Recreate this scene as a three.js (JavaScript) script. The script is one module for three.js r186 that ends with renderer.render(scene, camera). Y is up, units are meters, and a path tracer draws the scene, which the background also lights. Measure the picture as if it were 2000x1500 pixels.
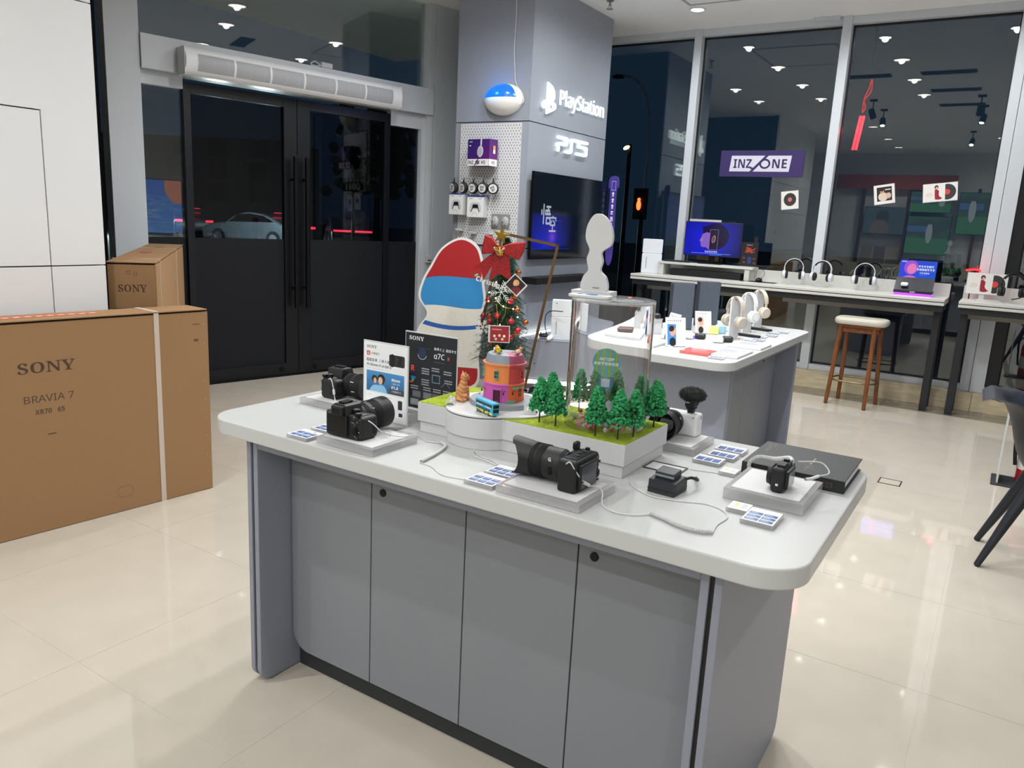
import * as THREE from 'three';
import { RoundedBoxGeometry } from 'three/addons/geometries/RoundedBoxGeometry.js';
import { TextGeometry } from 'three/addons/geometries/TextGeometry.js';
import { FontLoader } from 'three/addons/loaders/FontLoader.js';
import { mergeGeometries, mergeVertices, toCreasedNormals } from 'three/addons/utils/BufferGeometryUtils.js';
import { MarchingCubes } from 'three/addons/objects/MarchingCubes.js';
import { RectAreaLightUniformsLib } from 'three/addons/lights/RectAreaLightUniformsLib.js';

// ---------------------------------------------------------------- camera, sky, light, exposure
const scene = new THREE.Scene();
const renderer = new THREE.WebGLRenderer({ antialias: true });
renderer.toneMapping = THREE.LinearToneMapping;
renderer.toneMappingExposure = 1.0;
renderer.shadowMap.enabled = true;
RectAreaLightUniformsLib.init();
const camera = new THREE.PerspectiveCamera(52.74, 4 / 3, 0.05, 200);
camera.rotation.order = 'YXZ';
camera.rotation.set(-0.20867669, 0.5638916, 0.05041561);
camera.position.set(0, 1.5, 0);
scene.background = new THREE.Color().setRGB(0.008, 0.018, 0.036);

// ---------------------------------------------------------------- helpers
let seed = 7;
const rnd = () => { seed = (seed * 1664525 + 1013904223) >>> 0; return seed / 4294967296; };
const rr = (a, b) => a + (b - a) * rnd();
const C = (h) => new THREE.Color(h);
const LC = (r, g, b) => new THREE.Color().setRGB(r, g, b);
const mat = (color, roughness = 0.5, o = {}) => new THREE.MeshPhysicalMaterial({ color: typeof color === 'number' || typeof color === 'string' ? C(color) : color, roughness, ...o });
const V3 = (x, y, z) => new THREE.Vector3(x, y, z);
function norm(g) {
  let q = g.index ? g.toNonIndexed() : g;
  for (const k of Object.keys(q.attributes)) if (!['position', 'normal', 'uv'].includes(k)) q.deleteAttribute(k);
  if (!q.attributes.normal) q.computeVertexNormals();
  if (!q.attributes.uv) q.setAttribute('uv', new THREE.BufferAttribute(new Float32Array(q.attributes.position.count * 2), 2));
  q.morphAttributes = {}; q.clearGroups?.();
  return q;
}
const merge = (gs) => { gs = gs.flat(9); return gs.length === 1 ? gs[0] : mergeGeometries(gs.map(norm)); };
const at = (g, x = 0, y = 0, z = 0, rx = 0, ry = 0, rz = 0, s = null) => {
  if (s) g.scale(...(Array.isArray(s) ? s : [s, s, s]));
  g.applyMatrix4(new THREE.Matrix4().makeRotationFromEuler(new THREE.Euler(rx, ry, rz, 'YXZ'))); g.translate(x, y, z); return g;
};
const B = (x0, x1, y0, y1, z0, z1, r = 0, seg = 2) => {
  const w = Math.abs(x1 - x0), h = Math.abs(y1 - y0), d = Math.abs(z1 - z0);
  const g = r > 0 ? new RoundedBoxGeometry(w, h, d, seg, Math.min(r, w / 2.01, h / 2.01, d / 2.01)) : new THREE.BoxGeometry(w, h, d);
  return g.translate((x0 + x1) / 2, (y0 + y1) / 2, (z0 + z1) / 2);
};
const cyl = (r0, r1, h, seg = 24, open = false) => new THREE.CylinderGeometry(r0, r1, h, seg, 1, open);
const sph = (r, a = 20, b = 14) => new THREE.SphereGeometry(r, a, b);
const lathe = (pts, seg = 32) => new THREE.LatheGeometry(pts.map((p) => new THREE.Vector2(p[0], p[1])), seg);
const tube = (pts, r, n = 40, k = 8, closed = false) => new THREE.TubeGeometry(new THREE.CatmullRomCurve3(pts.map((p) => V3(...p)), closed), n, r, k, closed);
const poly = (pts) => { const s = new THREE.Shape(); pts.forEach((p, i) => (i ? s.lineTo(p[0], p[1]) : s.moveTo(p[0], p[1]))); s.closePath(); return s; };
const rrect = (w, h, r, x = -w / 2, y = -h / 2) => {
  const s = new THREE.Shape(), q = Array.isArray(r) ? r : [r, r, r, r]; // bl br tr tl
  s.moveTo(x + q[0], y); s.lineTo(x + w - q[1], y); if (q[1]) s.absarc(x + w - q[1], y + q[1], q[1], -Math.PI / 2, 0);
  s.lineTo(x + w, y + h - q[2]); if (q[2]) s.absarc(x + w - q[2], y + h - q[2], q[2], 0, Math.PI / 2);
  s.lineTo(x + q[3], y + h); if (q[3]) s.absarc(x + q[3], y + h - q[3], q[3], Math.PI / 2, Math.PI);
  s.lineTo(x, y + q[0]); if (q[0]) s.absarc(x + q[0], y + q[0], q[0], Math.PI, Math.PI * 1.5); return s;
};
const ext = (shape, depth, bevel = 0, seg = 12) => {
  const g = new THREE.ExtrudeGeometry(shape, { depth: depth - 2 * bevel, bevelEnabled: bevel > 0, bevelThickness: bevel, bevelSize: bevel, bevelOffset: -bevel, bevelSegments: 2, curveSegments: seg });
  if (bevel) g.translate(0, 0, bevel); return g;
};
// smooth closed outline through points
const blob = (pts, n = 120) => { const c = new THREE.CatmullRomCurve3(pts.map((p) => V3(p[0], p[1], 0)), true, 'catmullrom', 0.5); return poly(c.getPoints(n).slice(0, -1).map((p) => [p.x, p.y])); };
// polyline drawn as a flat bar of width w and depth d
function strokeGeo(pts, w, d) {
  const out = [];
  for (let i = 0; i + 1 < pts.length; i++) {
    const [a, b] = [pts[i], pts[i + 1]], dx = b[0] - a[0], dy = b[1] - a[1], L = Math.hypot(dx, dy);
    out.push(at(new THREE.BoxGeometry(L, w, d), (a[0] + b[0]) / 2, (a[1] + b[1]) / 2, 0, 0, 0, Math.atan2(dy, dx)));
  }
  for (const p of pts) out.push(at(cyl(w / 2, w / 2, d, 12), p[0], p[1], 0, Math.PI / 2));
  return out;
}
const taken = new Map();
const numbered = (n) => { const k = taken.get(n) || 0; taken.set(n, k + 1); return k ? n + '_' + String(k).padStart(3, '0') : n; };
const shade = (o) => { o.castShadow = true; o.receiveShadow = true; return o; };
function part(name, geos, m, parent, label) {
  const o = shade(new THREE.Mesh(merge([geos]), m)); o.name = name; if (label) o.userData.label = label; parent.add(o); return o;
}
function thing(name, label, category, pos = [0, 0, 0], turn = 0, group = null) {
  const o = new THREE.Group(); o.name = numbered(name); o.position.set(...pos); o.rotation.y = turn; o.userData = { label, category };
  if (group) o.userData.group = group; scene.add(o); return o;
}
function single(name, label, category, geos, m, pos = [0, 0, 0], turn = 0, group = null) {
  const o = shade(new THREE.Mesh(merge([geos]), m)); o.name = numbered(name); o.position.set(...pos); o.rotation.y = turn; o.userData = { label, category };
  if (group) o.userData.group = group; scene.add(o); return o;
}
function copyOf(src, label, pos, turn) {
  const c = src.clone(); c.name = numbered(src.name.replace(/_\d{3}$/, '')); c.userData = { ...src.userData, label }; c.position.set(...pos); if (turn !== undefined) c.rotation.y = turn; scene.add(c); return c;
}
function structG(name, label, pos = [0, 0, 0], turn = 0) { const o = new THREE.Group(); o.name = name; o.position.set(...pos); o.rotation.y = turn; o.userData = { kind: 'structure', label }; scene.add(o); return o; }
function struct(name, label, geos, m, pos = [0, 0, 0], turn = 0) { const o = shade(new THREE.Mesh(merge([geos]), m)); o.name = name; o.position.set(...pos); o.rotation.y = turn; o.userData = { kind: 'structure', label }; scene.add(o); return o; }

// canvas prints
function canvas(w, h, fn) {
  const c = document.createElement('canvas'); c.width = w; c.height = h; const g = c.getContext('2d'); fn(g, w, h);
  const t = new THREE.CanvasTexture(c); t.colorSpace = THREE.SRGBColorSpace; t.anisotropy = 8; return t;
}
const printMat = (t, rough = 0.45, o = {}) => new THREE.MeshPhysicalMaterial({ map: t, roughness: rough, ...o });
const screenMat = (t, k) => new THREE.MeshPhysicalMaterial({ color: 0x050507, roughness: 0.12, emissive: 0xffffff, emissiveMap: t, emissiveIntensity: k });
const plane = (w, h) => new THREE.PlaneGeometry(w, h);
// colour maps with a fine grain and coarse cloud (matter only)
function grain(w, h, base, amp, coarse, fn) {
  const d = new Uint8Array(w * h * 4), N = 9, cell = [];
  for (let i = 0; i < N * N; i++) cell.push(rr(-1, 1));
  for (let y = 0; y < h; y++) for (let x = 0; x < w; x++) {
    const u = x / w * N, v = y / h * N, i = Math.floor(u), j = Math.floor(v), a = u - i, b = v - j, s = (t) => t * t * (3 - 2 * t), A = s(a), Bb = s(b);
    const c = (p, q) => cell[(p % N) + (q % N) * N];
    const n = (c(i, j) * (1 - A) + c(i + 1, j) * A) * (1 - Bb) + (c(i, j + 1) * (1 - A) + c(i + 1, j + 1) * A) * Bb;
    const k = 1 + amp * rr(-1, 1) + coarse * n + (fn ? fn(x / w, y / h) : 0), o = (y * w + x) * 4;
    for (let e = 0; e < 3; e++) d[o + e] = Math.max(0, Math.min(255, base[e] * k)); d[o + 3] = 255;
  }
  const t = new THREE.DataTexture(d, w, h); t.magFilter = THREE.LinearFilter; t.minFilter = THREE.LinearMipmapLinearFilter; t.generateMipmaps = true; t.wrapS = t.wrapT = THREE.RepeatWrapping; t.colorSpace = THREE.SRGBColorSpace; t.needsUpdate = true; return t;
}
// stroke glyphs on a 10 x 10 grid (pairs of digits, A = 10)
const GLY = {
  高: '5052 1292 3373753533 1A16969A 3767693937', 帧: '08034348 202A 7073 7191 58539398 7578 785A 789A', 率: '5051 1191 5142 4262 6244 4464 2334 8374 2645 8665 1797 575A',
  视: '2031 0343 4307 253A 5156 519196 7376 765A 76797A9A98', 频: '2024 2242 0444 2427 1518 4548 480A 5191 58539398 7578 785A 789A', 拍: '0343 202A19 0745 7062 52929A5A52 5696',
  摄: '0343 202A19 0745 5191 6165 8166 6383 5595 5777 775A 587A 8797 978A 889A', 超: '0141 2024 0444 2428 2646 1508 181A9A 5191 9194 7155 5696995956', 越: '0141 2024 0444 2428 2646 1508 181A9A 5292 5257 7099 9468',
  经: '2003 0343 4307 0747 0949 5191 9153 7395 5696 767A 5A9A', 典: '2127 218187 4047 6067 2484 0797 371A 679A', 人: '50541A 549A', 像: '3005 232A 6042 6181 8173 4393954543 6567685A 6746 6849 859A',
  大: '1393 50541A 549A', 师: '1118 30381A 5191 58539398 717A', 悟: '202A 0305 4344 5191 7164 5383 8385 4595 57979A5A57', 空: '5051 13119193 4325 6385 2686 565A 1A9A', 之: '5051 2282 8228 289A', 上: '505A 5484 1A9A',
  黑: '2181852521 5158 2383 1595 1898 0A1A 3A4A 6A7A 9A9A', 好: '2018 0343 4308 145A 5191 9173 737A6A 5595', 看: '6021 1292 1494 5016 3585 3A8A85 353A 3787', 家: '5051 13119193 2383 5315 54575A4A 5325 8468 689A',
};
const hv = (c) => (c === 'A' ? 10 : +c);
function cjk(g, str, x, y, s, lw = 0.1, color = null) {
  g.save(); if (color) g.strokeStyle = color; g.lineWidth = s * lw; g.lineJoin = 'round'; g.lineCap = 'round';
  for (const ch of str) {
    if (ch === ' ') { x += s * 0.5; continue; }
    let src = GLY[ch];
    if (!src) { src = ''; const k = ['0292 505A 1595 2A8A', '11919A1A11 1595 515A', '1292 2583 1898 5158', '202A 0343 5191 5595 599A', '5052 1393 313A 717A 3777']; src = k[Math.floor(rnd() * k.length)]; }
    for (const st of src.split(' ')) { g.beginPath(); for (let i = 0; i + 1 < st.length; i += 2) { const px = x + hv(st[i]) * s * 0.092, py = y + hv(st[i + 1]) * s * 0.09; i ? g.lineTo(px, py) : g.moveTo(px, py); } g.stroke(); }
    x += s * 1.08;
  }
  g.restore(); return x;
}
const T = (g, s, x, y, px, color, font = 'sans-serif', w = 'bold', align = 'left', sx = 1) => { g.save(); g.translate(x, y); g.scale(sx, 1); g.fillStyle = color; g.font = w + ' ' + px + 'px ' + font; g.textAlign = align; g.textBaseline = 'middle'; g.fillText(s, 0, 0); g.restore(); };
const RRc = (g, x, y, w, h, r, c) => { g.fillStyle = c; g.beginPath(); g.roundRect(x, y, w, h, r); g.fill(); };
const loader = new FontLoader();
const fReg = await loader.loadAsync('fonts/droid/droid_sans_regular.typeface.json');
const fBold = await loader.loadAsync('fonts/droid/droid_sans_bold.typeface.json');

// ---------------------------------------------------------------- materials
const M = {
  white: mat(LC(0.6, 0.605, 0.61), 0.35), whitePanel: mat(LC(0.84, 0.85, 0.87), 0.45), ceil: mat(LC(0.92, 0.925, 0.92), 0.9),
  greyPanel: mat(LC(0.243, 0.263, 0.318), 0.42), greyDoor: mat(LC(0.215, 0.228, 0.252), 0.45), steel: mat(LC(0.6, 0.64, 0.68), 0.38), pillar: mat(LC(0.31, 0.34, 0.395), 0.5),
  counter: mat(LC(0.5, 0.51, 0.505), 0.3), black: mat(0x0b0c0e, 0.5), blackGloss: mat(0x07080a, 0.12), darkFrame: mat(0x0a0d14, 0.35), rubber: mat(0x0c0d0f, 0.7), blackMetal: mat(0x15171b, 0.35, { metalness: 0.6 }),
  camBody: mat(0x0e1012, 0.55), camGrip: mat(0x0b0c0d, 0.8), lensGlass: mat(0x04060c, 0.03, { clearcoat: 1 }), chrome: mat(0xc8c8c8, 0.18, { metalness: 1 }), silver: mat(0x9a9c9f, 0.35, { metalness: 0.8 }),
  acrylic: mat(LC(0.78, 0.775, 0.79), 0.05, { transmission: 0.62, thickness: 0, ior: 1.49 }), sheet: mat(0xffffff, 0.03, { transmission: 1, thickness: 0, ior: 1.49 }),
  paper: mat(LC(0.6, 0.6, 0.61), 0.8), cord: mat(LC(0.62, 0.62, 0.62), 0.5), cardboard: null, glass: mat(0xf2f8f5, 0.0, { transmission: 1, thickness: 0, ior: 1.75 }), tint: mat(LC(0.42, 0.45, 0.5), 0.0, { transmission: 1, thickness: 0, ior: 1.42 }), frost: mat(LC(0.01, 0.0113, 0.0145), 0.55, { specularIntensity: 0.4 }),
};
// ---------------------------------------------------------------- ceiling lights
const lampRing = mat(0xdedfdd, 0.5), lampGlow = new THREE.MeshStandardMaterial({ color: 0x111111, emissive: LC(1, 0.94, 0.80), emissiveIntensity: 9 }), lampGlowCool = new THREE.MeshStandardMaterial({ color: 0x111111, emissive: LC(1, 0.98, 0.94), emissiveIntensity: 14 });
const HC = 3.5, WARM = LC(0.99, 1, 0.995), COOL = LC(0.98, 1, 1.02);
function downlight(x, z, r, I, label, cool = false) {
  const t = thing('ceiling_downlight', label, 'downlight', [x, HC, z], 0, 'recessed ceiling downlights');
  part('trim_ring', lathe([[r, -0.012], [r * 1.22, -0.004], [r * 1.24, 0], [r, 0]], 28), lampRing, t);
  part('lens', at(cyl(r, r, 0.004, 28), 0, -0.004, 0), cool ? lampGlowCool : lampGlow, t);
  const s = new THREE.SpotLight(cool ? COOL : WARM, I, 0, 1.45, 0.85, 2);
  s.position.set(0, -0.02, 0); s.target.position.set(0, -3, 0); s.castShadow = true; s.shadow.radius = 1.5; t.add(s, s.target);
}
const K = 1.13;
for (const x of [-2.83, -1.45]) for (const z of [-6.23, -4.95, -3.76]) downlight(x, z, 0.085, (z < -6 ? 5 : 8) * K, `warm recessed downlight above ${z < -6 ? 'the stool by the window' : z < -4.5 ? 'the far display table' : 'the gap between the two display tables'}, ${x < -2 ? 'row nearer the doors' : 'row nearer the shop'}`);
for (const [x, z] of [[-3.78, -4.85], [-3.76, -3.73]]) downlight(x, z, 0.085, 4.5 * K, z < -4 ? 'warm recessed downlight in front of the entrance doors, nearer the window' : 'warm recessed downlight in front of the entrance doors, nearer the white wall');
downlight(-2.85, -7.4, 0.06, 4.2 * K, 'small bright recessed downlight on the white ceiling beside the windows', true);
for (const [x, w] of [[-4.14, 'behind the grey pillar'], [-1.47, 'over the middle of the window counter'], [-0.33, 'over the right end of the window counter']]) downlight(x, -7.38, 0.06, 4.2 * K, `small bright recessed downlight close to the glass, ${w}`, true);
for (const [x, z, I] of [[0.0, -5.0, 2], [1.4, -6.2, 3], [1.4, -3.7, 2.5], [1.4, -1.2, 4.5], [-2.6, -0.4, 9], [-0.6, 1.6, 8.5], [1.4, 1.6, 8.5], [-2.6, 1.6, 8.5], [-0.6, 3.2, 8.5], [1.4, 3.2, 8.5], [-2.6, 3.2, 8.5]]) downlight(x, z, 0.085, I * K, 'warm recessed downlight over the shop floor outside the picture');
// track spots aimed at the front table
const spotBlack = mat(0x101113, 0.5);
function trackSpot(x, z, tx, ty, tz, I, label) {
  const t = thing('track_spotlight', label, 'spotlight', [x, HC, z], 0, 'black spotlights between the two tables');
  const d = V3(tx - x, ty - HC + 0.2, tz - z).normalize();
  part('mount', [B(-0.05, 0.05, -0.03, 0, -0.02, 0.02), at(cyl(0.008, 0.008, 0.12, 10), 0, -0.08, 0)], spotBlack, t);
  const q = new THREE.Quaternion().setFromUnitVectors(V3(0, -1, 0), d), g = lathe([[0, 0.07], [0.036, 0.07], [0.042, 0.05], [0.045, -0.07], [0.04, -0.07], [0.038, -0.055]], 22); g.applyQuaternion(q); g.translate(0, -0.2, 0);
  part('head', g, spotBlack, t);
  const l = cyl(0.036, 0.036, 0.006, 22); l.translate(0, -0.058, 0); l.applyQuaternion(q); l.translate(0, -0.2, 0); part('lens', l, lampGlowCool, t);
  const s = new THREE.SpotLight(COOL, I, 0, 0.62, 0.7, 2); s.position.set(d.x * 0.08, -0.2 + d.y * 0.08, d.z * 0.08); s.target.position.set(d.x * 3, -0.2 + d.y * 3, d.z * 3); s.castShadow = true; s.shadow.radius = 1.6; t.add(s, s.target);
}
trackSpot(-2.14, -3.47, -1.35, 0.9, -1.95, 5.5 * K, 'black ceiling spotlight nearest the doors, between the two tables');
trackSpot(-2.13, -2.49, -1.7, 0.5, -3.9, 11 * K, 'black ceiling spotlight over the left of the camera table');
trackSpot(-0.75, -3.53, -0.9, 0.9, -1.9, 3.2 * K, 'black ceiling spotlight behind the right of the camera table');
trackSpot(-0.75, -2.6, -1.2, 0.5, -3.9, 11 * K, 'black ceiling spotlight over the right of the camera table');
trackSpot(-1.03, 0.5, -1.15, 0.6, -1.5, 4 * K, 'black ceiling spotlight behind the photographer, aimed at the table front');

// ---------------------------------------------------------------- floor
const floorTex = grain(512, 512, [188, 180, 167], 0.008, 0.012, (u, v) => 0.006 * Math.sin(9 * u + 5 * Math.sin(3 * v + 2 * u)) * Math.sin(4 * v + 1.3));
const floorMats = [0, 0.33, 0.61].map((o) => { const t = floorTex.clone(); t.offset.set(o, o * 1.7); t.needsUpdate = true; return new THREE.MeshPhysicalMaterial({ map: t, roughness: 0.035, ior: 1.52 }); });
const floor = structG('floor', 'polished cream porcelain floor tiles with thin joints');
part('grout_bed', B(-7.4, 4.4, -0.12, -0.0008, -8.06, 4.8), mat(LC(0.5, 0.46, 0.4), 0.8), floor);
const TX = 0.7838, TZ = 0.785, wallX = (z) => -5.583 + 0.2222 * (-4.067 - z);
const tileG = B(-TX / 2 + 0.001, TX / 2 - 0.001, -0.012, 0, -TZ / 2 + 0.001, TZ / 2 - 0.001), tileEnd = B(-TX / 2 + 0.0012, TX / 2 - 0.0012, -0.012, 0, -0.1075, 0.1075), bordG = B(-TX / 2 + 0.001, TX / 2 - 0.001, -0.012, 0, -0.1725, 0.1725);
const bordM = new THREE.MeshPhysicalMaterial({ map: grain(256, 256, [128, 121, 109], 0.03, 0.08), roughness: 0.16 });
for (let i = -9; i < 6; i++) for (let k = -8; k <= 9; k++) {
  const x = -0.05 + TX * (i + 0.5), z = -1.203 - TZ * (k - 0.5);
  if (x < -4.3 && z > -1.6 && z < 0.2) continue; if (x < -6.9) continue;
  if (k < 9 && (z < -7.5 || (z < 0 && x < wallX(z) - 0.55))) continue;
  if (k === 9 && (x < -4.9)) continue;
  const o = part('tile', k === 9 ? tileEnd : tileG, floorMats[(i * 7 + k * 3 + 100) % 3], floor); o.position.set(x, 0, k === 9 ? -7.593 : z);
  if (k === 9) { const b = part('border_tile', bordG, bordM, floor); b.position.set(x, 0, -7.876); }
}
// floor socket
{ const t = thing('floor_socket', 'thin dark rectangular outline of a floor socket in the tiles', 'floor socket', [-0.462, 0.0004, -5.245]); part('frame', [B(-0.065, 0.065, 0, 0.002, 0.055, 0.064), B(-0.065, 0.065, 0, 0.002, -0.064, -0.055), B(-0.065, -0.058, 0, 0.002, -0.056, 0.056), B(0.058, 0.065, 0, 0.002, -0.056, 0.056)], mat(0x2c2925, 0.6), t); part('lid', B(-0.057, 0.057, 0, 0.0012, -0.054, 0.054), floorMats[0], t); }

// ---------------------------------------------------------------- ceiling and shell
struct('ceiling', 'white plaster ceiling', B(-7.4, 4.4, HC, HC + 0.15, -8.4, 4.8), M.ceil);
{ const t = thing('ceiling_hatch', 'white access panel set in the ceiling near the window', 'hatch', [-2.42, HC, -6.72]); part('frame', [B(-0.46, 0.46, -0.006, 0, 0.5, 0.52), B(-0.46, 0.46, -0.006, 0, -0.54, -0.52), B(-0.46, -0.44, -0.006, 0, -0.52, 0.5), B(0.44, 0.46, -0.006, 0, -0.52, 0.5)], mat(LC(0.45, 0.45, 0.45), 0.6), t); part('panel', B(-0.43, 0.43, -0.004, 0, -0.51, 0.49), M.ceil, t); }
{ const t = thing('sprinkler', 'small steel sprinkler hanging from the ceiling beside the grey pillar', 'sprinkler', [-3.47, HC, -6.83]); part('escutcheon', at(cyl(0.03, 0.034, 0.012, 18), 0, -0.006, 0), M.silver, t); part('stem', [at(cyl(0.009, 0.012, 0.045, 12), 0, -0.03, 0), at(tube([[0, -0.045, 0], [0.014, -0.06, 0], [0.008, -0.078, 0]], 0.003, 12, 6)), at(tube([[0, -0.045, 0], [-0.014, -0.06, 0], [-0.008, -0.078, 0]], 0.003, 12, 6))], M.silver, t); part('deflector', at(cyl(0.032, 0.028, 0.004, 18), 0, -0.08, 0), M.silver, t); }
for (const [x, z, w] of [[-1.04, -5.35, 'nearest the window'], [-1.04, -4.07, 'in the middle of the row'], [-1.04, -2.75, 'nearest the camera table'], [-1.97, -5.33, 'beside the row of downlights']]) {
  const t = thing('ceiling_vent', `dark slotted air vent in the ceiling, ${w}`, 'vent', [x, HC, z], 0, 'ceiling vents'); part('frame', B(-0.3, 0.3, -0.01, 0, -0.09, 0.09, 0.004), mat(0x3a3d3f, 0.6), t); for (let k = 0; k < 5; k++) part('slat', B(-0.28, 0.28, -0.018, -0.01, -0.07 + k * 0.033, -0.055 + k * 0.033), M.black, t);
}
const shell = mat(LC(0.8, 0.8, 0.8), 0.7);
struct('wall_back', 'plain light wall behind the photographer', B(-7.4, 4.4, 0, HC, 4.6, 4.8), shell);
struct('wall_right', 'plain light wall outside the picture on the right', B(4.2, 4.4, 0, HC, -8.4, 4.6), shell);
// white panelled wall on the left
{
  const w = structG('wall_left', 'white panelled display wall with thin joints behind the big carton');
  const x0 = -3.84, x1 = -3.80, g = 0.003;
  part('core', B(-6.9, -3.842, 0, HC, -2.08, 0.6), mat(0x14161a, 0.7), w);
  part('panel', B(x0, x1, 0, 1.181 - g, -2.176, -1.916 - g, 0.001), M.whitePanel, w); part('panel', B(x0, x1, 0, 1.181 - g, -1.916 + g, 0.6, 0.001), M.whitePanel, w);
  part('panel', B(x0, x1, 1.181 + g, 1.879 - g, -1.916 + g, 0.6, 0.001), M.whitePanel, w);
  const L = poly([[2.176, 1.184], [2.176, 2.382], [-0.6, 2.382], [-0.6, 1.882], [1.919, 1.882], [1.919, 1.184]]), e = new THREE.ExtrudeGeometry(L, { depth: 0.04, bevelEnabled: false }); e.rotateY(Math.PI / 2); e.translate(x0, 0, 0);
  part('panel', e, M.whitePanel, w); part('panel', B(x0, x1, 2.388, HC, -2.176, 0.6, 0.001), M.whitePanel, w);
  part('edge_strip', B(-3.91, -3.84, 0, HC, -2.174, -2.08), M.black, w);
}
{ const t = thing('wall_badge', 'small blue badge on the white wall at the left edge of the picture', 'badge', [-3.798, 1.52, -1.69]); part('disc', at(cyl(0.02, 0.02, 0.004, 24), 0, 0, 0, 0, 0, Math.PI / 2), mat(0x2f6fd0, 0.4), t); }
struct('wall_side', 'plain light side wall behind the white display wall', B(-7.4, -7.2, 0, HC, -2.2, 4.6), shell);
// window wall
const GZ = -8.22;
{
  const base = structG('baseboard_window', 'beige stone curb under the shop windows');
  const cm = ['cdbf9f', 'c9bc9d', 'c6b79a'].map((h) => new THREE.MeshPhysicalMaterial({ map: grain(256, 128, [parseInt(h.slice(0, 2), 16), parseInt(h.slice(2, 4), 16), parseInt(h.slice(4), 16)], 0.02, 0.06), roughness: 0.22 }));
  let x = -4.9, k = 0; for (const w of [0.79, 0.79, 0.79, 0.79, 0.79, 0.79, 0.79, 0.79, 0.79, 0.79, 0.79]) { part('curb_stone', B(x + 0.001, x + w - 0.001, 0, 0.17, -8.36, -8.05, 0.002, 1), cm[k++ % 3], base); x += w; }
  const mul = (n, x0, x1, l, z0 = -8.12) => struct(n, l, B(x0, x1, 0.17, HC, -8.3, z0, 0.004, 1), M.steel);
  mul('trim_1', -3.13, -3.05, 'grey metal window post nearest the pillar'); mul('trim_2', -1.70, -1.615, 'grey metal window post in the middle'); mul('trim_3', -0.275, -0.195, 'grey metal window post, left half of the wide column'); mul('trim_4', -0.192, -0.078, 'grey metal column beside the wide window post', -8.115);
  struct('trim_5', 'grey metal head rail over the windows', [B(-5.0, 4.2, 3.43, HC, -8.3, -8.14, 0.003, 1), B(-1.96, -1.72, 3.47, HC - 0.001, -8.14, -8.08, 0.003, 1)], M.steel); struct('trim_6', 'grey metal sill rail under the windows', B(-5.0, 4.2, 0.17, 0.225, -8.3, -8.14, 0.003, 1), M.steel);
  const pane = (n, x0, x1, l) => { const w = structG(n, l); for (const z of [GZ, GZ - 0.014]) { const o = part('pane', at(plane(x1 - x0, 3.205), (x0 + x1) / 2, 1.8275, z), M.glass, w); o.castShadow = false; } part('gasket', [B(x0, x0 + 0.012, 0.225, 3.43, GZ - 0.02, GZ + 0.012), B(x1 - 0.012, x1, 0.225, 3.43, GZ - 0.02, GZ + 0.012), B(x0, x1, 0.225, 0.24, GZ - 0.02, GZ + 0.012), B(x0, x1, 3.415, 3.43, GZ - 0.02, GZ + 0.012)], M.black, w); };
  pane('window_1', -5.0, -3.13, 'tall night window beside the grey pillar'); pane('window_2', -3.05, -1.7, 'tall night window with the purple sign'); pane('window_3', -1.615, -0.275, 'tall night window with record pictures'); pane('window_4', 0.02, 4.2, 'tall window at the right edge of the picture');
  struct('trim_7', 'dark blue door frame right of the window column', B(-0.078, 0.02, 0.0, HC, -8.3, -8.15, 0.003, 1), M.darkFrame);
}
// ---------------------------------------------------------------- entrance wall (own frame: x along the wall, z into the shop)
const DP = [-5.583, 0, -4.067], DR = Math.PI / 2 - 0.21840949;
const dst = (n, l, g, m) => struct(n, l, g, m, DP, DR);
dst('trim_8', 'wide grey steel column left of the entrance doors', [B(-0.712, -0.47, 0, HC, -0.14, 0.0, 0.003, 1)], M.steel);
dst('wall_entrance', 'dark wall beyond the steel column', B(-2.2, -0.72, 0, HC, -0.2, -0.15), mat(0x20242a, 0.6));
dst('trim_9', 'grey metal header box over the entrance doors', B(-0.468, 2.3, 2.47, 2.715, -0.2, 0.02, 0.003, 1), M.steel);
dst('trim_10', 'grey lintel strip over the left side pane', B(-0.468, -0.14, 2.37, 2.468, -0.12, -0.05), M.steel);
dst('trim_11', 'grey lintel strip over the right side pane', B(1.84, 2.2, 2.33, 2.468, -0.12, -0.05), M.steel);
dst('trim_12', 'grey steel post right of the entrance doors', [B(2.2, 2.25, 0, 2.468, -0.12, -0.04, 0.002, 1), B(2.25, 2.33, 0, HC, -0.14, -0.005, 0.003, 1), B(2.332, 2.62, 0, HC, -0.16, 0.0, 0.003, 1)], M.steel);
function dpane(n, l, x0, x1, y0, y1, film) {
  const w = structG(n, l, DP, DR); for (const z of [-0.09, -0.102]) part('pane', at(plane(x1 - x0, y1 - y0), (x0 + x1) / 2, (y0 + y1) / 2, z), film === 2 ? M.tint : M.glass, w).castShadow = false;
  if (film) part('frosted_film', B(x0, x1, y0, 1.23, -0.089, -0.087), M.frost, w);
}
dpane('window_5', 'dark fixed glass over the entrance header', -0.468, 2.25, 2.716, HC); dpane('window_6', 'narrow side pane left of the entrance doors', -0.468, -0.14, 0.02, 2.37, true); dpane('window_7', 'narrow side pane right of the entrance doors', 1.84, 2.2, 0.02, 2.33, 2); dpane('window_8', 'narrow glass strip between post and pillar', 2.63, 4.6, 0.02, HC);
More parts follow.
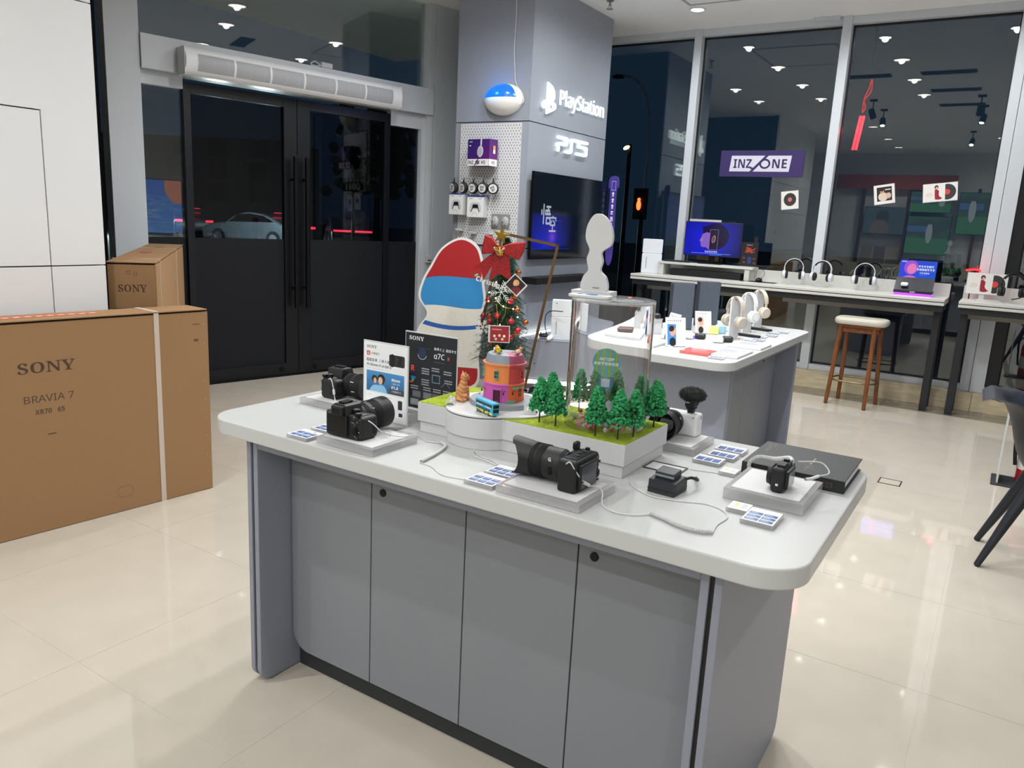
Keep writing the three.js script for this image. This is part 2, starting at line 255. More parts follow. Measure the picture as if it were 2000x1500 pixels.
function leaf(n, l, x0, x1, hs) {
  const d = structG(n, l, DP, DR), z0 = -0.11, z1 = -0.055, st = 0.06, ms = 0.125;
  const [a, b] = hs > 0 ? [st, ms] : [ms, st];
  part('frame', [B(x0, x0 + a, 0.008, 2.43, z0, z1, 0.003, 1), B(x1 - b, x1, 0.008, 2.43, z0, z1, 0.003, 1), B(x0 + a, x1 - b, 0.008, 0.115, z0, z1), B(x0 + a, x1 - b, 2.35, 2.43, z0, z1)], M.darkFrame, d);
  for (const z of [-0.08, -0.09]) part('pane', at(plane(x1 - x0 - a - b, 2.235), (x0 + a + x1 - b) / 2, 1.2325, z), M.tint, d).castShadow = false;
  part('frosted_film', B(x0 + a, x1 - b, 0.115, 1.23, -0.079, -0.077), M.frost, d);
  const hx = hs > 0 ? x1 - 0.055 : x0 + 0.055; part('pull_handle', [B(hx - 0.02, hx + 0.02, 0.62, 1.95, 0.0, 0.035, 0.012, 3), at(cyl(0.012, 0.012, 0.06, 12), hx, 0.8, -0.03, Math.PI / 2), at(cyl(0.012, 0.012, 0.06, 12), hx, 1.75, -0.03, Math.PI / 2)], M.blackMetal, d);
  part('lock', at(cyl(0.022, 0.022, 0.012, 20), hs > 0 ? x1 - 0.17 : x0 + 0.17, 0.06, -0.05, Math.PI / 2), M.blackMetal, d);
}
leaf('door_1', 'left dark framed glass door with frosted lower half', -0.14, 0.845, 1); leaf('door_2', 'right dark framed glass door with frosted lower half', 0.849, 1.84, -1);
dst('trim_13', 'dark threshold strip under the entrance doors', B(-0.14, 1.84, -0.002, 0.006, -0.14, -0.02), M.blackMetal);
// intercom on the post
{ const t = thing('card_reader', 'small white card reader on the grey post right of the doors', 'card reader', DP, DR); const g = (a) => at(a, 2.29, 1.06, 0); part('body', g(B(-0.03, 0.03, -0.035, 0.035, -0.004, 0.03, 0.006)), M.white, t); part('slot', g(B(-0.024, 0.024, -0.014, -0.004, 0.028, 0.0312)), M.black, t); }
// air curtain over the doors
{
  const t = thing('air_curtain', 'long white air curtain unit with perforated grille above the doors', 'air curtain', DP, DR);
  const x0 = -0.2, x1 = 1.8, R = 0.115, cy = 2.555, cz = 0.045, prof = [];
  for (let i = 0; i <= 24; i++) { const a = -1.05 + 2.2 * i / 24; prof.push([cz + 0.02 + R * Math.cos(a) * 1.0, cy + R * Math.sin(a)]); }
  const s = poly([[0.022, cy + 0.1], [0.022, cy - 0.1], ...prof]), e = new THREE.ExtrudeGeometry(s, { depth: x1 - x0, bevelEnabled: false }); e.rotateY(Math.PI / 2); e.scale(1, 1, -1);
  const fix = (g) => { g.applyMatrix4(new THREE.Matrix4().set(0, 0, 1, x0, 0, 1, 0, 0, 1, 0, 0, 0, 0, 0, 0, 1)); return g; };
  const e2 = fix(new THREE.ExtrudeGeometry(s, { depth: x1 - x0, bevelEnabled: false })), nn = e2; { const p = nn.attributes.position, ix = []; for (let i = 0; i < p.count; i += 3) ix.push(i, i + 2, i + 1); nn.setIndex(ix); const q = nn.toNonIndexed(); q.computeVertexNormals(); part('housing', toCreasedNormals(q, 0.5), mat(0xf0f1f4, 0.25), t); }
  const dots = canvas(256, 128, (g, w, h) => { g.fillStyle = '#c9cbd0'; g.fillRect(0, 0, w, h); g.fillStyle = '#33363b'; for (let j = 0; j < 8; j++) for (let i = 0; i < 16; i++) { g.beginPath(); g.roundRect(i * 16 + (j % 2 ? 8 : 0) + 2, j * 16 + 4, 10, 8, 3); g.fill(); } }); dots.wrapS = dots.wrapT = THREE.RepeatWrapping;
  const gm = printMat(dots, 0.5);
  for (let k = 0; k < 6; k++) { // grille sections: curved sheets
    const a0 = x0 + 0.09 + k * 0.304, a1 = a0 + 0.288, n = 12, pos = [], uv = [], ix = [];
    for (let i = 0; i <= n; i++) { const a = -0.62 + 1.12 * i / n, r = R + 0.0012; for (const [j, X] of [[0, a0], [1, a1]]) { pos.push(X, cy + r * Math.sin(a), cz + 0.02 + r * Math.cos(a)); uv.push(j * 2.4, i / n * 2.1); } }
    for (let i = 0; i < n; i++) { const o = i * 2; ix.push(o, o + 1, o + 2, o + 1, o + 3, o + 2); }
    const g = new THREE.BufferGeometry(); g.setAttribute('position', new THREE.Float32BufferAttribute(pos, 3)); g.setAttribute('uv', new THREE.Float32BufferAttribute(uv, 2)); g.setIndex(ix); g.computeVertexNormals(); part('grille', g, gm, t);
  }
  part('end_cap', [B(x0 - 0.008, x0, cy - 0.1, cy + 0.1, 0.022, 0.165, 0.003, 1)], mat(0xe2e4e4, 0.4), t); part('end_cap', [B(x1, x1 + 0.008, cy - 0.1, cy + 0.1, 0.022, 0.165, 0.003, 1)], mat(0xe2e4e4, 0.4), t);
}
{ const t = thing('door_sensor', 'small white cable box lying on the air curtain', 'sensor', DP, DR); part('body', B(1.06, 1.17, 2.72, 2.765, -0.05, 0.0, 0.006), M.white, t); part('cable', tube([[1.06, 2.735, -0.02], [1.0, 2.76, -0.02], [0.96, 2.73, -0.015], [1.0, 2.722, 0.0], [1.06, 2.73, 0.0]], 0.006, 30, 6), M.white, t); }
// ---------------------------------------------------------------- corner pillar
const PX = -3.74, PZ = -5.98;
{
  const p = structG('wall_pillar', 'grey panelled corner pillar carrying the lit sign and screen');
  const g = 0.002, c = 0.02;
  part('core', B(-4.52, PX - c, 0, HC, -7.45, PZ - c), M.black, p);
  // left face panels (facing +z) and right face panels (facing +x)
  for (const [y0, y1] of [[0, 1.25], [1.254, 2.345], [2.349, HC]]) { part('panel', B(-4.535, PX - c - g * 0, y0 + g, y1 - g, PZ - c, PZ, 0.001, 1), M.pillar, p); part('panel', B(PX - c, PX, y0 + g, y1 - g, -7.47, PZ - 0.0005, 0.001, 1), M.pillar, p); }
  part('return_panel', B(-4.535, -4.52, 0, HC, -7.47, PZ - c), M.pillar, p);
}
// ---------------------------------------------------------------- display tables
const TT = 0.867;
function makeTable(label, pos, turn) {
  const t = thing('display_table', label, 'table', pos, turn);
  const top = ext(rrect(1.78, 0.87, 0.105), 0.045, 0.004, 16); top.rotateX(-Math.PI / 2); top.translate(0, TT - 0.045, 0); part('tabletop', top, M.counter, t, 'white solid tabletop with rounded corners');
  const sheet = (x0, x1, ins = 0) => { const g = ext(rrect(0.765 - 2 * ins, 0.816 - ins, [0.05, 0.05, 0.002, 0.002], -0.37 + ins, 0.004 + ins), x1 - x0, ins ? 0 : 0.002, 10); g.rotateY(-Math.PI / 2); g.translate(x1, 0, 0); return g; };
  for (const s of [-1, 1]) {
    const f = (a, b, i) => (s < 0 ? sheet(-b, -a, i) : sheet(a, b, i));
    part('end_panel', f(0.72, 0.738), M.greyPanel, t); part('shadow_gap', f(0.709, 0.72, 0.008), M.black, t); part('inner_panel', f(0.69, 0.709), M.greyPanel, t);
  }
  part('top_rail', [B(-0.69, 0.69, 0.788, 0.815, 0.372, 0.394, 0.002, 1)], M.greyPanel, t); part('rear_rail', B(-0.69, 0.69, 0.788, 0.815, -0.368, -0.346), M.greyPanel, t);
  part('carcass', B(-0.688, 0.688, 0.09, 0.815, -0.25, 0.245), M.greyDoor, t); part('plinth', B(-0.688, 0.688, 0.0, 0.09, -0.23, 0.235), mat(0x2b2d30, 0.6), t);
  const w = 0.3425;
  for (let k = 0; k < 4; k++) for (const s of [1, -1]) {
    const x0 = -0.686 + k * w, r = k === 0 ? [0.07, 0, 0, 0] : k === 3 ? [0, 0.07, 0, 0] : 0;
    const g = ext(rrect(w - 0.004, 0.728, r, x0 + 0.002, 0.078), 0.02, 0.0012, 10); if (s < 0) { g.rotateY(Math.PI); g.translate(0, 0, -0.25); } else g.translate(0, 0, 0.248);
    const d = part('door', g, M.greyDoor, t);
    if (k % 2) { const lx = x0 + 0.045, z = s > 0 ? 0.268 : -0.27; part('lock', [at(cyl(0.0115, 0.0115, 0.006, 22), s * lx, 0.708, z, Math.PI / 2)], M.blackMetal, d); }
  }
  return t;
}
makeTable('long white display table with grey cabinet doors in front, covered with cameras', [-1.14, 0, -1.875], 0);
makeTable('white display table further back by the window counter, covered with headphones', [-1.525, 0, -4.58], Math.PI / 2);

// ---------------------------------------------------------------- cartons
const boardTex = grain(512, 512, [154, 119, 82], 0.022, 0.03, (u, v) => 0.012 * Math.sin(v * 700));
M.cardboard = new THREE.MeshPhysicalMaterial({ map: boardTex, roughness: 0.85 });
const cb = '#9a7752', ink = '#4a3a2e';
function cardPrint(w, h, fn) { return canvas(w, h, (g) => { g.fillStyle = cb; g.fillRect(0, 0, w, h); for (let i = 0; i < 9000; i++) { g.fillStyle = rnd() < 0.5 ? 'rgba(60,40,20,0.05)' : 'rgba(255,230,190,0.05)'; g.fillRect(rnd() * w, rnd() * h, 1 + rnd() * 6, 1); } fn(g, w, h); }); }
const strapM = mat(0xcbbcb0, 0.5);
{
  const t = thing('television_carton', 'large flat brown cardboard television carton with a white strap leaning at the white wall', 'carton', [-3.47, 0, -2.512], 1.4887);
  const W = 1.62, H = 0.96, D = 0.185;
  part('body', B(-W, 0, 0.002, H, -D, -0.0006, 0.004, 1), M.cardboard, t);
  const S = 1024 / W, tx = cardPrint(1024, 607, (g) => {
    const X = (x) => (x + W) * S, Y = (y) => (H - y) * S;
    T(g, 'SONY', X(-0.785), Y(0.764), 43, ink, 'serif', 'bold', 'center', 1.24); T(g, 'BRAVIA 7', X(-0.784), Y(0.622), 27, ink, 'sans-serif', 'normal', 'center', 1.22); T(g, 'XR70   65', X(-0.783), Y(0.563), 19, ink, 'sans-serif', 'bold', 'center', 0.98);
    g.fillStyle = ink; g.fillRect(X(-0.8), Y(0.457), 22, 3); g.fillStyle = 'rgba(74,58,46,0.75)'; g.fillRect(X(-0.085), Y(0.903), 26, 3); RRc(g, X(-0.08), Y(0.825), 17, 9, 3, 'rgba(74,58,46,0.7)');
    g.strokeStyle = 'rgba(90,66,40,0.5)'; g.lineWidth = 1.5; g.beginPath(); g.roundRect(X(-0.505), Y(0.125), 46, 34, 12); g.stroke();
    for (let i = 0; i < 9; i++) { g.fillStyle = 'rgba(230,205,170,0.5)'; g.fillRect(X(-0.028), Y(0.9 - i * 0.1), 5, 2); }
  });
  part('printed_face', at(plane(W - 0.006, H - 0.006), -W / 2, H / 2, 0.0002), printMat(tx, 0.85), t, 'printed front with black lettering');
  const fl = B(-W, -0.006, 0, 0.006, -D - 0.002, 0.004, 0.002, 1); part('lid_flap', at(fl, 0, H + 0.008, 0), M.cardboard, t); part('lid_gap', B(-W, -0.004, H, H + 0.008, -D + 0.002, -0.006), mat(0x120d08, 0.9), t);
  part('strap', [B(-0.289, -0.264, 0.0, H + 0.015, 0, 0.0022), B(-0.289, -0.264, H + 0.014, H + 0.0165, -D, 0.005)], strapM, t);
  part('red_label', at(plane(0.42, 0.05), -0.72, H + 0.0148, -0.1, -Math.PI / 2), printMat(canvas(128, 16, (g, w, h) => { g.fillStyle = '#cf5a44'; g.fillRect(0, 0, w, h); g.fillStyle = '#f3ded2'; for (let i = 0; i < 9; i++) g.fillRect(6 + i * 14, 5, 8, 5); }), 0.6), t);
}
{
  // second carton standing between wall and doors
  const a = Math.atan2(-(-3.66 + 2.397), -5.33 + 3.728), t = thing('television_carton', 'tall brown television carton standing between the white wall and the doors', 'carton', [-3.728, 0, -2.397], a);
  // local +x runs along its length, away from the camera; +z side faces left
  const L = 2.03, H = 1.18, D = 0.225; // local z>0?
  t.updateMatrixWorld(); const sgn = (() => { const p = V3(0, 0, 1).applyMatrix4(t.matrixWorld).sub(t.position); return p.dot(V3(-3.885 + 3.728, 0, -2.225 + 2.397)) > 0 ? 1 : -1; })();
  const z0 = sgn > 0 ? 0 : -D, z1 = sgn > 0 ? D : 0;
  part('body', B(0, L, 0.002, H, z0, z1, 0.004, 1), M.cardboard, t);
  part('lid_flap', B(-0.004, L, H + 0.008, H + 0.014, z0 - 0.003, z1 + 0.003, 0.002, 1), M.cardboard, t); part('lid_gap', B(0.006, L - 0.004, H, H + 0.008, z0 + 0.006, z1 - 0.006), mat(0x120d08, 0.9), t);
  const tx = cardPrint(256, 1024, (g, w) => {
    const k = 256 / D, Y = (y) => (H - y) * 1024 / H, dk = '#4a3428'; T(g, 'SONY', 128, Y(1.06), 46, dk, 'serif', 'bold', 'center', 1.2);
    g.strokeStyle = dk; g.lineWidth = 3; for (const [i, j] of [[0, 0], [1, 0], [2, 0], [0, 1], [1, 1]]) { const x = 20 + i * 52, y = Y(0.955) + j * 66; g.strokeRect(x, y, 44, 58); g.beginPath(); g.moveTo(x, y + 42); g.lineTo(x + 44, y + 42); g.stroke(); }
    g.fillStyle = dk; for (const x of [32, 46]) { g.fillRect(x, Y(0.955) + 8, 4, 28); g.beginPath(); g.moveTo(x - 4, Y(0.955) + 14); g.lineTo(x + 2, Y(0.955) + 5); g.lineTo(x + 8, Y(0.955) + 14); g.fill(); }
    g.beginPath(); g.moveTo(84, Y(0.955) + 6); g.lineTo(104, Y(0.955) + 6); g.lineTo(97, Y(0.955) + 22); g.lineTo(91, Y(0.955) + 22); g.fill(); g.fillRect(92, Y(0.955) + 22, 4, 14); g.beginPath(); g.arc(146, Y(0.955) + 22, 14, Math.PI, 0); g.fill(); g.fillRect(144, Y(0.955) + 20, 3, 16); g.fillRect(30, Y(0.955) + 76, 26, 26); T(g, '70', 94, Y(0.955) + 86, 28, dk, 'sans-serif', 'bold', 'center');
    g.strokeStyle = 'rgba(74,52,40,0.5)'; g.strokeRect(100, Y(1.15), 22, 14); g.fillRect(140, Y(1.15), 2, 24); g.fillRect(152, Y(1.15), 2, 24);
  });
  const e = at(plane(D - 0.004, H - 0.004), -0.0005, H / 2, (z0 + z1) / 2, 0, -Math.PI / 2, 0); part('printed_end', e, printMat(tx, 0.85), t, 'printed end with black symbols');
  const side = cardPrint(512, 297, (g) => { T(g, 'SONY', 200, 100, 34, '#5a4030', 'serif', 'bold', 'center', 1.2); g.fillStyle = '#e8e0d4'; g.fillRect(24, 88, 14, 26); g.fillStyle = '#d8503c'; g.fillRect(20, 136, 26, 46); g.fillStyle = '#f0d8cc'; for (let i = 0; i < 3; i++) { g.beginPath(); g.moveTo(20, 150 + i * 12); g.lineTo(46, 142 + i * 12); g.lineTo(46, 147 + i * 12); g.lineTo(20, 155 + i * 12); g.fill(); } });
  part('printed_side', sgn > 0 ? at(plane(L - 0.004, H - 0.004), L / 2, H / 2, z0 - 0.0005, 0, Math.PI) : at(plane(L - 0.004, H - 0.004), L / 2, H / 2, z1 + 0.0005), printMat(side, 0.85), t);
  for (const x of [0.22, 1.35]) part('strap', [B(x, x + 0.014, 0, H + 0.018, z0 - 0.003, z0), B(x, x + 0.014, 0, H + 0.018, z1, z1 + 0.003), B(x, x + 0.014, H + 0.0145, H + 0.017, z0, z1)], strapM, t);
  part('red_label', at(plane(0.1, 0.07), 0.85, H + 0.0146, (z0 + z1) / 2 + 0.02 * sgn, -Math.PI / 2), mat(0xb02a3c, 0.6), t); part('grey_label', at(plane(0.14, 0.06), 1.5, H + 0.0146, (z0 + z1) / 2, -Math.PI / 2), mat(0x6b5c4a, 0.7), t);
}
single('flat_carton', 'narrow brown carton edge showing behind the end of the white wall', 'carton', B(-4.16, -3.955, 0.0, 1.42, -2.26, -2.2, 0.003, 1), M.cardboard);

// ---------------------------------------------------------------- pillar: lit signs, screen, shelf, lamp, pegboard
const signGlow = new THREE.MeshStandardMaterial({ color: 0xffffff, emissive: LC(0.85, 1.0, 0.97), emissiveIntensity: 1.02 });
const onRight = (g) => { g.rotateY(Math.PI / 2); return g; }; // local x -> -z, local z -> +x
function signLight(t, w, h, I) { const l = new THREE.RectAreaLight(LC(0.8, 1, 0.96), I, w, h); l.position.set(0.045, 0, 0); l.lookAt(t.position.x + 9, t.position.y, t.position.z); l.rotation.set(0, -Math.PI / 2, 0); t.add(l); }
{
  const t = thing('lit_sign', 'glowing white lettering sign with a round emblem, upper one on the grey pillar', 'sign', [PX, 2.56, -6.76]);
  // emblem drawn in metres, u along -z
  const em = [], D = 0.02;
  em.push(ext(poly([[0.075, -0.125], [0.075, 0.145], [0.125, 0.13], [0.125, -0.108]]), D, 0.002));
  em.push(ext(blob([[0.118, 0.13], [0.165, 0.112], [0.198, 0.075], [0.2, 0.02], [0.17, -0.005], [0.135, 0.005], [0.135, 0.03], [0.152, 0.03], [0.16, 0.05], [0.152, 0.075], [0.125, 0.09]], 60), D, 0.002));
  em.push(ext(blob([[0.06, -0.005], [0.01, -0.03], [-0.005, -0.058], [0.02, -0.082], [0.062, -0.075], [0.062, -0.05], [0.035, -0.052], [0.062, -0.035]], 50), D, 0.002));
  em.push(ext(blob([[0.14, -0.01], [0.2, -0.012], [0.235, -0.035], [0.225, -0.065], [0.185, -0.085], [0.14, -0.102], [0.14, -0.075], [0.185, -0.058], [0.18, -0.04], [0.14, -0.038]], 60), D, 0.002));
  const g1 = merge(em); g1.translate(-0.615, 0, 0); onRight(g1); g1.translate(0.012, 0, 0); part('emblem', g1, signGlow, t);
  const tg = new TextGeometry('PlayStation', { font: fReg, size: 0.115, depth: 0.012, curveSegments: 4 }); tg.computeBoundingBox(); const bb = tg.boundingBox; tg.translate(-bb.min.x, 0, 0); tg.scale(0.89 / (bb.max.x - bb.min.x), 1.12, 1); tg.translate(-0.30, -0.012, 0); onRight(tg); tg.translate(0.012, 0, 0); part('lettering', tg, signGlow, t);
  part('standoff', [0.0, 0.3, 0.55, -0.5].map((u) => at(cyl(0.004, 0.004, 0.014, 8), 0.006, 0.02, -u, 0, 0, Math.PI / 2)), M.silver, t);
  signLight(t, 1.2, 0.15, 0.8);
}
{
  const t = thing('lit_sign', 'short glowing white three-character sign below the emblem sign on the grey pillar', 'sign', [PX, 2.21, -6.74]);
  const w = 0.027, D = 0.02, g = [];
  g.push(...strokeGeo([[-0.27, 0.055], [-0.13, 0.055], [-0.115, 0.045], [-0.115, 0.01], [-0.13, 0], [-0.25, 0], [-0.27, -0.012], [-0.27, -0.06]], w, D));
  g.push(...strokeGeo([[0.1, 0.055], [0.0, 0.055], [-0.02, 0.045], [-0.02, -0.045], [-0.04, -0.06], [-0.12, -0.06]], w, D));
  g.push(...strokeGeo([[0.29, 0.055], [0.13, 0.055], [0.13, 0.008], [0.27, 0.008], [0.285, 0], [0.285, -0.05], [0.27, -0.06], [0.1, -0.06]], w, D));
  const m = merge(g); onRight(m); m.translate(0.022, 0, 0); part('lettering', m, signGlow, t); part('standoff', [-0.2, 0.02, 0.2].map((u) => at(cyl(0.004, 0.004, 0.014, 8), 0.006, 0.0, -u, 0, 0, Math.PI / 2)), M.silver, t);
  signLight(t, 0.55, 0.13, 0.8);
}
{
  const t = thing('television', 'wall mounted television on the pillar showing a dark blue game title', 'television', [PX, 1.543, -6.74]);
  part('bracket', B(0.001, 0.05, -0.18, 0.18, -0.3, 0.3), M.blackMetal, t); part('cabinet', B(0.04, 0.068, -0.385, 0.387, -0.74, 0.74, 0.004, 1), M.blackMetal, t);
  const tx = canvas(1024, 536, (g, w, h) => {
    g.fillStyle = '#02101d'; g.fillRect(0, 0, w, h); let q = g.createRadialGradient(150, 500, 20, 150, 470, 420); q.addColorStop(0, '#0a1fd0'); q.addColorStop(0.55, '#05126a'); q.addColorStop(1, 'rgba(2,16,29,0)'); g.fillStyle = q; g.fillRect(0, 250, 760, 286);
    q = g.createRadialGradient(260, 400, 4, 250, 400, 90); q.addColorStop(0, 'rgba(130,70,230,0.9)'); q.addColorStop(1, 'rgba(80,30,160,0)'); g.fillStyle = q; g.fillRect(130, 300, 260, 200); g.fillStyle = '#00050c'; g.fillRect(0, 478, w, 58); g.fillStyle = '#0a3bb0'; g.fillRect(20, 474, 480, 3);
    cjk(g, '悟', 110, 195, 130, 0.11, '#b9c3d2'); cjk(g, '空', 205, 265, 105, 0.11, '#b9c3d2'); for (let i = 0; i < 70; i++) { g.strokeStyle = 'rgba(110,140,165,0.16)'; g.beginPath(); const x = 690 + rr(-90, 120), y = 200 + rr(-150, 160); g.moveTo(x, y); g.quadraticCurveTo(x + rr(-40, 40), y + rr(10, 60), x + rr(-50, 60), y + rr(40, 120)); g.lineWidth = 4; g.stroke(); }
    T(g, '- - - - - - -', 150, 458, 16, '#9fb4da', 'sans-serif', 'normal'); T(g, '— - — —', 300, 290, 18, '#6a86a0', 'sans-serif', 'normal');
  });
  const s = plane(1.466, 0.76); s.rotateY(Math.PI / 2); s.translate(0.0684, 0.002, 0); part('screen', s, screenMat(tx, 0.75), t);
  const l = new THREE.RectAreaLight(LC(0.1, 0.2, 1), 0.25, 1.4, 0.7); l.position.set(0.072, 0, 0); l.rotation.set(0, -Math.PI / 2, 0); t.add(l);
}
single('wall_shelf', 'black floating shelf under the pillar television', 'shelf', B(PX + 0.001, PX + 0.16, 0.94, 1.0, -7.1, -5.99, 0.003, 1), M.black);
{ // purple banner
  const t = thing('hanging_banner', 'narrow purple hanging banner beside the pillar television', 'banner', [-3.62, 1.62, -7.5]);
  const s = blob([[-0.035, -0.46], [-0.035, 0.2], [-0.05, 0.24], [-0.05, 0.33], [-0.02, 0.37], [0.045, 0.36], [0.055, 0.26], [0.035, 0.2], [0.035, -0.46]], 90), g = ext(s, 0.004);
  part('cloth', at(g, 0, 0, 0, 0, 0.5), mat(0x3a2a86, 0.7), t); const tx = canvas(64, 512, (c) => { c.fillStyle = '#33257c'; c.fillRect(0, 0, 64, 512); cjk2(c); }); function cjk2(c) { for (let i = 0; i < 7; i++) { c.save(); c.translate(32, 110 + i * 42); cjk(c, 'x', -16, -16, 32, 0.16, '#e9e6ff'); c.restore(); } c.strokeStyle = '#a995ff'; c.lineWidth = 4; c.strokeRect(10, 20, 44, 60); c.beginPath(); c.moveTo(14, 460); c.lineTo(50, 420); c.stroke(); }
  const p = plane(0.058, 0.76); p.translate(0, -0.03, 0.0046); part('print', at(p, 0, 0, 0, 0, 0.5), printMat(tx, 0.7), t);
}
{ // oval wall device
  const t = thing('wall_lamp', 'white oval wall lamp with a blue lit window high on the pillar', 'lamp', [-4.01, 2.53, PZ]);
  const e = (r, sx, sy, sz) => { const g = sph(r, 48, 32); g.scale(sx, sy, sz); return g; };
  const body = norm(e(1, 0.2, 0.135, 0.13)), keep = (g, f) => { const p = g.attributes.position, n = g.attributes.normal, P = [], N = []; for (let i = 0; i < p.count; i += 3) { const c = [0, 1, 2].map((k) => [(p.getX(i) + p.getX(i + 1) + p.getX(i + 2)) / 3, (p.getY(i) + p.getY(i + 1) + p.getY(i + 2)) / 3, (p.getZ(i) + p.getZ(i + 1) + p.getZ(i + 2)) / 3][k]); if (f(...c)) for (let k = 0; k < 3; k++) { P.push(p.getX(i + k), p.getY(i + k), p.getZ(i + k)); N.push(n.getX(i + k), n.getY(i + k), n.getZ(i + k)); } } const q = new THREE.BufferGeometry(); q.setAttribute('position', new THREE.Float32BufferAttribute(P, 3)); q.setAttribute('normal', new THREE.Float32BufferAttribute(N, 3)); return q; };
  part('shell', keep(body, (x, y, z) => z > 0.0005), mat(0xf2f2f0, 0.12), t);
  const blue = norm(sph(1, 160, 120)); blue.scale(0.201, 0.136, 0.131);
  part('window', keep(blue, (x, y, z) => z > 0.008 && y > 0.008 && ((x + 0.018) / 0.183) ** 2 + (y / 0.1345) ** 2 < 1), new THREE.MeshStandardMaterial({ color: 0x0a1a40, emissive: LC(0.01, 0.22, 1), emissiveIntensity: 1.05, roughness: 0.2 }), t, 'blue glowing window');
  part('mount', at(cyl(0.05, 0.06, 0.02, 24), 0, 0, 0.01, Math.PI / 2), M.white, t);
  part('cable', tube([[0.085, 0.95, 0.006], [0.09, 0.6, 0.008], [0.085, 0.4, 0.007], [0.1, 0.25, 0.007], [0.12, 0.13, 0.008], [0.19, 0.04, 0.01], [0.21, -0.02, 0.012], [0.185, -0.05, 0.03]], 0.005, 50, 7), M.cord, t);
  const l = new THREE.PointLight(LC(0.05, 0.3, 1), 0.08); l.position.set(-0.04, 0.08, 0.18); t.add(l);
}
const holesTex = canvas(512, 832, (g, w, h) => { g.fillStyle = '#d9dadc'; g.fillRect(0, 0, w, h); for (let j = 0; j < 44; j++) for (let i = 0; i < 22; i++) RRc(g, 10 + i * 23 + (j % 2 ? 11 : 0), 8 + j * 19, 5, 11, 2, '#4a4c52'); });
{
  const t = thing('pegboard', 'white slotted pegboard on the left face of the pillar', 'pegboard', [-4.137, 1.26, PZ]);
  part('board', B(-0.331, 0.331, 0, 1.072, 0.001, 0.014, 0.003, 1), M.white, t); part('slot_face', at(plane(0.656, 1.066), 0, 0.536, 0.0145), printMat(holesTex, 0.5), t);
  for (const [x, y] of [[-0.28, 0.12], [-0.13, 0.1], [0.05, 0.1], [0.2, 0.12]]) part('hook', [B(x - 0.03, x + 0.03, y, y + 0.05, 0.015, 0.02, 0.002, 1), B(x - 0.03, x + 0.03, y - 0.004, y + 0.006, 0.02, 0.075, 0.003, 1), B(x - 0.03, x + 0.03, y, y + 0.018, 0.07, 0.075, 0.002, 1)], M.white, t);
}
{ // headset carton
  const t = thing('headset_box', 'purple and white headset box on the pegboard', 'box', [-4.155, 1.955, PZ + 0.034], -0.12);
  part('body', B(-0.13, 0.13, 0, 0.23, 0.0, 0.11, 0.002, 1), mat(0x4a1f66, 0.4), t);
  const tx = canvas(512, 453, (g, w, h) => { const q = g.createLinearGradient(0, 0, w, h); q.addColorStop(0, '#23246e'); q.addColorStop(1, '#6d2178'); g.fillStyle = q; g.fillRect(0, 0, w, h); g.fillStyle = '#f2f0f4'; g.fillRect(0, 338, w, 115); T(g, 'SONY', 40, 44, 26, '#fff', 'serif'); T(g, 'H5', 36, 108, 34, '#fff'); T(g, 'INZ  NE H5', 10, 396, 84, '#2b1140', 'sans-serif', 'bold', 'left', 0.98); g.strokeStyle = '#2b1140'; g.lineWidth = 13; g.beginPath(); g.ellipse(232, 396, 30, 30, 0, 0, 7); g.stroke(); g.lineWidth = 20; g.beginPath(); g.moveTo(170, 452); g.lineTo(262, 330); g.stroke(); g.strokeStyle = '#dfe0ea'; g.lineWidth = 34; g.beginPath(); g.moveTo(322, 0); g.lineTo(316, 110); g.stroke(); g.fillStyle = '#d3d4e0'; g.beginPath(); g.ellipse(302, 210, 70, 96, 0.15, 0, 7); g.fill(); g.fillStyle = '#b4b5c6'; g.beginPath(); g.ellipse(296, 214, 50, 76, 0.15, 0, 7); g.fill(); g.strokeStyle = '#141226'; g.lineWidth = 12; g.beginPath(); g.moveTo(262, 286); g.lineTo(120, 292); g.stroke(); });
  part('printed_face', at(plane(0.258, 0.228), 0, 0.115, 0.1106), printMat(tx, 0.35), t); const sd = canvas(128, 256, (g, w, h) => { const q = g.createLinearGradient(0, 0, 0, h); q.addColorStop(0, '#4b1f70'); q.addColorStop(1, '#71227c'); g.fillStyle = q; g.fillRect(0, 0, w, h); g.fillStyle = '#f2f0f4'; g.fillRect(0, 191, w, 65); T(g, 'H5', 64, 224, 44, '#2b1140', 'sans-serif', 'bold', 'center'); g.fillStyle = '#f0a060'; g.fillRect(60, 60, 34, 40); g.fillStyle = '#f6e8d8'; g.fillRect(60, 100, 34, 36); });
  part('printed_side', at(plane(0.108, 0.228), 0.1306, 0.115, 0.055, 0, Math.PI / 2), printMat(sd, 0.35), t);
}
const pouchTx = canvas(128, 128, (g) => { g.fillStyle = '#dcdcdc'; g.fillRect(0, 0, 128, 128); g.fillStyle = '#26282c'; for (const [x, y, w, h] of [[30, 30, 30, 8], [30, 46, 30, 8], [30, 30, 8, 36], [52, 30, 8, 36], [68, 30, 26, 8], [68, 46, 26, 8], [76, 30, 8, 70], [30, 74, 40, 8], [46, 66, 8, 38], [30, 92, 40, 8]]) g.fillRect(x, y, w, h); });
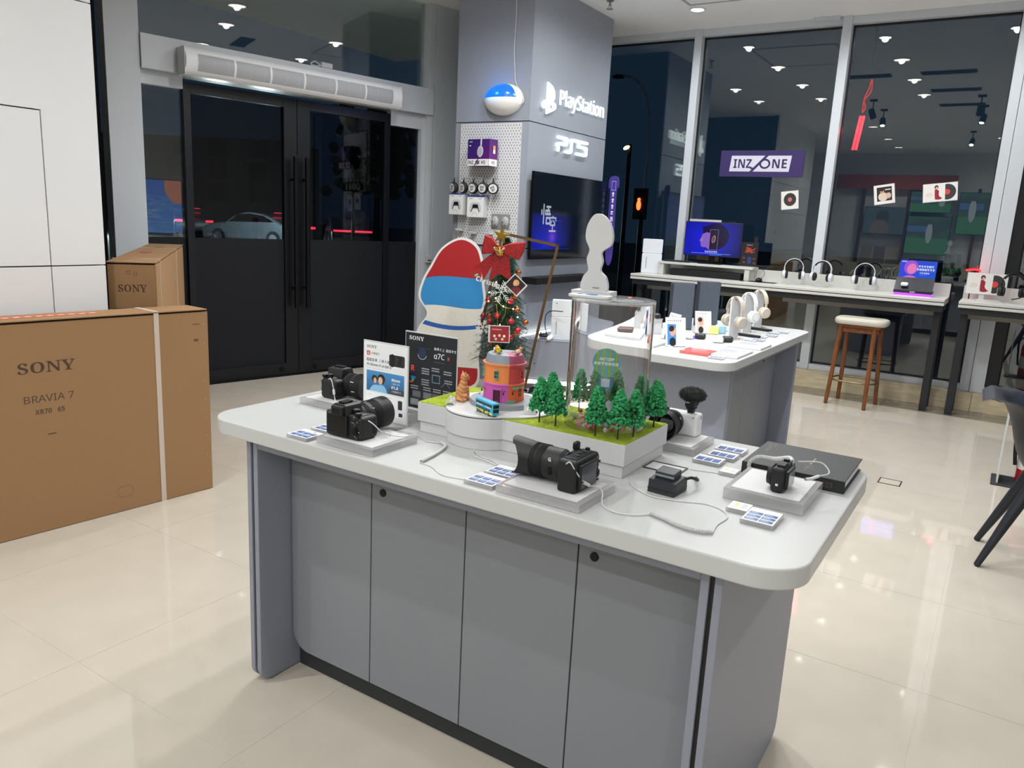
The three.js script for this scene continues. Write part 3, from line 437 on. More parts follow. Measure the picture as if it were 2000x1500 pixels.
for (let k = 0; k < 5; k++) {
  const t = thing('keychain_pouch', ['leftmost', 'second from the left', 'middle', 'fourth from the left', 'rightmost'][k] + ' of the five round black and white pouches on the pegboard', 'pouch', [-4.468 + k * 0.109, 1.765, PZ + 0.085], 0, 'round pouches on the pegboard');
  const q = new THREE.Group(), turn = [-0.35, -0.25, 0, 0.1, 0.5][k], z = [-0.1, -0.05, 0, -0.05, 0.5][k];
  const R = (g) => at(g, 0, 0, 0, 0.08, turn, z);
  part('case', R(at(lathe([[0, -0.022], [0.04, -0.022], [0.05, -0.012], [0.051, 0.012], [0.04, 0.022], [0, 0.022]], 28), 0, 0, 0, Math.PI / 2)), mat(0x15181d, 0.6), t); const f = new THREE.CircleGeometry(0.038, 28); f.translate(0, 0, 0.0226); part('face', R(f), printMat(pouchTx, 0.5), t);
  part('strap', [B(-0.006, 0.006, 0.05, 0.075, -0.004, 0.004, 0.002, 1), at(new THREE.TorusGeometry(0.008, 0.002, 6, 14), 0, 0.08, 0)], mat(0x101114, 0.5), t); part('hook', tube([[0, 0.088, 0], [0, 0.09, -0.035], [0, 0.095, -0.068]], 0.0022, 10, 6), M.silver, t);
}
const ctlTx = canvas(256, 256, (g) => { g.fillStyle = '#eceded'; g.fillRect(0, 0, 256, 256); g.fillStyle = '#2c3a9a'; g.fillRect(0, 0, 256, 12); g.fillStyle = '#666'; g.fillRect(24, 27, 60, 6); g.fillRect(170, 27, 56, 5); g.fillStyle = '#c9cbce'; g.beginPath(); g.moveTo(62, 84); g.quadraticCurveTo(128, 66, 194, 84); g.quadraticCurveTo(222, 130, 216, 184); g.quadraticCurveTo(196, 206, 178, 160); g.lineTo(78, 160); g.quadraticCurveTo(60, 206, 40, 184); g.quadraticCurveTo(34, 130, 62, 84); g.fill(); g.fillStyle = '#17181b'; g.beginPath(); g.moveTo(90, 100); g.lineTo(166, 100); g.lineTo(182, 158); g.lineTo(196, 196); g.lineTo(186, 196); g.lineTo(164, 146); g.lineTo(92, 146); g.lineTo(66, 198); g.lineTo(56, 196); g.lineTo(74, 158); g.fill(); g.strokeStyle = '#dcdddf'; g.lineWidth = 20; g.beginPath(); g.arc(120, 240, 40, Math.PI, 0); g.stroke(); });
for (const [x, y, w, r, l, z] of [[-4.43, 1.522, 0.17, -0.06, 'left white game controller box hanging on the pegboard', 0.05], [-4.215, 1.505, 0.18, 0.05, 'right white game controller box hanging on the pegboard', 0.05]]) {
  const t = thing('controller_box', l, 'box', [x, y, PZ + z], r); part('body', B(-w / 2, w / 2, 0, 0.19, -0.03, 0.045, 0.002, 1), M.white, t); part('printed_face', at(plane(w - 0.003, 0.187), 0, 0.095, 0.0456), printMat(ctlTx, 0.4), t); part('blue_lid', B(-w / 2 - 0.0005, w / 2 + 0.0005, 0.185, 0.1905, -0.031, 0.0452), mat(0x2b3a9c, 0.4), t);
}
{ const t = thing('blister_pack', 'grey controller shells in a clear pack low on the pegboard', 'package', [-3.98, 1.415, PZ + 0.018]); part('tray', B(-0.1, 0.1, 0, 0.13, 0, 0.004), mat(0x8f8f92, 0.6), t); for (const s of [-1, 1]) { const o = part('shell', at(sph(1, 18, 12), s * 0.055, 0.06, 0.012, 0, 0, 0, [0.04, 0.05, 0.022]), mat(0xa5a6a5, 0.5), t); part('hole', [at(sph(0.006, 8, 6), s * 0.055 + 0.012, 0.03, 0.03), at(sph(0.006, 8, 6), s * 0.055 - 0.012, 0.06, 0.032)], M.black, o); } }
// ---------------------------------------------------------------- cameras on clear plinths
function plinth(x0, x1, z0, z1, h, label) {
  const t = thing('acrylic_plinth', label, 'plinth', [(x0 + x1) / 2, TT, (z0 + z1) / 2]); const w = x1 - x0, d = Math.abs(z1 - z0);
  part('block', B(-w / 2, w / 2, 0.0005, h, -d / 2, d / 2, 0.0015, 1), M.acrylic, t); part('white_insert', B(-w / 2 + 0.014, w / 2 - 0.014, h + 0.0002, h + 0.0016, -d / 2 + 0.014, d / 2 - 0.014), M.paper, t); return t;
}
plinth(-1.939, -1.71, -1.93, -1.745, 0.02, 'clear acrylic plinth under the black camera at the far left of the table');
plinth(-1.56, -1.351, -1.65, -1.464, 0.02, 'clear acrylic plinth under the black camera with its screen to the viewer');
plinth(-0.957, -0.732, -1.648, -1.463, 0.02, 'clear acrylic plinth under the camera with the petal lens hood');
plinth(-0.92, -0.688, -2.25, -2.07, 0.02, 'clear acrylic plinth under the white camera');
plinth(-0.512, -0.324, -1.995, -1.787, 0.028, 'clear acrylic plinth under the small compact camera beside the black book');
const lensLathe = (pr, seg = 40) => { const g = lathe(pr, seg); g.rotateX(Math.PI / 2); return g; }; // y -> z
const wordWhite = new THREE.MeshStandardMaterial({ color: 0xdcdcdc, roughness: 0.5 });
function tinyText(s, size, depth = 0.0004) { const g = new TextGeometry(s, { font: fBold, size, depth, curveSegments: 2 }); g.computeBoundingBox(); g.translate(-(g.boundingBox.max.x + g.boundingBox.min.x) / 2, -size / 2, 0); return g; }
function makeCamera(o) {
  const t = thing('camera', o.label, 'camera', o.pos, o.turn), w = o.w, h = o.h, d = o.d, body = o.body || M.camBody, grip = o.grip || M.camGrip;
  const bs = [B(-w / 2 + 0.012, w / 2, 0, h, -d / 2, d / 2, 0.007, 3)];
  if (o.gripD) bs.push(B(-w / 2, -w / 2 + 0.045, 0.0, h - 0.004, -d / 2 + 0.002, d / 2 + o.gripD, 0.012, 4));
  part('body', bs, body, t);
  if (o.gripD) part('grip', B(-w / 2 - 0.0008, -w / 2 + 0.044, 0.006, h - 0.02, d / 2 - 0.01, d / 2 + o.gripD + 0.0008, 0.012, 4), grip, t);
  if (o.hump) {
    const s = ext(poly([[-0.032, 0], [-0.024, 0.026], [-0.016, 0.03], [0.016, 0.03], [0.024, 0.026], [0.032, 0]]), d + 0.012, 0.003); s.translate(0.008, h - 0.004, -d / 2 - 0.006); part('viewfinder', s, body, t);
    part('eyecup', [B(-0.013, 0.029, h - 0.006, h + 0.022, -d / 2 - 0.018, -d / 2 - 0.004, 0.005, 3)], M.rubber, t); part('eyepiece', B(-0.004, 0.02, h, h + 0.014, -d / 2 - 0.0186, -d / 2 - 0.016), M.blackGloss, t);
    part('hot_shoe', B(-0.002, 0.018, h + 0.026, h + 0.031, -d / 2 + 0.002, d / 2 - 0.012, 0.001, 1), M.blackMetal, t);
  }
  if (o.dials) for (const [x, z, r, k] of o.dials) { part('dial', [at(cyl(r, r * 1.03, k, 26), x, h + k / 2, z)], M.blackMetal, t); part('dial_cap', at(cyl(r * 0.72, r * 0.72, 0.001, 22), x, h + k + 0.0005, z), mat(0x4d5054, 0.4), t); }
  // rear
  const sx = o.screenX ?? 0.016, sw = o.screenW ?? 0.075, sh = o.screenH ?? 0.058;
  part('rear_screen', B(sx - sw / 2, sx + sw / 2, 0.008, 0.008 + sh, -d / 2 - 0.008, -d / 2 + 0.001, 0.002, 2), M.camBody, t); part('screen_glass', B(sx - sw / 2 + 0.004, sx + sw / 2 - 0.004, 0.0115, 0.0045 + sh, -d / 2 - 0.0086, -d / 2 - 0.0078), o.glass || M.blackGloss, t);
  const bx = -w / 2 + 0.02; part('control_wheel', [at(cyl(0.0105, 0.0105, 0.003, 26), bx, 0.026, -d / 2 - 0.0012, Math.PI / 2), at(cyl(0.005, 0.005, 0.004, 18), bx, 0.026, -d / 2 - 0.0018, Math.PI / 2)], M.blackMetal, t);
  for (const [x, y] of [[0, 0.046], [0.011, 0.05], [-0.009, 0.054], [0.002, 0.062], [-0.006, 0.009]]) part('button', at(cyl(0.0032, 0.0032, 0.003, 12), bx + x, Math.min(y, h - 0.008), -d / 2 - 0.001, Math.PI / 2), mat(0x3c4046, 0.4), t);
  for (const [x, y] of [[0.007, 0.0495], [0.004, 0.066], [-0.014, 0.026], [-0.0, 0.013]]) part('button_mark', B(bx + x - 0.0014, bx + x + 0.0014, Math.min(y, h - 0.004) - 0.0007, Math.min(y, h - 0.004) + 0.0007, -d / 2 - 0.0012, -d / 2 + 0.0004), wordWhite, t);
  // lens
  const L = new THREE.Group(); const lens = part('lens', lensLathe(o.lens), o.lensM || M.camBody, t); lens.position.set(o.lx ?? 0.01, o.ly ?? 0.045, d / 2);
  if (o.glassR) part('front_glass', at(sph(1, 30, 16), 0, 0, o.glassZ, 0, 0, 0, [o.glassR, o.glassR, 0.006]), M.lensGlass, lens);
  if (o.rings) for (const [z, r, wd] of o.rings) { const g = []; const n = 60; for (let i = 0; i < n; i++) g.push(at(new THREE.BoxGeometry(r * 0.06, 0.0012, wd), Math.cos(i / n * 6.2832) * r, Math.sin(i / n * 6.2832) * r, z, 0, 0, i / n * 6.2832)); part('grip_ring', [lensLathe([[r - 0.002, z - wd / 2], [r, z - wd / 2], [r, z + wd / 2], [r - 0.002, z + wd / 2]]), g], M.rubber, lens).userData.kind = 'stuff'; }
  if (o.mount) part('mount_ring', lensLathe([[0.03, -0.001], [o.mountR || 0.0345, -0.001], [o.mountR || 0.0345, 0.003], [0.03, 0.003]]), mat(o.mount, 0.35, { metalness: 0.5 }), lens);
  return { t, lens };
}
// far left camera, lens to the right
{
  const { t, lens } = makeCamera({ label: 'black camera with a long zoom lens lying along the far left corner of the table', pos: [-1.862, TT + 0.022, -1.852], turn: Math.PI / 2, w: 0.131, h: 0.07, d: 0.05, gripD: 0.022, hump: true, dials: [[-0.045, 0.004, 0.0095, 0.009], [-0.05, -0.016, 0.009, 0.006], [0.045, 0, 0.011, 0.006]], mount: 0xb4502a, lx: 0.008, ly: 0.043,
    lens: [[0, 0.0], [0.033, 0], [0.034, 0.012], [0.037, 0.016], [0.037, 0.05], [0.04, 0.056], [0.0405, 0.095], [0.043, 0.1], [0.0445, 0.125], [0.042, 0.125], [0.036, 0.11], [0, 0.11]], glassR: 0.034, glassZ: 0.111, rings: [[0.074, 0.0412, 0.03], [0.034, 0.0375, 0.02]] });
  for (const [z, y] of [[0.058, 0.02], [0.062, -0.012]]) part('lens_mark', [B(-0.0425, -0.0405, y, y + 0.002, z, z + 0.014)], wordWhite, lens);
}
{
  const { t, lens } = makeCamera({ label: 'black camera with its blank rear screen facing the viewer, lens pointing away', pos: [-1.487, TT + 0.022, -1.517], turn: Math.PI, w: 0.133, h: 0.07, d: 0.05, gripD: 0.022, hump: true, dials: [[-0.028, 0.0, 0.0105, 0.011], [-0.05, -0.016, 0.009, 0.006], [0.045, 0, 0.011, 0.006]], mount: 0x30343a, lx: 0.008, ly: 0.043,
    lens: [[0, 0.0], [0.034, 0], [0.035, 0.014], [0.0385, 0.018], [0.039, 0.045], [0.0405, 0.05], [0.041, 0.085], [0.0445, 0.092], [0.0455, 0.122], [0.0425, 0.122], [0.037, 0.105], [0, 0.105]], glassR: 0.035, glassZ: 0.106, rings: [[0.067, 0.0417, 0.028], [0.03, 0.039, 0.016]] });
  for (const a of [0.5, 1.5, 2.4, 3.6]) part('lens_mark', at(B(0.0405, 0.0412, -0.001, 0.001, 0.046, 0.058), 0, 0, 0, 0, 0, a), wordWhite, lens);
}
{
  const { t, lens } = makeCamera({ label: 'black cinema camera with a power zoom lens and petal lens hood at the table front', pos: [-0.795, TT + 0.022, -1.575], turn: -Math.PI / 2, w: 0.131, h: 0.078, d: 0.048, gripD: 0.02, hump: false, dials: [[-0.048, 0.006, 0.006, 0.004], [-0.02, 0.0, 0.005, 0.003], [0.0, 0.004, 0.005, 0.003], [0.02, -0.004, 0.005, 0.003]], screenX: 0.012, screenW: 0.082, screenH: 0.06, glass: mat(0x4a4d52, 0.15), mount: 0x30343a, lx: 0.012, ly: 0.046,
    lens: [[0, 0.0], [0.034, 0], [0.035, 0.006], [0.0375, 0.01], [0.039, 0.014], [0.039, 0.05], [0.0395, 0.085], [0.0395, 0.096], [0.036, 0.098], [0.034, 0.09], [0, 0.09]], glassR: 0.033, glassZ: 0.091, rings: [[0.064, 0.0402, 0.018], [0.084, 0.0402, 0.014]] });
  part('ridge_panel', B(-0.03, 0.05, 0.0782, 0.0795, -0.016, 0.016, 0.0004, 1), M.blackMetal, t); part('top_button', B(0.014, 0.032, 0.078, 0.0805, -0.012, 0.004, 0.001, 1), M.blackGloss, t); part('tally_nub', B(-0.06, -0.038, 0.07, 0.092, 0.03, 0.044, 0.006, 3), M.camBody, t);
  // petal hood
  const N = 96, pos = [], ix = [], zl = (a) => 0.088 + 0.042 + 0.016 * Math.cos(2 * a) + (Math.cos(2 * a) > 0.2 ? 0.006 : 0), rad = (z) => 0.0415 + (z - 0.088) * 0.09;
  for (let i = 0; i <= N; i++) { const a = i / N * 6.28319, z = zl(a); for (const [r, zz] of [[rad(0.088), 0.088], [rad(z), z], [rad(z) - 0.0022, z], [rad(0.088) - 0.0022, 0.088]]) pos.push(Math.sin(a) * r, Math.cos(a) * r, zz); }
  for (let i = 0; i < N; i++) for (let k = 0; k < 4; k++) { const a = i * 4 + k, b = i * 4 + (k + 1) % 4, c = a + 4, d2 = b + 4; ix.push(a, b, c, b, d2, c); }
  const g = new THREE.BufferGeometry(); g.setAttribute('position', new THREE.Float32BufferAttribute(pos, 3)); g.setIndex(ix); g.computeVertexNormals(); part('lens_hood', toCreasedNormals(g.toNonIndexed(), 0.6), M.camBody, lens, 'black petal shaped lens hood');
  const gg = tinyText('G', 0.009); gg.rotateY(Math.PI / 2); gg.translate(0.0392, 0.02, 0.03); part('letter_g', at(gg, 0, 0, 0, 0, 0, 0), wordWhite, lens); part('zoom_lever', B(0.036, 0.0405, -0.018, 0.004, 0.024, 0.034, 0.002, 2), M.blackMetal, lens);
}
{
  const wb = mat(0xe9eaec, 0.3);
  const { t, lens } = makeCamera({ label: 'white camera with a wide black lens and a fuzzy microphone on top', pos: [-0.79, TT + 0.022, -2.216], turn: 0, w: 0.126, h: 0.068, d: 0.05, gripD: 0.014, hump: false, body: wb, grip: wb, dials: [[-0.045, 0, 0.009, 0.005]], mount: 0x8a8c90, lx: -0.012, ly: 0.04,
    lens: [[0, 0.0], [0.033, 0], [0.034, 0.008], [0.038, 0.014], [0.0395, 0.05], [0.042, 0.06], [0.044, 0.092], [0.0425, 0.092], [0.039, 0.07], [0.03, 0.055], [0, 0.055]], glassR: 0.028, glassZ: 0.058, rings: [[0.035, 0.0397, 0.014]] });
  const al = tinyText('a', 0.006); al.translate(0.05, 0.06, 0.0251); part('letter_alpha', al, mat(0x444444, 0.5), t); part('lens_mark', at(B(0.0395, 0.0402, -0.004, 0.004, 0.03, 0.036), 0, 0, 0, 0, 0, 0.5), wordWhite, lens); part('strap_lug', [at(new THREE.TorusGeometry(0.004, 0.001, 6, 14), 0.066, 0.058, 0, 0, Math.PI / 2)], M.chrome, t);
}
{ // microphone with wind fur
  const t = thing('microphone', 'small shotgun microphone wearing a dark grey fur windscreen on the white camera', 'microphone', [-0.757, TT + 0.0905, -2.216]);
  part('shoe_mount', [B(-0.009, 0.009, 0, 0.012, -0.01, 0.01, 0.001, 1), B(-0.013, 0.013, 0.012, 0.02, -0.014, 0.014, 0.002, 2)], M.camBody, t); part('mic_body', B(-0.015, 0.015, 0.02, 0.042, -0.022, 0.022, 0.004, 3), M.camBody, t); const wd = tinyText('SONY', 0.0038); wd.translate(-0.006, 0.034, 0.0221); part('brand_lettering', wd, wordWhite, t);
  const P = [], c = V3(0, 0.056, 0), up = V3(0, 1, 0); for (let i = 0; i < 3400; i++) { const u = rr(-1, 1), a = rr(0, 6.283), s = Math.sqrt(1 - u * u), n = V3(s * Math.cos(a), u, s * Math.sin(a)), p = V3(n.x * 0.036, n.y * 0.018, n.z * 0.028).add(c), e = n.clone().add(V3(rr(-0.7, 0.7), rr(-0.9, 0.3), rr(-0.7, 0.7))).normalize().multiplyScalar(rr(0.006, 0.012)), q = p.clone().add(e), sd = V3(rr(-1, 1), rr(-1, 1), rr(-1, 1)).cross(e).normalize().multiplyScalar(0.0006); P.push(...p.clone().add(sd).toArray(), ...p.clone().sub(sd).toArray(), ...q.toArray()); }
  const g = new THREE.BufferGeometry(); g.setAttribute('position', new THREE.Float32BufferAttribute(P, 3)); g.computeVertexNormals(); const fm = mat(0x343836, 0.9); fm.side = THREE.DoubleSide;
  const f = part('fur_windscreen', [g, at(sph(1, 28, 18), 0, 0.056, 0, 0, 0, 0, [0.037, 0.019, 0.029])], fm, t); f.userData.kind = 'stuff';
}
{
  const { t, lens } = makeCamera({ label: 'tiny black compact camera standing on its plinth in front of the black book', pos: [-0.397, TT + 0.031, -1.87], turn: -Math.PI / 2, w: 0.1, h: 0.06, d: 0.03, gripD: 0, hump: false, dials: [[-0.03, 0, 0.008, 0.004]], screenX: 0.006, screenW: 0.066, screenH: 0.044, glass: mat(0x8d9094, 0.12), lx: 0.004, ly: 0.03, lens: [[0, 0], [0.027, 0], [0.0275, 0.008], [0.025, 0.009], [0.024, 0.016], [0.022, 0.016], [0.016, 0.012], [0, 0.012]], glassR: 0.012, glassZ: 0.012 });
  part('flash_hump', B(0.0, 0.036, 0.058, 0.066, -0.012, 0.008, 0.003, 2), M.camBody, t); part('side_mark', B(0.0498, 0.0505, 0.017, 0.0225, -0.003, 0.003), wordWhite, t);
}
// ---------------------------------------------------------------- price tags
function tagTex(cols, rows, accent, head) {
  return canvas(256, 160, (g, w, h) => {
    g.fillStyle = '#f3f5f7'; g.fillRect(0, 0, w, h); T(g, head, 20, 24, 20, '#333'); if (accent) { g.fillStyle = accent; g.fillRect(150, 14, 34, 16); }
    const cw = (w - 20) / cols, ch = (h - 50) / rows; for (let j = 0; j < rows; j++) for (let i = 0; i < cols; i++) { RRc(g, 14 + i * cw, 46 + j * ch, cw - 8, ch - 8, 4, ['#2f4f86', '#375b94', '#3d5f98'][(i + j) % 3]); g.fillStyle = 'rgba(230,238,250,0.75)'; g.fillRect(22 + i * cw, 52 + j * ch, cw * 0.5, 5); g.fillRect(22 + i * cw, 62 + j * ch, cw * 0.65, 4); }
  });
}
const tagA = tagTex(3, 2, null, 'FX 30'), tagB = tagTex(3, 1, null, '— —'), tagC = tagTex(2, 3, null, '— —'), tagD = tagTex(3, 2, '#c86a4a', 'α 7'), tagSun = canvas(160, 160, (g) => { g.fillStyle = '#f7f3ee'; g.fillRect(0, 0, 160, 160); g.fillStyle = '#f0c23c'; g.beginPath(); for (let i = 0; i < 14; i++) { const r = i % 2 ? 14 : 34, a = i / 14 * 6.283; g.lineTo(50 + r * Math.cos(a), 50 + r * Math.sin(a)); } g.fill(); g.fillStyle = '#e0703c'; g.fillRect(34, 84, 40, 10); g.fillStyle = '#555'; for (let i = 0; i < 4; i++) g.fillRect(96, 30 + i * 22, 40, 9); g.fillStyle = '#c9b8a8'; g.fillRect(30, 120, 90, 16); });
function priceTag(cx, cz, w, d, turn, tx, label, y = TT) {
  const t = thing('price_tag', label, 'price tag', [cx, y, cz], turn); const k = 0.13;
  const s = ext(poly([[-d / 2, 0], [d / 2, 0], [d / 2, 0.006], [-d / 2, 0.013]]), w, 0.0006); s.rotateY(-Math.PI / 2); s.scale(1, 1, 1); s.translate(w / 2, 0.0004, 0);
  const q = ext(poly([[-d / 2, 0], [d / 2, 0], [d / 2, 0.012], [-d / 2, 0.007]]), w, 0.0006); q.rotateY(-Math.PI / 2); q.translate(w / 2, 0.0004, 0);
  part('acrylic_block', B(-w / 2, w / 2, 0.0004, 0.0096, -d / 2, d / 2, 0.001, 1), M.acrylic, t);
  part('printed_card', at(plane(w - 0.004, d - 0.004), 0, 0.0101, 0, -Math.PI / 2), printMat(tx, 0.35), t); return t;
}
priceTag(-1.622, -1.482, 0.082, 0.07, 0.0, tagD, 'blue printed price tag left of the black camera showing its screen, nearer the table edge'); priceTag(-1.618, -1.57, 0.082, 0.07, 0, tagA, 'blue printed price tag left of the black camera showing its screen, farther from the edge');
priceTag(-1.008, -1.498, 0.085, 0.072, 0, tagA, 'blue printed price tag left of the petal hood lens, nearer the table edge'); priceTag(-1.006, -1.582, 0.085, 0.072, 0, tagD, 'blue printed price tag left of the petal hood lens, farther from the edge');
priceTag(-0.635, -2.05, 0.078, 0.062, 0, tagB, 'price tag right of the white camera, lowest of the three in a row'); priceTag(-0.618, -2.122, 0.078, 0.062, 0, tagB, 'price tag right of the white camera, middle of the three in a row'); priceTag(-0.618, -2.195, 0.084, 0.062, 0, tagB, 'price tag right of the white camera, rearmost of the three in a row');
priceTag(-0.557, -1.985, 0.046, 0.05, 0, tagSun, 'small yellow and red price tag between the three price tags and the book'); priceTag(-0.453, -1.732, 0.05, 0.056, 0, tagSun, 'small yellow sunburst price tag in front of the compact camera'); priceTag(-0.393, -1.7, 0.074, 0.095, 0, tagC, 'price tag with six blue fields in front of the compact camera');
// ---------------------------------------------------------------- placards
const lensPic = (g, x, y, w, h) => { RRc(g, x, y, w, h, 14, '#1d1e20'); RRc(g, x + w * 0.12, y - h * 0.06, w * 0.18, h * 1.12, 8, '#0d0d0e'); g.fillStyle = '#55585c'; g.fillRect(x + w * 0.45, y + 6, 4, h - 12); g.fillStyle = '#c33'; g.fillRect(x + w * 0.55, y + h * 0.3, 8, 8); RRc(g, x + w * 0.85, y + h * 0.1, w * 0.16, h * 0.8, 8, '#2e3033'); };
const whitePl = canvas(512, 704, (g, w, h) => {
  g.fillStyle = '#e9eaec'; g.fillRect(0, 0, w, h); T(g, 'SONY', 34, 44, 36, '#1a1a1a', 'serif', 'bold', 'left', 1.15); RRc(g, 34, 84, 40, 40, 6, '#c33a2c'); T(g, 'G', 54, 104, 32, '#fff', 'serif', 'bold', 'center'); cjk(g, '大师xx', 86, 92, 24, 0.1, '#444'); cjk(g, '超越经典 人像大师', 34, 150, 30, 0.1, '#333'); T(g, 'FE 85mm F1.4 GM II', 34, 208, 31, '#222'); T(g, '— — — — — — — — — —', 34, 240, 16, '#666', 'sans-serif', 'normal'); lensPic(g, 300, 88, 178, 104);
  const q = g.createLinearGradient(0, 262, 0, 470); q.addColorStop(0, '#4a90c8'); q.addColorStop(1, '#2c5a88'); g.fillStyle = q; g.fillRect(34, 262, 444, 190); g.fillStyle = '#222'; g.beginPath(); g.arc(210, 330, 46, 0, 7); g.fill(); g.beginPath(); g.arc(130, 335, 34, 0, 7); g.fill(); g.fillStyle = '#e2b89a'; g.beginPath(); g.ellipse(200, 345, 26, 34, 0, 0, 7); g.fill(); g.beginPath(); g.ellipse(136, 350, 18, 26, 0, 0, 7); g.fill(); g.fillStyle = '#8cc4e8'; g.beginPath(); g.moveTo(70, 452); g.quadraticCurveTo(100, 380, 170, 390); g.quadraticCurveTo(260, 360, 280, 452); g.fill(); g.fillStyle = '#3f464c'; g.fillRect(300, 400, 178, 52); T(g, '85mm', 330, 318, 34, '#fff'); cjk(g, '人像xxx', 332, 344, 18, 0.1, '#dfe8f0'); T(g, 'F1.4', 330, 388, 40, '#fff'); cjk(g, '大xxxxx', 332, 414, 18, 0.1, '#dfe8f0');
  for (const [x, y, ww, hh] of [[34, 466, 216, 120], [262, 466, 216, 120], [262, 598, 216, 60], [34, 598, 216, 60]]) { RRc(g, x, y, ww, hh, 6, '#f6f7f8'); T(g, '— — —', x + 12, y + 18, 16, '#555'); T(g, '- - - -', x + 12, y + 38, 14, '#888'); g.fillStyle = '#7fa8cc'; g.fillRect(x + 12, y + hh - 22, 90, 10); } RRc(g, 410, 496, 50, 84, 8, '#2a2c2e'); RRc(g, 170, 510, 56, 48, 8, '#c9cdd0'); RRc(g, 420, 610, 44, 34, 4, '#333'); T(g, '— — — — — — —', 40, 682, 14, '#888');
});
function placard(name, label, tx, w, h, pos, turn, frame) {
  const t = thing(name, label, 'placard', pos, turn); part('acrylic_panel', B(-w / 2, w / 2, 0.004, h, -0.003, 0.0, 0.001, 1), frame, t); part('printed_sheet', at(plane(w - 0.006, h - 0.012), 0, h / 2 + 0.002, 0.0008), printMat(tx, 0.3), t); part('foot', B(-w / 2, w / 2, 0, 0.004, -0.045, 0.05, 0.0015, 1), M.sheet, t); return t;
}
placard('lens_placard', 'white upright lens placard with a blue photograph behind the left camera', whitePl, 0.182, 0.25, [-1.567, TT, -1.752], 0.0, M.white);
const blackPl = canvas(512, 640, (g, w, h) => {
  g.fillStyle = '#11161d'; g.fillRect(0, 0, w, h); T(g, 'SONY', 34, 44, 46, '#f2f2f2', 'serif', 'bold', 'left', 1.15); g.strokeStyle = '#b9c2cc'; g.lineWidth = 5; g.beginPath(); g.arc(170, 170, 44, 0.2, 3.0); g.stroke(); g.fillStyle = '#1c2c50'; g.beginPath(); g.arc(170, 160, 38, 0, 7); g.fill(); cjk(g, '经典之上 xxxx', 290, 98, 24, 0.12, '#e8e8e8'); T(g, 'α7C', 286, 168, 62, '#fff', 'sans-serif', 'normal'); T(g, 'R', 420, 176, 40, '#d8443a'); T(g, '- - - - - - - - - -', 290, 218, 18, '#c8c8c8'); g.fillStyle = '#5a6672'; g.fillRect(100, 120, 160, 2);
  T(g, 'R', 52, 300, 70, '#e04434'); g.fillStyle = '#2a62b8'; g.fillRect(60, 368, 50, 20); g.fillStyle = '#39a35a'; g.beginPath(); g.arc(80, 400, 14, 0, 7); g.fill(); g.fillStyle = '#b83a30'; g.fillRect(48, 410, 34, 18);
  for (const [x, y, s] of [[170, 286, 3], [270, 270, 2], [390, 282, 2], [170, 380, 3], [400, 356, 2], [60, 446, 2], [190, 446, 2], [290, 446, 2], [390, 446, 2]]) for (let k = 0; k < s; k++) { g.fillStyle = 'rgba(235,238,242,0.8)'; for (let i = 0; i < 6; i++) g.fillRect(x + i * 13, y + k * 20, 9, 9); }
  g.strokeStyle = '#8fc0d8'; g.lineWidth = 4; g.strokeRect(278, 330, 74, 64); g.strokeStyle = '#888'; g.beginPath(); g.moveTo(370, 420); g.lineTo(410, 376); g.lineTo(460, 420); g.stroke();
  for (const [x, y, c] of [[80, 490, '#6b6e70'], [190, 490, '#7c7e7e'], [280, 490, '#66625e'], [380, 490, '#837c72'], [60, 560, '#8a9094'], [180, 560, '#3c4046'], [290, 560, '#57443f'], [390, 560, '#33373c']]) { g.fillStyle = c; g.fillRect(x, y, 84, 54); T(g, '- - -', x + 20, y + 26, 14, '#eee'); }
});
placard('camera_placard', 'black upright camera placard with a white border behind the grass model', blackPl, 0.216, 0.262, [-1.542, TT, -1.94], 0.0, M.white);
// ---------------------------------------------------------------- book, charger, hole, cords
{
  const t = thing('photo_book', 'thick black hardcover book lying at the right rear corner of the table', 'book', [-0.406, TT, -2.145]); const w = 0.26, d = 0.255, h = 0.033;
  part('pages', B(-w / 2 + 0.004, w / 2 - 0.006, 0.003, h - 0.003, -d / 2 + 0.004, d / 2 - 0.004, 0.001, 1), mat(0xe6e6ea, 0.8), t);
  part('cover', [B(-w / 2, w / 2, h - 0.003, h, -d / 2, d / 2, 0.001, 1), B(-w / 2, w / 2, 0.0004, 0.003, -d / 2, d / 2, 0.001, 1), B(-w / 2, w / 2, 0.001, h - 0.001, d / 2 - 0.004, d / 2, 0.001, 1)], mat(0x1a1c1e, 0.55), t);
  const gold = canvas(512, 512, (g) => { g.fillStyle = '#212426'; g.fillRect(0, 0, 512, 512); g.fillStyle = '#c8b88a'; for (let i = 0; i < 4; i++) g.fillRect(300, 190 + i * 36, 10, 14); g.fillStyle = '#6b5a40'; for (let i = 0; i < 6; i++) g.fillRect(300, 360 + i * 18, 6, 10); g.strokeStyle = '#5a4c3c'; g.lineWidth = 8; g.beginPath(); g.moveTo(260, 330); g.lineTo(330, 350); g.lineTo(290, 390); g.lineTo(350, 400); g.stroke(); g.strokeRect(30, 40, 30, 50); g.fillStyle = '#5a4c3c'; for (let i = 0; i < 5; i++) g.fillRect(36, 110 + i * 24, 20, 12); });
  part('cover_print', at(plane(w - 0.002, d - 0.002), 0, h + 0.0003, 0, -Math.PI / 2), printMat(gold, 0.5), t); const sp = tinyText('3-2023', 0.014); sp.scale(0.9, 1, 1); sp.translate(0.075, 0.016, d / 2 + 0.0001); part('spine_lettering', sp, mat(0x4a4038, 0.5), t);
}
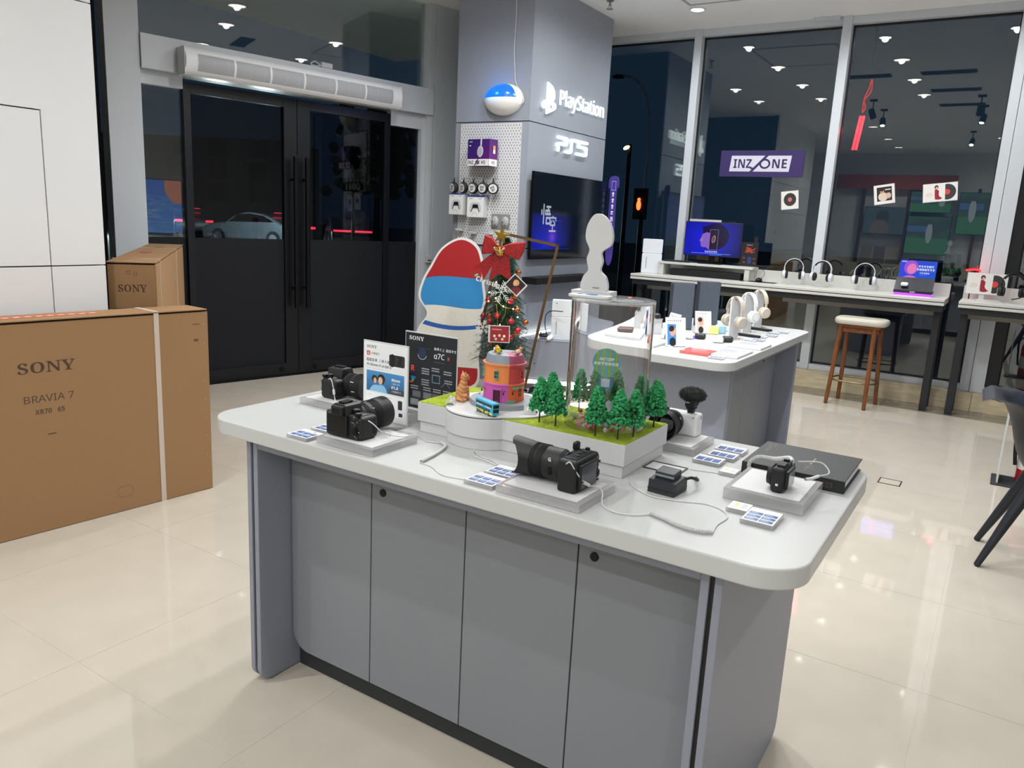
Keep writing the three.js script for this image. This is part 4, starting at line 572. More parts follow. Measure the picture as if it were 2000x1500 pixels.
{
  const t = thing('battery_charger', 'dark grey battery charger with a battery on top standing on the table', 'charger', [-0.637, TT, -1.745], -0.06);
  const s = ext(poly([[-0.038, 0], [0.038, 0], [0.036, 0.012], [0.034, 0.032], [-0.02, 0.038], [-0.036, 0.034]]), 0.072, 0.003); s.rotateY(-Math.PI / 2); s.translate(0.036, 0.0005, 0); part('base', s, mat(0x24292e, 0.5), t); part('seam', B(-0.0364, 0.0364, 0.0105, 0.0118, -0.0375, 0.0385, 0.0005, 1), M.black, t);
  part('battery', at(B(-0.026, 0.024, 0, 0.017, -0.024, 0.02, 0.002, 2), 0, 0.036, 0.0, 0.1), mat(0x2c3137, 0.45), t); part('battery_label', at(B(-0.0262, 0.0242, 0.006, 0.011, 0.0195, 0.0206), 0, 0.036, 0, 0.1), mat(0x8d9296, 0.4), t);
  part('plug', tube([[0.03, 0.03, -0.02], [0.04, 0.032, -0.045], [0.045, 0.02, -0.075], [0.02, 0.006, -0.13]], 0.004, 20, 8), M.black, t);
}
{ const t = thing('table_cutout', 'rectangular cable cutout in the tabletop beside the grass model', 'cable outlet', [-0.708, TT, -1.912]); part('well', B(-0.05, 0.048, 0.0002, 0.0012, -0.034, 0.03), mat(0xcfd0ce, 0.5), t); part('rim', [B(-0.052, 0.05, 0, 0.003, 0.03, 0.034), B(-0.052, 0.05, 0, 0.003, -0.038, -0.034), B(-0.052, -0.048, 0, 0.003, -0.034, 0.03), B(0.046, 0.05, 0, 0.003, -0.034, 0.03)], mat(0x5a5e5e, 0.3, { metalness: 0.8 }), t); }
const cordPath = (pts, r, n = 60, y = TT) => tube(pts.map(([x, z, yy]) => [x, yy ?? y + r + 0.0006, z]), r, n, 8);
function coil(pts, R, r, turns) { const c = new THREE.CatmullRomCurve3(pts.map(([x, z, y]) => V3(x, y ?? TT + R + r + 0.0008, z))), F = c.computeFrenetFrames(turns * 10, false), out = []; for (let i = 0; i <= turns * 10; i++) { const u = i / (turns * 10), p = c.getPointAt(u), a = i / 10 * 6.28319; out.push(p.add(F.normals[i].clone().multiplyScalar(Math.cos(a) * R)).add(F.binormals[i].clone().multiplyScalar(Math.sin(a) * R))); } return new THREE.TubeGeometry(new THREE.CatmullRomCurve3(out), turns * 12, r, 5, false); }
{
  const t = thing('security_cord', 'white coiled security cord of the black camera showing its screen', 'cord');
  part('loop', tube([[-1.424, TT + 0.078, -1.522], [-1.405, TT + 0.07, -1.525], [-1.39, TT + 0.05, -1.54], [-1.377, TT + 0.036, -1.565], [-1.362, TT + 0.027, -1.6], [-1.349, TT + 0.024, -1.645], [-1.335, TT + 0.004, -1.67], [-1.295, TT + 0.003, -1.688]], 0.0016, 60, 7), M.cord, t); part('sleeve', tube([[-1.386, TT + 0.045, -1.548], [-1.377, TT + 0.036, -1.565]], 0.004, 6, 10), M.cord, t);
  part('coil', coil([[-1.295, -1.688], [-1.265, -1.668], [-1.238, -1.589], [-1.225, -1.512]], 0.0034, 0.0013, 60), M.cord, t); part('thin_cable', cordPath([[-1.225, -1.512], [-1.186, -1.506], [-1.122, -1.472], [-1.056, -1.482]], 0.0013), M.cord, t);
}
{
  const t = thing('security_cord', 'white coiled security cord of the petal hood camera along the table front', 'cord');
  part('loop', tube([[-0.795, TT + 0.093, -1.506], [-0.785, TT + 0.1, -1.504], [-0.775, TT + 0.082, -1.512], [-0.764, TT + 0.055, -1.53], [-0.757, TT + 0.037, -1.555], [-0.752, TT + 0.027, -1.585], [-0.728, TT + 0.024, -1.568], [-0.715, TT + 0.004, -1.545], [-0.673, TT + 0.003, -1.521], [-0.629, TT + 0.003, -1.534], [-0.604, TT + 0.003, -1.563]], 0.0016, 80, 7), M.cord, t); part('sleeve', tube([[-0.763, TT + 0.05, -1.533], [-0.757, TT + 0.037, -1.555]], 0.0042, 6, 10), M.cord, t);
  part('coil', coil([[-0.604, -1.563], [-0.569, -1.552], [-0.534, -1.537], [-0.502, -1.53], [-0.475, -1.534], [-0.456, -1.547]], 0.0036, 0.0013, 56), M.cord, t); part('thin_cable', cordPath([[-0.456, -1.547], [-0.463, -1.599], [-0.46, -1.664], [-0.485, -1.7], [-0.526, -1.713], [-0.584, -1.69], [-0.648, -1.676], [-0.72, -1.72], [-0.752, -1.775]], 0.0014, 90), M.cord, t);
}
{
  const t = thing('security_cord', 'thick white curled security cord behind the compact camera', 'cord');
  part('coil', coil([[-0.385, -1.9, TT + 0.092], [-0.4, -1.94, TT + 0.088], [-0.45, -2.005, TT + 0.06], [-0.5, -2.02, TT + 0.05], [-0.515, -2.01, TT + 0.03], [-0.506, -2.003, TT + 0.012]], 0.0042, 0.0016, 56), M.cord, t); part('thin_cable', cordPath([[-0.506, -2.003, TT + 0.008], [-0.53, -1.978], [-0.6, -1.96], [-0.652, -1.945]], 0.0014), M.cord, t); part('plug', tube([[-0.345, TT + 0.062, -1.875], [-0.335, TT + 0.062, -1.89], [-0.322, TT + 0.066, -1.91]], 0.004, 10, 8), M.cord, t); part('loop', tube([[-0.322, TT + 0.066, -1.91], [-0.305, TT + 0.07, -1.945], [-0.325, TT + 0.085, -1.96], [-0.372, TT + 0.094, -1.905]], 0.0016, 30, 7), M.cord, t);
}
{
  const t = thing('security_cord', 'white security cord hanging on the far left camera', 'cord'); part('loop', tube([[-1.842, TT + 0.09, -1.783], [-1.83, TT + 0.095, -1.78], [-1.815, TT + 0.07, -1.777], [-1.808, TT + 0.045, -1.775], [-1.8, TT + 0.028, -1.772], [-1.775, TT + 0.025, -1.76], [-1.74, TT + 0.025, -1.752], [-1.712, TT + 0.024, -1.74], [-1.7, TT + 0.003, -1.735]], 0.0016, 50, 7), M.cord, t); part('sleeve', tube([[-1.813, TT + 0.062, -1.777], [-1.808, TT + 0.045, -1.775]], 0.004, 6, 10), M.cord, t);
}
{ const t = thing('security_cord', 'thin pair of white cords running from under the grass model to the price tags', 'cord'); part('thin_cable', cordPath([[-1.2, -1.71], [-1.142, -1.663], [-1.098, -1.654], [-1.06, -1.63]], 0.0013), M.cord, t); part('thin_cable', cordPath([[-1.195, -1.708], [-1.15, -1.65], [-1.11, -1.64], [-1.062, -1.624]], 0.0013), M.cord, t); }
// ---------------------------------------------------------------- grass model with clear tube
const BY = 0.96, CX = -0.885, CZ = -1.885, RC = 0.111, HX = -1.222, HZ = -1.888;
const grassTex = grain(512, 512, [150, 168, 34], 0.2, 0.1), grassTex2 = grain(512, 512, [96, 112, 30], 0.3, 0.18);
{
  const t = thing('diorama_base', 'white stepped base with green turf carrying the miniature town and the clear tube', 'model base', [-1.09, TT, -1.8875]);
  const plan = (ins) => { const s = new THREE.Shape(), x0 = -0.34 + ins, x1 = 0.333 - ins, z0 = -0.1425 + ins, z1 = 0.1425 - ins, cx = -0.138, cz = -0.075, r = 0.12 - ins; const hx = Math.sqrt(Math.max(0, r * r - (z1 + cz) ** 2)); // front at +z
    s.moveTo(x0, -z1); s.lineTo(cx - Math.sqrt(r * r - (z1 + cz) ** 2), -z1); const a0 = Math.atan2(-z1 - cz, -Math.sqrt(r * r - (z1 + cz) ** 2)), a1 = Math.atan2(-z1 - cz, Math.sqrt(r * r - (z1 + cz) ** 2)); s.absarc(cx, cz, r, a0, a1, false); s.lineTo(x1, -z1); s.lineTo(x1, -z0); s.lineTo(x0, -z0); s.closePath(); return s; };
  const lay = (ins, y0, y1, bev = 0.001) => { const g = ext(plan(ins), y1 - y0, bev, 40); g.rotateX(-Math.PI / 2); g.translate(0, y0, 0); return g; };
  part('lower_step', lay(0.006, 0.0004, 0.034), M.white, t); part('upper_step', lay(0, 0.034, 0.0905), M.white, t);
  const turf = (() => { const s = new THREE.Shape(); const x0 = -0.338, x1 = 0.331, z = 0.1405; s.moveTo(x0, -z); s.lineTo(x1, -z); s.lineTo(x1, z); s.lineTo(x0, z); s.closePath(); const g = ext(s, 0.002); g.rotateX(-Math.PI / 2); g.translate(0, 0.0907, 0); return g; })();
  { const p = turf.attributes.position, uv = turf.attributes.uv; for (let i = 0; i < p.count; i++) uv.setXY(i, p.getX(i) * 5, p.getZ(i) * 5); }
  part('turf', turf, new THREE.MeshPhysicalMaterial({ map: grassTex, roughness: 0.95, bumpMap: grassTex2, bumpScale: 0.0015 }), t, 'green turf');
  { const P = []; for (let i = 0; i < 5200; i++) { const x = rr(-0.336, 0.33), z = rr(-0.139, 0.139), d = Math.hypot(x - HX - 1.09, z - HZ - 1.8875), e = Math.hypot(x - CX - 1.09, z - CZ - 1.8875); if (d < 0.168 || Math.hypot(x + 0.138, z - 0.075) < 0.12 || e < RC + 0.004) continue; const a = rr(0, 6.28), h = rr(0.001, 0.0035); P.push(x + Math.cos(a) * 0.0007, 0.0927, z + Math.sin(a) * 0.0007, x - Math.cos(a) * 0.0007, 0.0927, z - Math.sin(a) * 0.0007, x + rr(-0.002, 0.002), 0.0927 + h, z + rr(-0.002, 0.002)); } const g = new THREE.BufferGeometry(); g.setAttribute('position', new THREE.Float32BufferAttribute(P, 3)); g.computeVertexNormals(); const gm = mat(0x98a830, 0.95); gm.side = THREE.DoubleSide; part('grass_blades', g, gm, t).userData.kind = 'stuff'; }
  const plaza = (ins) => { const A = [HX + 1.098, -(HZ + 1.8875), 0.165 - ins], D2 = [-0.138, -0.075, 0.119 - ins], o = [-0.128, -0.045], out = []; for (let i = 0; i < 120; i++) { const a = i / 120 * 6.28319, d = [Math.cos(a), Math.sin(a)]; let m = 0; for (const [x, y, r] of [A, D2]) { const ox = o[0] - x, oy = o[1] - y, b2 = ox * d[0] + oy * d[1], c2 = ox * ox + oy * oy - r * r, q = b2 * b2 - c2; if (q > 0) m = Math.max(m, -b2 + Math.sqrt(q)); } out.push([o[0] + d[0] * m, o[1] + d[1] * m]); } return poly(out); };
  const up = (g, y) => { g.rotateX(-Math.PI / 2); g.translate(0, y, 0); return g; };
  part('round_plaza', up(ext(plaza(0), 0.0045, 0.0008), 0.0932), M.white, t); part('plaza_shadow_line', up(ext(plaza(0.002), 0.0014), 0.0916), M.black, t);
}
const GY = BY + 0.0045, QY = TT + 0.0977; // turf top, plaza top
// clear tube
{
  const t = thing('clear_tube', 'tall clear acrylic tube with a lid standing on the turf', 'tube', [CX, GY + 0.0005, CZ]); const H = 0.335;
  part('tube_wall', lathe([[RC, 0], [RC, H], [RC - 0.004, H], [RC - 0.004, 0], [RC, 0]], 72), mat(0xffffff, 0.0, { transmission: 1, thickness: 0.004, ior: 1.49 }), t);
  part('lid', lathe([[0, H + 0.0005], [RC, H + 0.0005], [RC + 0.001, H + 0.004], [RC, H + 0.008], [0, H + 0.008]], 72), mat(0xffffff, 0.04, { transmission: 0.8, thickness: 0, ior: 1.45 }), t);
  for (let k = 0; k < 5; k++) part('speaker_groove', at(new THREE.TorusGeometry(0.008 + k * 0.008, 0.0008, 6, 40), 0.05, H + 0.0085, 0.02, Math.PI / 2), mat(0x9b9ea2, 0.5), t);
}
const LY = GY + 0.0005 + 0.3435;
{
  const t = thing('display_dock', 'flat white device with two blue pads lying on the lid of the clear tube', 'device', [-0.935, LY, -1.845], 0.1); part('body', at(ext(rrect(0.115, 0.05, 0.014), 0.008, 0.002), 0, 0, 0, -Math.PI / 2), M.white, t); part('blue_pad', at(cyl(0.016, 0.016, 0.001, 28), 0.004, 0.0084, 0), mat(0x3f86e0, 0.4), t); part('blue_pad', at(cyl(0.007, 0.007, 0.001, 20), -0.03, 0.0084, 0), mat(0x3f86e0, 0.4), t);
}
{
  const t = thing('white_cutout', 'plain white rounded cut-out board standing on the lid of the clear tube', 'cut-out', [-0.96, LY, -1.915], 0.12); part('foot', B(-0.056, 0.056, 0, 0.014, -0.03, 0.03, 0.002, 2), M.white, t);
  const s = blob([[-0.034, 0], [-0.034, 0.035], [-0.02, 0.055], [-0.026, 0.085], [-0.02, 0.11], [-0.033, 0.14], [-0.03, 0.175], [-0.012, 0.203], [0.012, 0.203], [0.034, 0.18], [0.044, 0.15], [0.04, 0.125], [0.016, 0.105], [0.02, 0.08], [0.016, 0.055], [0.034, 0.035], [0.034, 0]], 140); const g = ext(s, 0.014, 0.001, 12); g.translate(0, 0.013, -0.007); part('board', g, M.white, t); part('fine_print', B(-0.004, 0.016, 0.02, 0.0225, 0.0071, 0.0075), mat(0x777777, 0.6), t);
}
{ // balloon card in the tube
  const t = thing('balloon_card', 'flat blue and green striped hot-air balloon card inside the clear tube', 'card', [-0.88, GY, -1.86], 0.3);
  const R = 0.038, cy = 0.1745, N = 64, P = [], U = [], I = [], out = []; for (let i = 0; i < N; i++) { const a = i / N * 6.2832; let x = Math.sin(a) * R * (1 + 0.012 * Math.cos(12 * a)), y = -Math.cos(a) * R; if (y < 0) { x *= 1 - 0.45 * (y / R) ** 2 * (Math.abs(y) / R > 0.5 ? 1 : 0.6); y *= 1.12; } out.push([x, cy + y]); }
  const tx = canvas(256, 256, (g) => { for (let i = 0; i < 9; i++) { g.fillStyle = i % 2 ? '#8bb63c' : '#4fb0c8'; g.fillRect(i * 29 - 2, 0, 30, 256); } g.strokeStyle = 'rgba(60,130,150,0.6)'; g.lineWidth = 2; for (let i = 1; i < 9; i++) { g.beginPath(); g.moveTo(i * 29 - 2, 0); g.lineTo(i * 29 - 2, 256); g.stroke(); } T(g, '4K/120P', 128, 92, 36, '#fff', 'sans-serif', 'bold', 'center'); cjk(g, '高帧率视频拍摄', 14, 116, 30, 0.13, '#ffffff'); });
  const g = ext(poly(out), 0.002); { const p = g.attributes.position, uv = g.attributes.uv; for (let i = 0; i < p.count; i++) uv.setXY(i, (p.getX(i) / R + 1) / 2, (p.getY(i) - cy + R * 1.12) / (2.12 * R)); } part('balloon', g, printMat(tx, 0.5), t);
  part('basket', [ext(poly([[-0.018, 0.112], [-0.013, 0.136], [0.016, 0.136], [0.022, 0.114], [0.014, 0.101], [-0.012, 0.101]]), 0.002)], mat(0x2f7ea8, 0.5), t); part('basket_panel', B(-0.011, 0.012, 0.108, 0.131, 0.002, 0.0026), mat(0xd5e2ee, 0.6), t); part('cords', [tube([[-0.012, 0.135, 0.001], [-0.014, 0.142, 0.001]], 0.0006, 4, 5), tube([[0.014, 0.135, 0.001], [0.016, 0.142, 0.001]], 0.0006, 4, 5), tube([[0, 0.0, 0.001], [0, 0.102, 0.001]], 0.0012, 4, 6)], mat(0x2a4a60, 0.6), t);
}
{ // balls
  const cols = [['red', 0xd8323c], ['pink', 0xf08ca0], ['yellow', 0xf0d23c], ['pale green', 0xbfe0a8], ['orange', 0xf08a3c], ['sky blue', 0x7ac4e0], ['white', 0xf4f2ee], ['green', 0x4fae5a], ['magenta', 0xc84a8c], ['peach', 0xf4b894], ['mint', 0xa8e0c8], ['blue', 0x3c78c8]];
  const g = sph(0.0062, 14, 10), ms = cols.map(([n, c]) => mat(c, 0.35)), placed = [];
  for (let k = 0, tries = 0; k < 150 && tries < 9000; tries++) { const a = rr(0, 6.2832), r = Math.sqrt(rnd()) * (RC - 0.013), x = r * Math.cos(a), z = r * Math.sin(a); let y = 0.0066; let ok = false; for (const yy of [0.0066, 0.0125, 0.0185, 0.0245]) { if (!placed.some((p) => Math.hypot(p[0] - x, p[1] - yy, p[2] - z) < 0.0122)) { y = yy; ok = yy < 0.01 || placed.some((p) => Math.hypot(p[0] - x, p[1] - yy, p[2] - z) < 0.0146); break; } } if (!ok) continue; placed.push([x, y, z]); const c = Math.floor(rnd() * cols.length); single('toy_ball', `tiny ${cols[c][0]} ball in the heap at the bottom of the clear tube`, 'ball', g, ms[c], [CX + x, GY + 0.0005 + y, CZ + z], 0, 'coloured balls in the clear tube'); k++; }
}
// miniature trees
function miniTree(v) {
  const g = new THREE.Group(), trunk = mat(0x3a2a22, 0.8), leafs = [mat(0x2f9a5c, 0.8), mat(0x1f7a46, 0.8)];
  const tr = [at(cyl(0.0014, 0.0024, 0.05, 8), 0, 0.025, 0)]; for (let i = 0; i < 9; i++) { const a = i * 2.4 + v, y = 0.028 + i * 0.006; tr.push(tube([[0, y, 0], [Math.cos(a) * 0.012, y + 0.008, Math.sin(a) * 0.012], [Math.cos(a) * 0.022 * (1 - i / 14), y + 0.018, Math.sin(a) * 0.022 * (1 - i / 14)]], 0.0008, 6, 5)); } tr.push(at(cyl(0.0005, 0.0014, 0.07, 6), 0, 0.085, 0));
  part('trunk', tr, trunk, g);
  for (let m = 0; m < 2; m++) { const cl = []; for (let i = 0; i < 230; i++) { const u = Math.pow(rnd(), 0.85), y = 0.04 + u * 0.085, R = 0.029 * Math.pow(1 - u, 0.62) + 0.003, a = rr(0, 6.283), r = R * Math.sqrt(rr(0.25, 1)), s = rr(0.003, 0.0052), q = new THREE.IcosahedronGeometry(s, 0), p = q.attributes.position; for (let k = 0; k < p.count; k += 1) p.setXYZ(k, p.getX(k) * 1.1, p.getY(k) * 0.8, p.getZ(k) * 1.1); q.rotateX(rr(0, 3)); q.rotateY(rr(0, 3)); q.translate(Math.cos(a) * r, y - r * 0.25, Math.sin(a) * r); cl.push(q); } const gg = merge(cl); gg.deleteAttribute('uv'); gg.setAttribute('uv', new THREE.BufferAttribute(new Float32Array(gg.attributes.position.count * 2), 2)); part('foliage', gg, leafs[m], g).userData.kind = 'stuff'; }
  return g;
}
const mt = [miniTree(0), miniTree(1.3), miniTree(2.2)];
[[-1.041, -1.86, 1.0, 'model tree behind the pair left of the clear tube'], [-1.027, -1.772, 1.0, 'model tree left of the clear tube, outermost at the front edge'], [-0.974, -1.768, 0.98, 'model tree left of the clear tube, nearest the tube'], [-0.848, -1.755, 1.05, 'model tree in front of the middle of the clear tube'], [-0.79, -1.768, 1.03, 'model tree at the front right corner of the turf, left of two'], [-0.768, -1.815, 1.0, 'model tree at the front right corner of the turf, right of two'], [-0.768, -1.95, 1.04, 'model tree on the right edge of the turf behind the corner pair'], [-0.785, -2.012, 0.9, 'model tree at the rear right corner of the turf, mostly hidden'], [-1.012, -1.965, 1.0, 'model tree seen at the left edge behind the clear tube'], [-0.975, -2.008, 1.08, 'model tree seen behind the clear tube left of the balloon card'], [-0.915, -2.015, 1.02, 'model tree seen behind the clear tube below the balloon card'], [-0.835, -2.014, 1.0, 'model tree seen behind the clear tube at its right side']].forEach(([x, z, s, l], i) => {
  const t = thing('model_tree', 'dark green ' + l, 'model tree', [x, GY - 0.0008, z], i * 1.1, 'miniature trees on the turf'); for (const c of mt[i % 3].children) { const o = c.clone(); o.scale.setScalar(s); t.add(o); }
});
// little round house
{
  const t = thing('model_house', 'round toy town house in pink, orange and red with a grey roof', 'model house', [HX, QY, HZ]);
  part('turntable', at(cyl(0.098, 0.1, 0.014, 48), 0, 0.0072, 0), mat(0x8b8f96, 0.5), t);
  const seam = 0.80, sec = (pr, a, len) => new THREE.LatheGeometry(pr.map((p) => new THREE.Vector2(...p)), 40, a, len), y0 = 0.0145, c = { pink: mat(0xcb5cb0, 0.45), orange: mat(0xec8a4a, 0.45), red: mat(0xc84848, 0.45), tang: mat(0xe4683a, 0.45), grey: mat(0x868d98, 0.5), wine: mat(0xa44a66, 0.45), green: mat(0x5fae92, 0.5), dark: mat(0x4a1a30, 0.5), lamp: mat(0x17181a, 0.5) };
  const lower = [[0.061, y0], [0.062, y0 + 0.004], [0.060, y0 + 0.006], [0.060, 0.062], [0.063, 0.064], [0.063, 0.068], [0.06, 0.069]], upper = [[0.06, 0.069], [0.0595, 0.072], [0.0595, 0.118], [0.064, 0.121], [0.0655, 0.126], [0.063, 0.127], [0.0, 0.127]], roof = [[0.06, 0.127], [0.058, 0.129], [0.053, 0.148], [0.048, 0.153], [0.0, 0.153]];
  part('ground_floor', sec(lower, seam - 2.6, 2.6), c.pink, t, 'pink ground floor'); part('ground_floor', sec(lower, seam, 2.2), c.tang, t, 'orange red ground floor'); part('upper_floor', sec(upper, seam - 2.6, 2.6), c.orange, t, 'orange upper floor'); part('upper_floor', sec(upper, seam, 2.2), c.red, t, 'red upper floor'); part('rear_wall', sec([...lower, ...upper.slice(1)], seam + 2.2, 6.2832 - 4.8), c.grey, t); part('roof', sec(roof, seam - 2.6, 2.6), c.grey, t, 'grey roof'); part('roof', sec(roof, seam, 2.2), c.wine, t, 'wine red roof'); part('roof', sec(roof, seam + 2.2, 6.2832 - 4.8), c.grey, t);
  const put = (g, a, y, r = 0.0605) => { g.translate(0, y, r); g.rotateY(a); return g; };
  const win = (a, y, m, w = 0.011, h = 0.022) => { const f = part('window', [put(B(-w / 2 - 0.001, w / 2 + 0.001, -0.0015, 0.001, -0.002, 0.004), a, y), put(ext(poly([[-w / 2 - 0.002, h], [0, h + 0.004], [w / 2 + 0.002, h]]), 0.004), a, y), put(B(-0.0006, 0.0006, 0, h, -0.001, 0.002), a, y), put(B(-w / 2, w / 2, h / 2 - 0.0006, h / 2 + 0.0006, -0.001, 0.002), a, y), put(B(-w / 2 - 0.001, -w / 2, 0, h, -0.001, 0.0025), a, y), put(B(w / 2, w / 2 + 0.001, 0, h, -0.001, 0.0025), a, y)], m, t); part('pane', put(B(-w / 2, w / 2, 0, h, -0.003, 0.0006), a, y), c.dark, f); };
  win(seam - 0.62, 0.084, c.green); win(seam + 0.72, 0.084, c.red); win(seam - 1.7, 0.084, c.green); win(seam + 0.62, 0.03, c.tang, 0.013, 0.026);
  part('door', put(B(-0.011, 0.011, 0, 0.034, -0.003, 0.0012), seam - 0.55, y0 + 0.001), c.dark, t); part('door_frame', [put(B(-0.013, -0.011, 0, 0.036, -0.002, 0.0025), seam - 0.55, y0 + 0.001), put(B(0.011, 0.013, 0, 0.036, -0.002, 0.0025), seam - 0.55, y0 + 0.001), put(B(-0.015, 0.015, 0.036, 0.04, -0.002, 0.003), seam - 0.55, y0 + 0.001)], c.pink, t);
  part('shop_sign', put(B(-0.02, 0.02, 0.0, 0.007, -0.003, 0.002), seam + 0.55, 0.054), c.green, t); part('step', put(B(-0.012, 0.012, 0, 0.006, -0.004, 0.003), seam + 0.15, y0 + 0.0005), c.green, t);
  for (const a of [seam - 1.35, seam - 0.18, seam + 0.22, seam + 1.15]) part('wall_lamp', [put(tube([[0, 0, 0], [0.002, 0.004, 0.006], [-0.004, 0.002, 0.009]], 0.0008, 10, 5), a, 0.047), put(at(cyl(0.0016, 0.0026, 0.007, 8), -0.004, -0.003, 0.009), a, 0.047)], c.lamp, t);
}
const birdM = [mat(0xee8c34, 0.6), mat(0xe8d22c, 0.6)];
[[-1.245, -1.873, 0.9, 0, 'orange toy bird on the left of the round roof'], [-1.222, -1.853, 0.2, 1, 'yellow toy bird at the front of the round roof'], [-1.178, -1.888, 2.3, 0, 'orange toy bird on the right of the round roof']].forEach(([x, z, a, m, l]) => {
  const t = thing('toy_bird', l, 'toy bird', [x, QY + 0.1535, z], a); part('body', [at(sph(1, 18, 12), 0, 0.008, 0, -0.3, 0, 0, [0.007, 0.0075, 0.01]), at(sph(1, 14, 10), 0, 0.0165, 0.007, 0, 0, 0, [0.0052, 0.005, 0.0055])], birdM[m], t); part('beak', at(new THREE.ConeGeometry(0.0013, 0.004, 8), 0, 0.0165, 0.0135, Math.PI / 2), mat(0x333333, 0.5), t); part('tail', at(B(-0.003, 0.003, -0.0008, 0.0008, -0.014, 0), 0, 0.008, -0.006, -0.25), mat(m ? 0x4a5a2a : 0x8a7a80, 0.6), t); for (const s of [-1, 1]) part('wing', at(sph(1, 12, 8), s * 0.006, 0.009, -0.001, -0.3, 0, 0, [0.0018, 0.005, 0.008]), mat(m ? 0x9aa832 : 0xe8e0d8, 0.6), t); part('feet', [B(-0.003, -0.0022, 0, 0.003, 0, 0.002), B(0.0022, 0.003, 0, 0.003, 0, 0.002)], mat(0x333333, 0.6), t);
});
// sitting cat figurine (one continuous body)
{
  const t = thing('cat_figurine', 'ginger tabby cat figurine sitting with its back to the viewer', 'figurine', [-1.335, QY, -1.835], 2.75), res = 72, S = 0.05;
  const mc = new MarchingCubes(res, mat(0xffffff), true, true, 400000); mc.isolation = 0;
  const bones = [[[0, 0.014, -0.004], 0.017, [0, 0.03, -0.002], 0.0155], [[0, 0.03, -0.002], 0.0155, [0, 0.05, 0.003], 0.0108], [[0, 0.05, 0.003], 0.0105, [0, 0.06, 0.004], 0.0085], [[0, 0.069, 0.006], 0.0122, [0, 0.0685, 0.009], 0.0112], [[0, 0.065, 0.016], 0.006, [0, 0.065, 0.019], 0.005], [[-0.007, 0.077, 0.005], 0.0045, [-0.0085, 0.086, 0.004], 0.0014], [[0.007, 0.077, 0.005], 0.0045, [0.0085, 0.086, 0.004], 0.0014], [[-0.014, 0.012, 0.0], 0.0105, [-0.012, 0.006, 0.014], 0.006], [[0.014, 0.012, 0.0], 0.0105, [0.012, 0.006, 0.014], 0.006], [[-0.006, 0.036, 0.012], 0.0065, [-0.006, 0.005, 0.017], 0.005], [[0.006, 0.036, 0.012], 0.0065, [0.006, 0.005, 0.017], 0.005], [[0.004, 0.008, -0.016], 0.006, [-0.012, 0.006, -0.022], 0.0055], [[-0.012, 0.006, -0.022], 0.0055, [-0.028, 0.006, -0.016], 0.005], [[-0.028, 0.006, -0.016], 0.005, [-0.034, 0.007, -0.009], 0.0042]];
  const cap = (p, a, ra, b, rb) => { const ab = [b[0] - a[0], b[1] - a[1], b[2] - a[2]], ap = [p[0] - a[0], p[1] - a[1], p[2] - a[2]], L = ab[0] ** 2 + ab[1] ** 2 + ab[2] ** 2; let u = L ? (ap[0] * ab[0] + ap[1] * ab[1] + ap[2] * ab[2]) / L : 0; u = Math.max(0, Math.min(1, u)); return Math.hypot(ap[0] - ab[0] * u, ap[1] - ab[1] * u, ap[2] - ab[2] * u) - (ra + (rb - ra) * u); };
  const smin = (a, b, k) => { const h = Math.max(0, k - Math.abs(a - b)) / k; return Math.min(a, b) - h * h * k * 0.25; };
  for (let k = 0; k < res; k++) for (let j = 0; j < res; j++) for (let i = 0; i < res; i++) { const p = [(i / (res / 2) - 1) * S, (j / (res / 2) - 1) * S + 0.045, (k / (res / 2) - 1) * S]; let d = 1; for (const b of bones) d = smin(d, cap(p, ...b), 0.004); mc.field[i + j * res + k * res * res] = -d * 100; }
  mc.update(); const n = mc.count, g = new THREE.BufferGeometry(); g.setAttribute('position', new THREE.BufferAttribute(mc.positionArray.slice(0, n * 3), 3)); g.scale(S, S, S); g.translate(0, 0.045, 0); let q = mergeVertices(g, 1e-6); q.computeVertexNormals();
  const p = q.attributes.position, cl = []; for (let i = 0; i < p.count; i++) { const x = p.getX(i), y = p.getY(i), z = p.getZ(i), s = Math.sin(y * 620 + Math.abs(x) * 260 + Math.sin(x * 300) * 0.8), st = s > 0.45 ? 1 : 0, bl = y < 0.01 && z > 0.012 ? 1 : 0; const c = bl ? [0.72, 0.6, 0.48] : st ? [0.42, 0.17, 0.055] : [0.6, 0.3, 0.12]; cl.push(...c); } q.setAttribute('color', new THREE.Float32BufferAttribute(cl, 3)); const mm = mat(0xffffff, 0.75); mm.vertexColors = true;
  const o = new THREE.Mesh(q, mm); o.name = 'body'; shade(o); t.add(o); part('eyes', [at(sph(0.0018, 10, 8), -0.0048, 0.071, 0.0182), at(sph(0.0018, 10, 8), 0.0048, 0.071, 0.0182)], mat(0x2a3a1a, 0.2), t); part('nose', at(sph(0.0013, 8, 6), 0, 0.0672, 0.0238), mat(0xb0605a, 0.5), t);
}
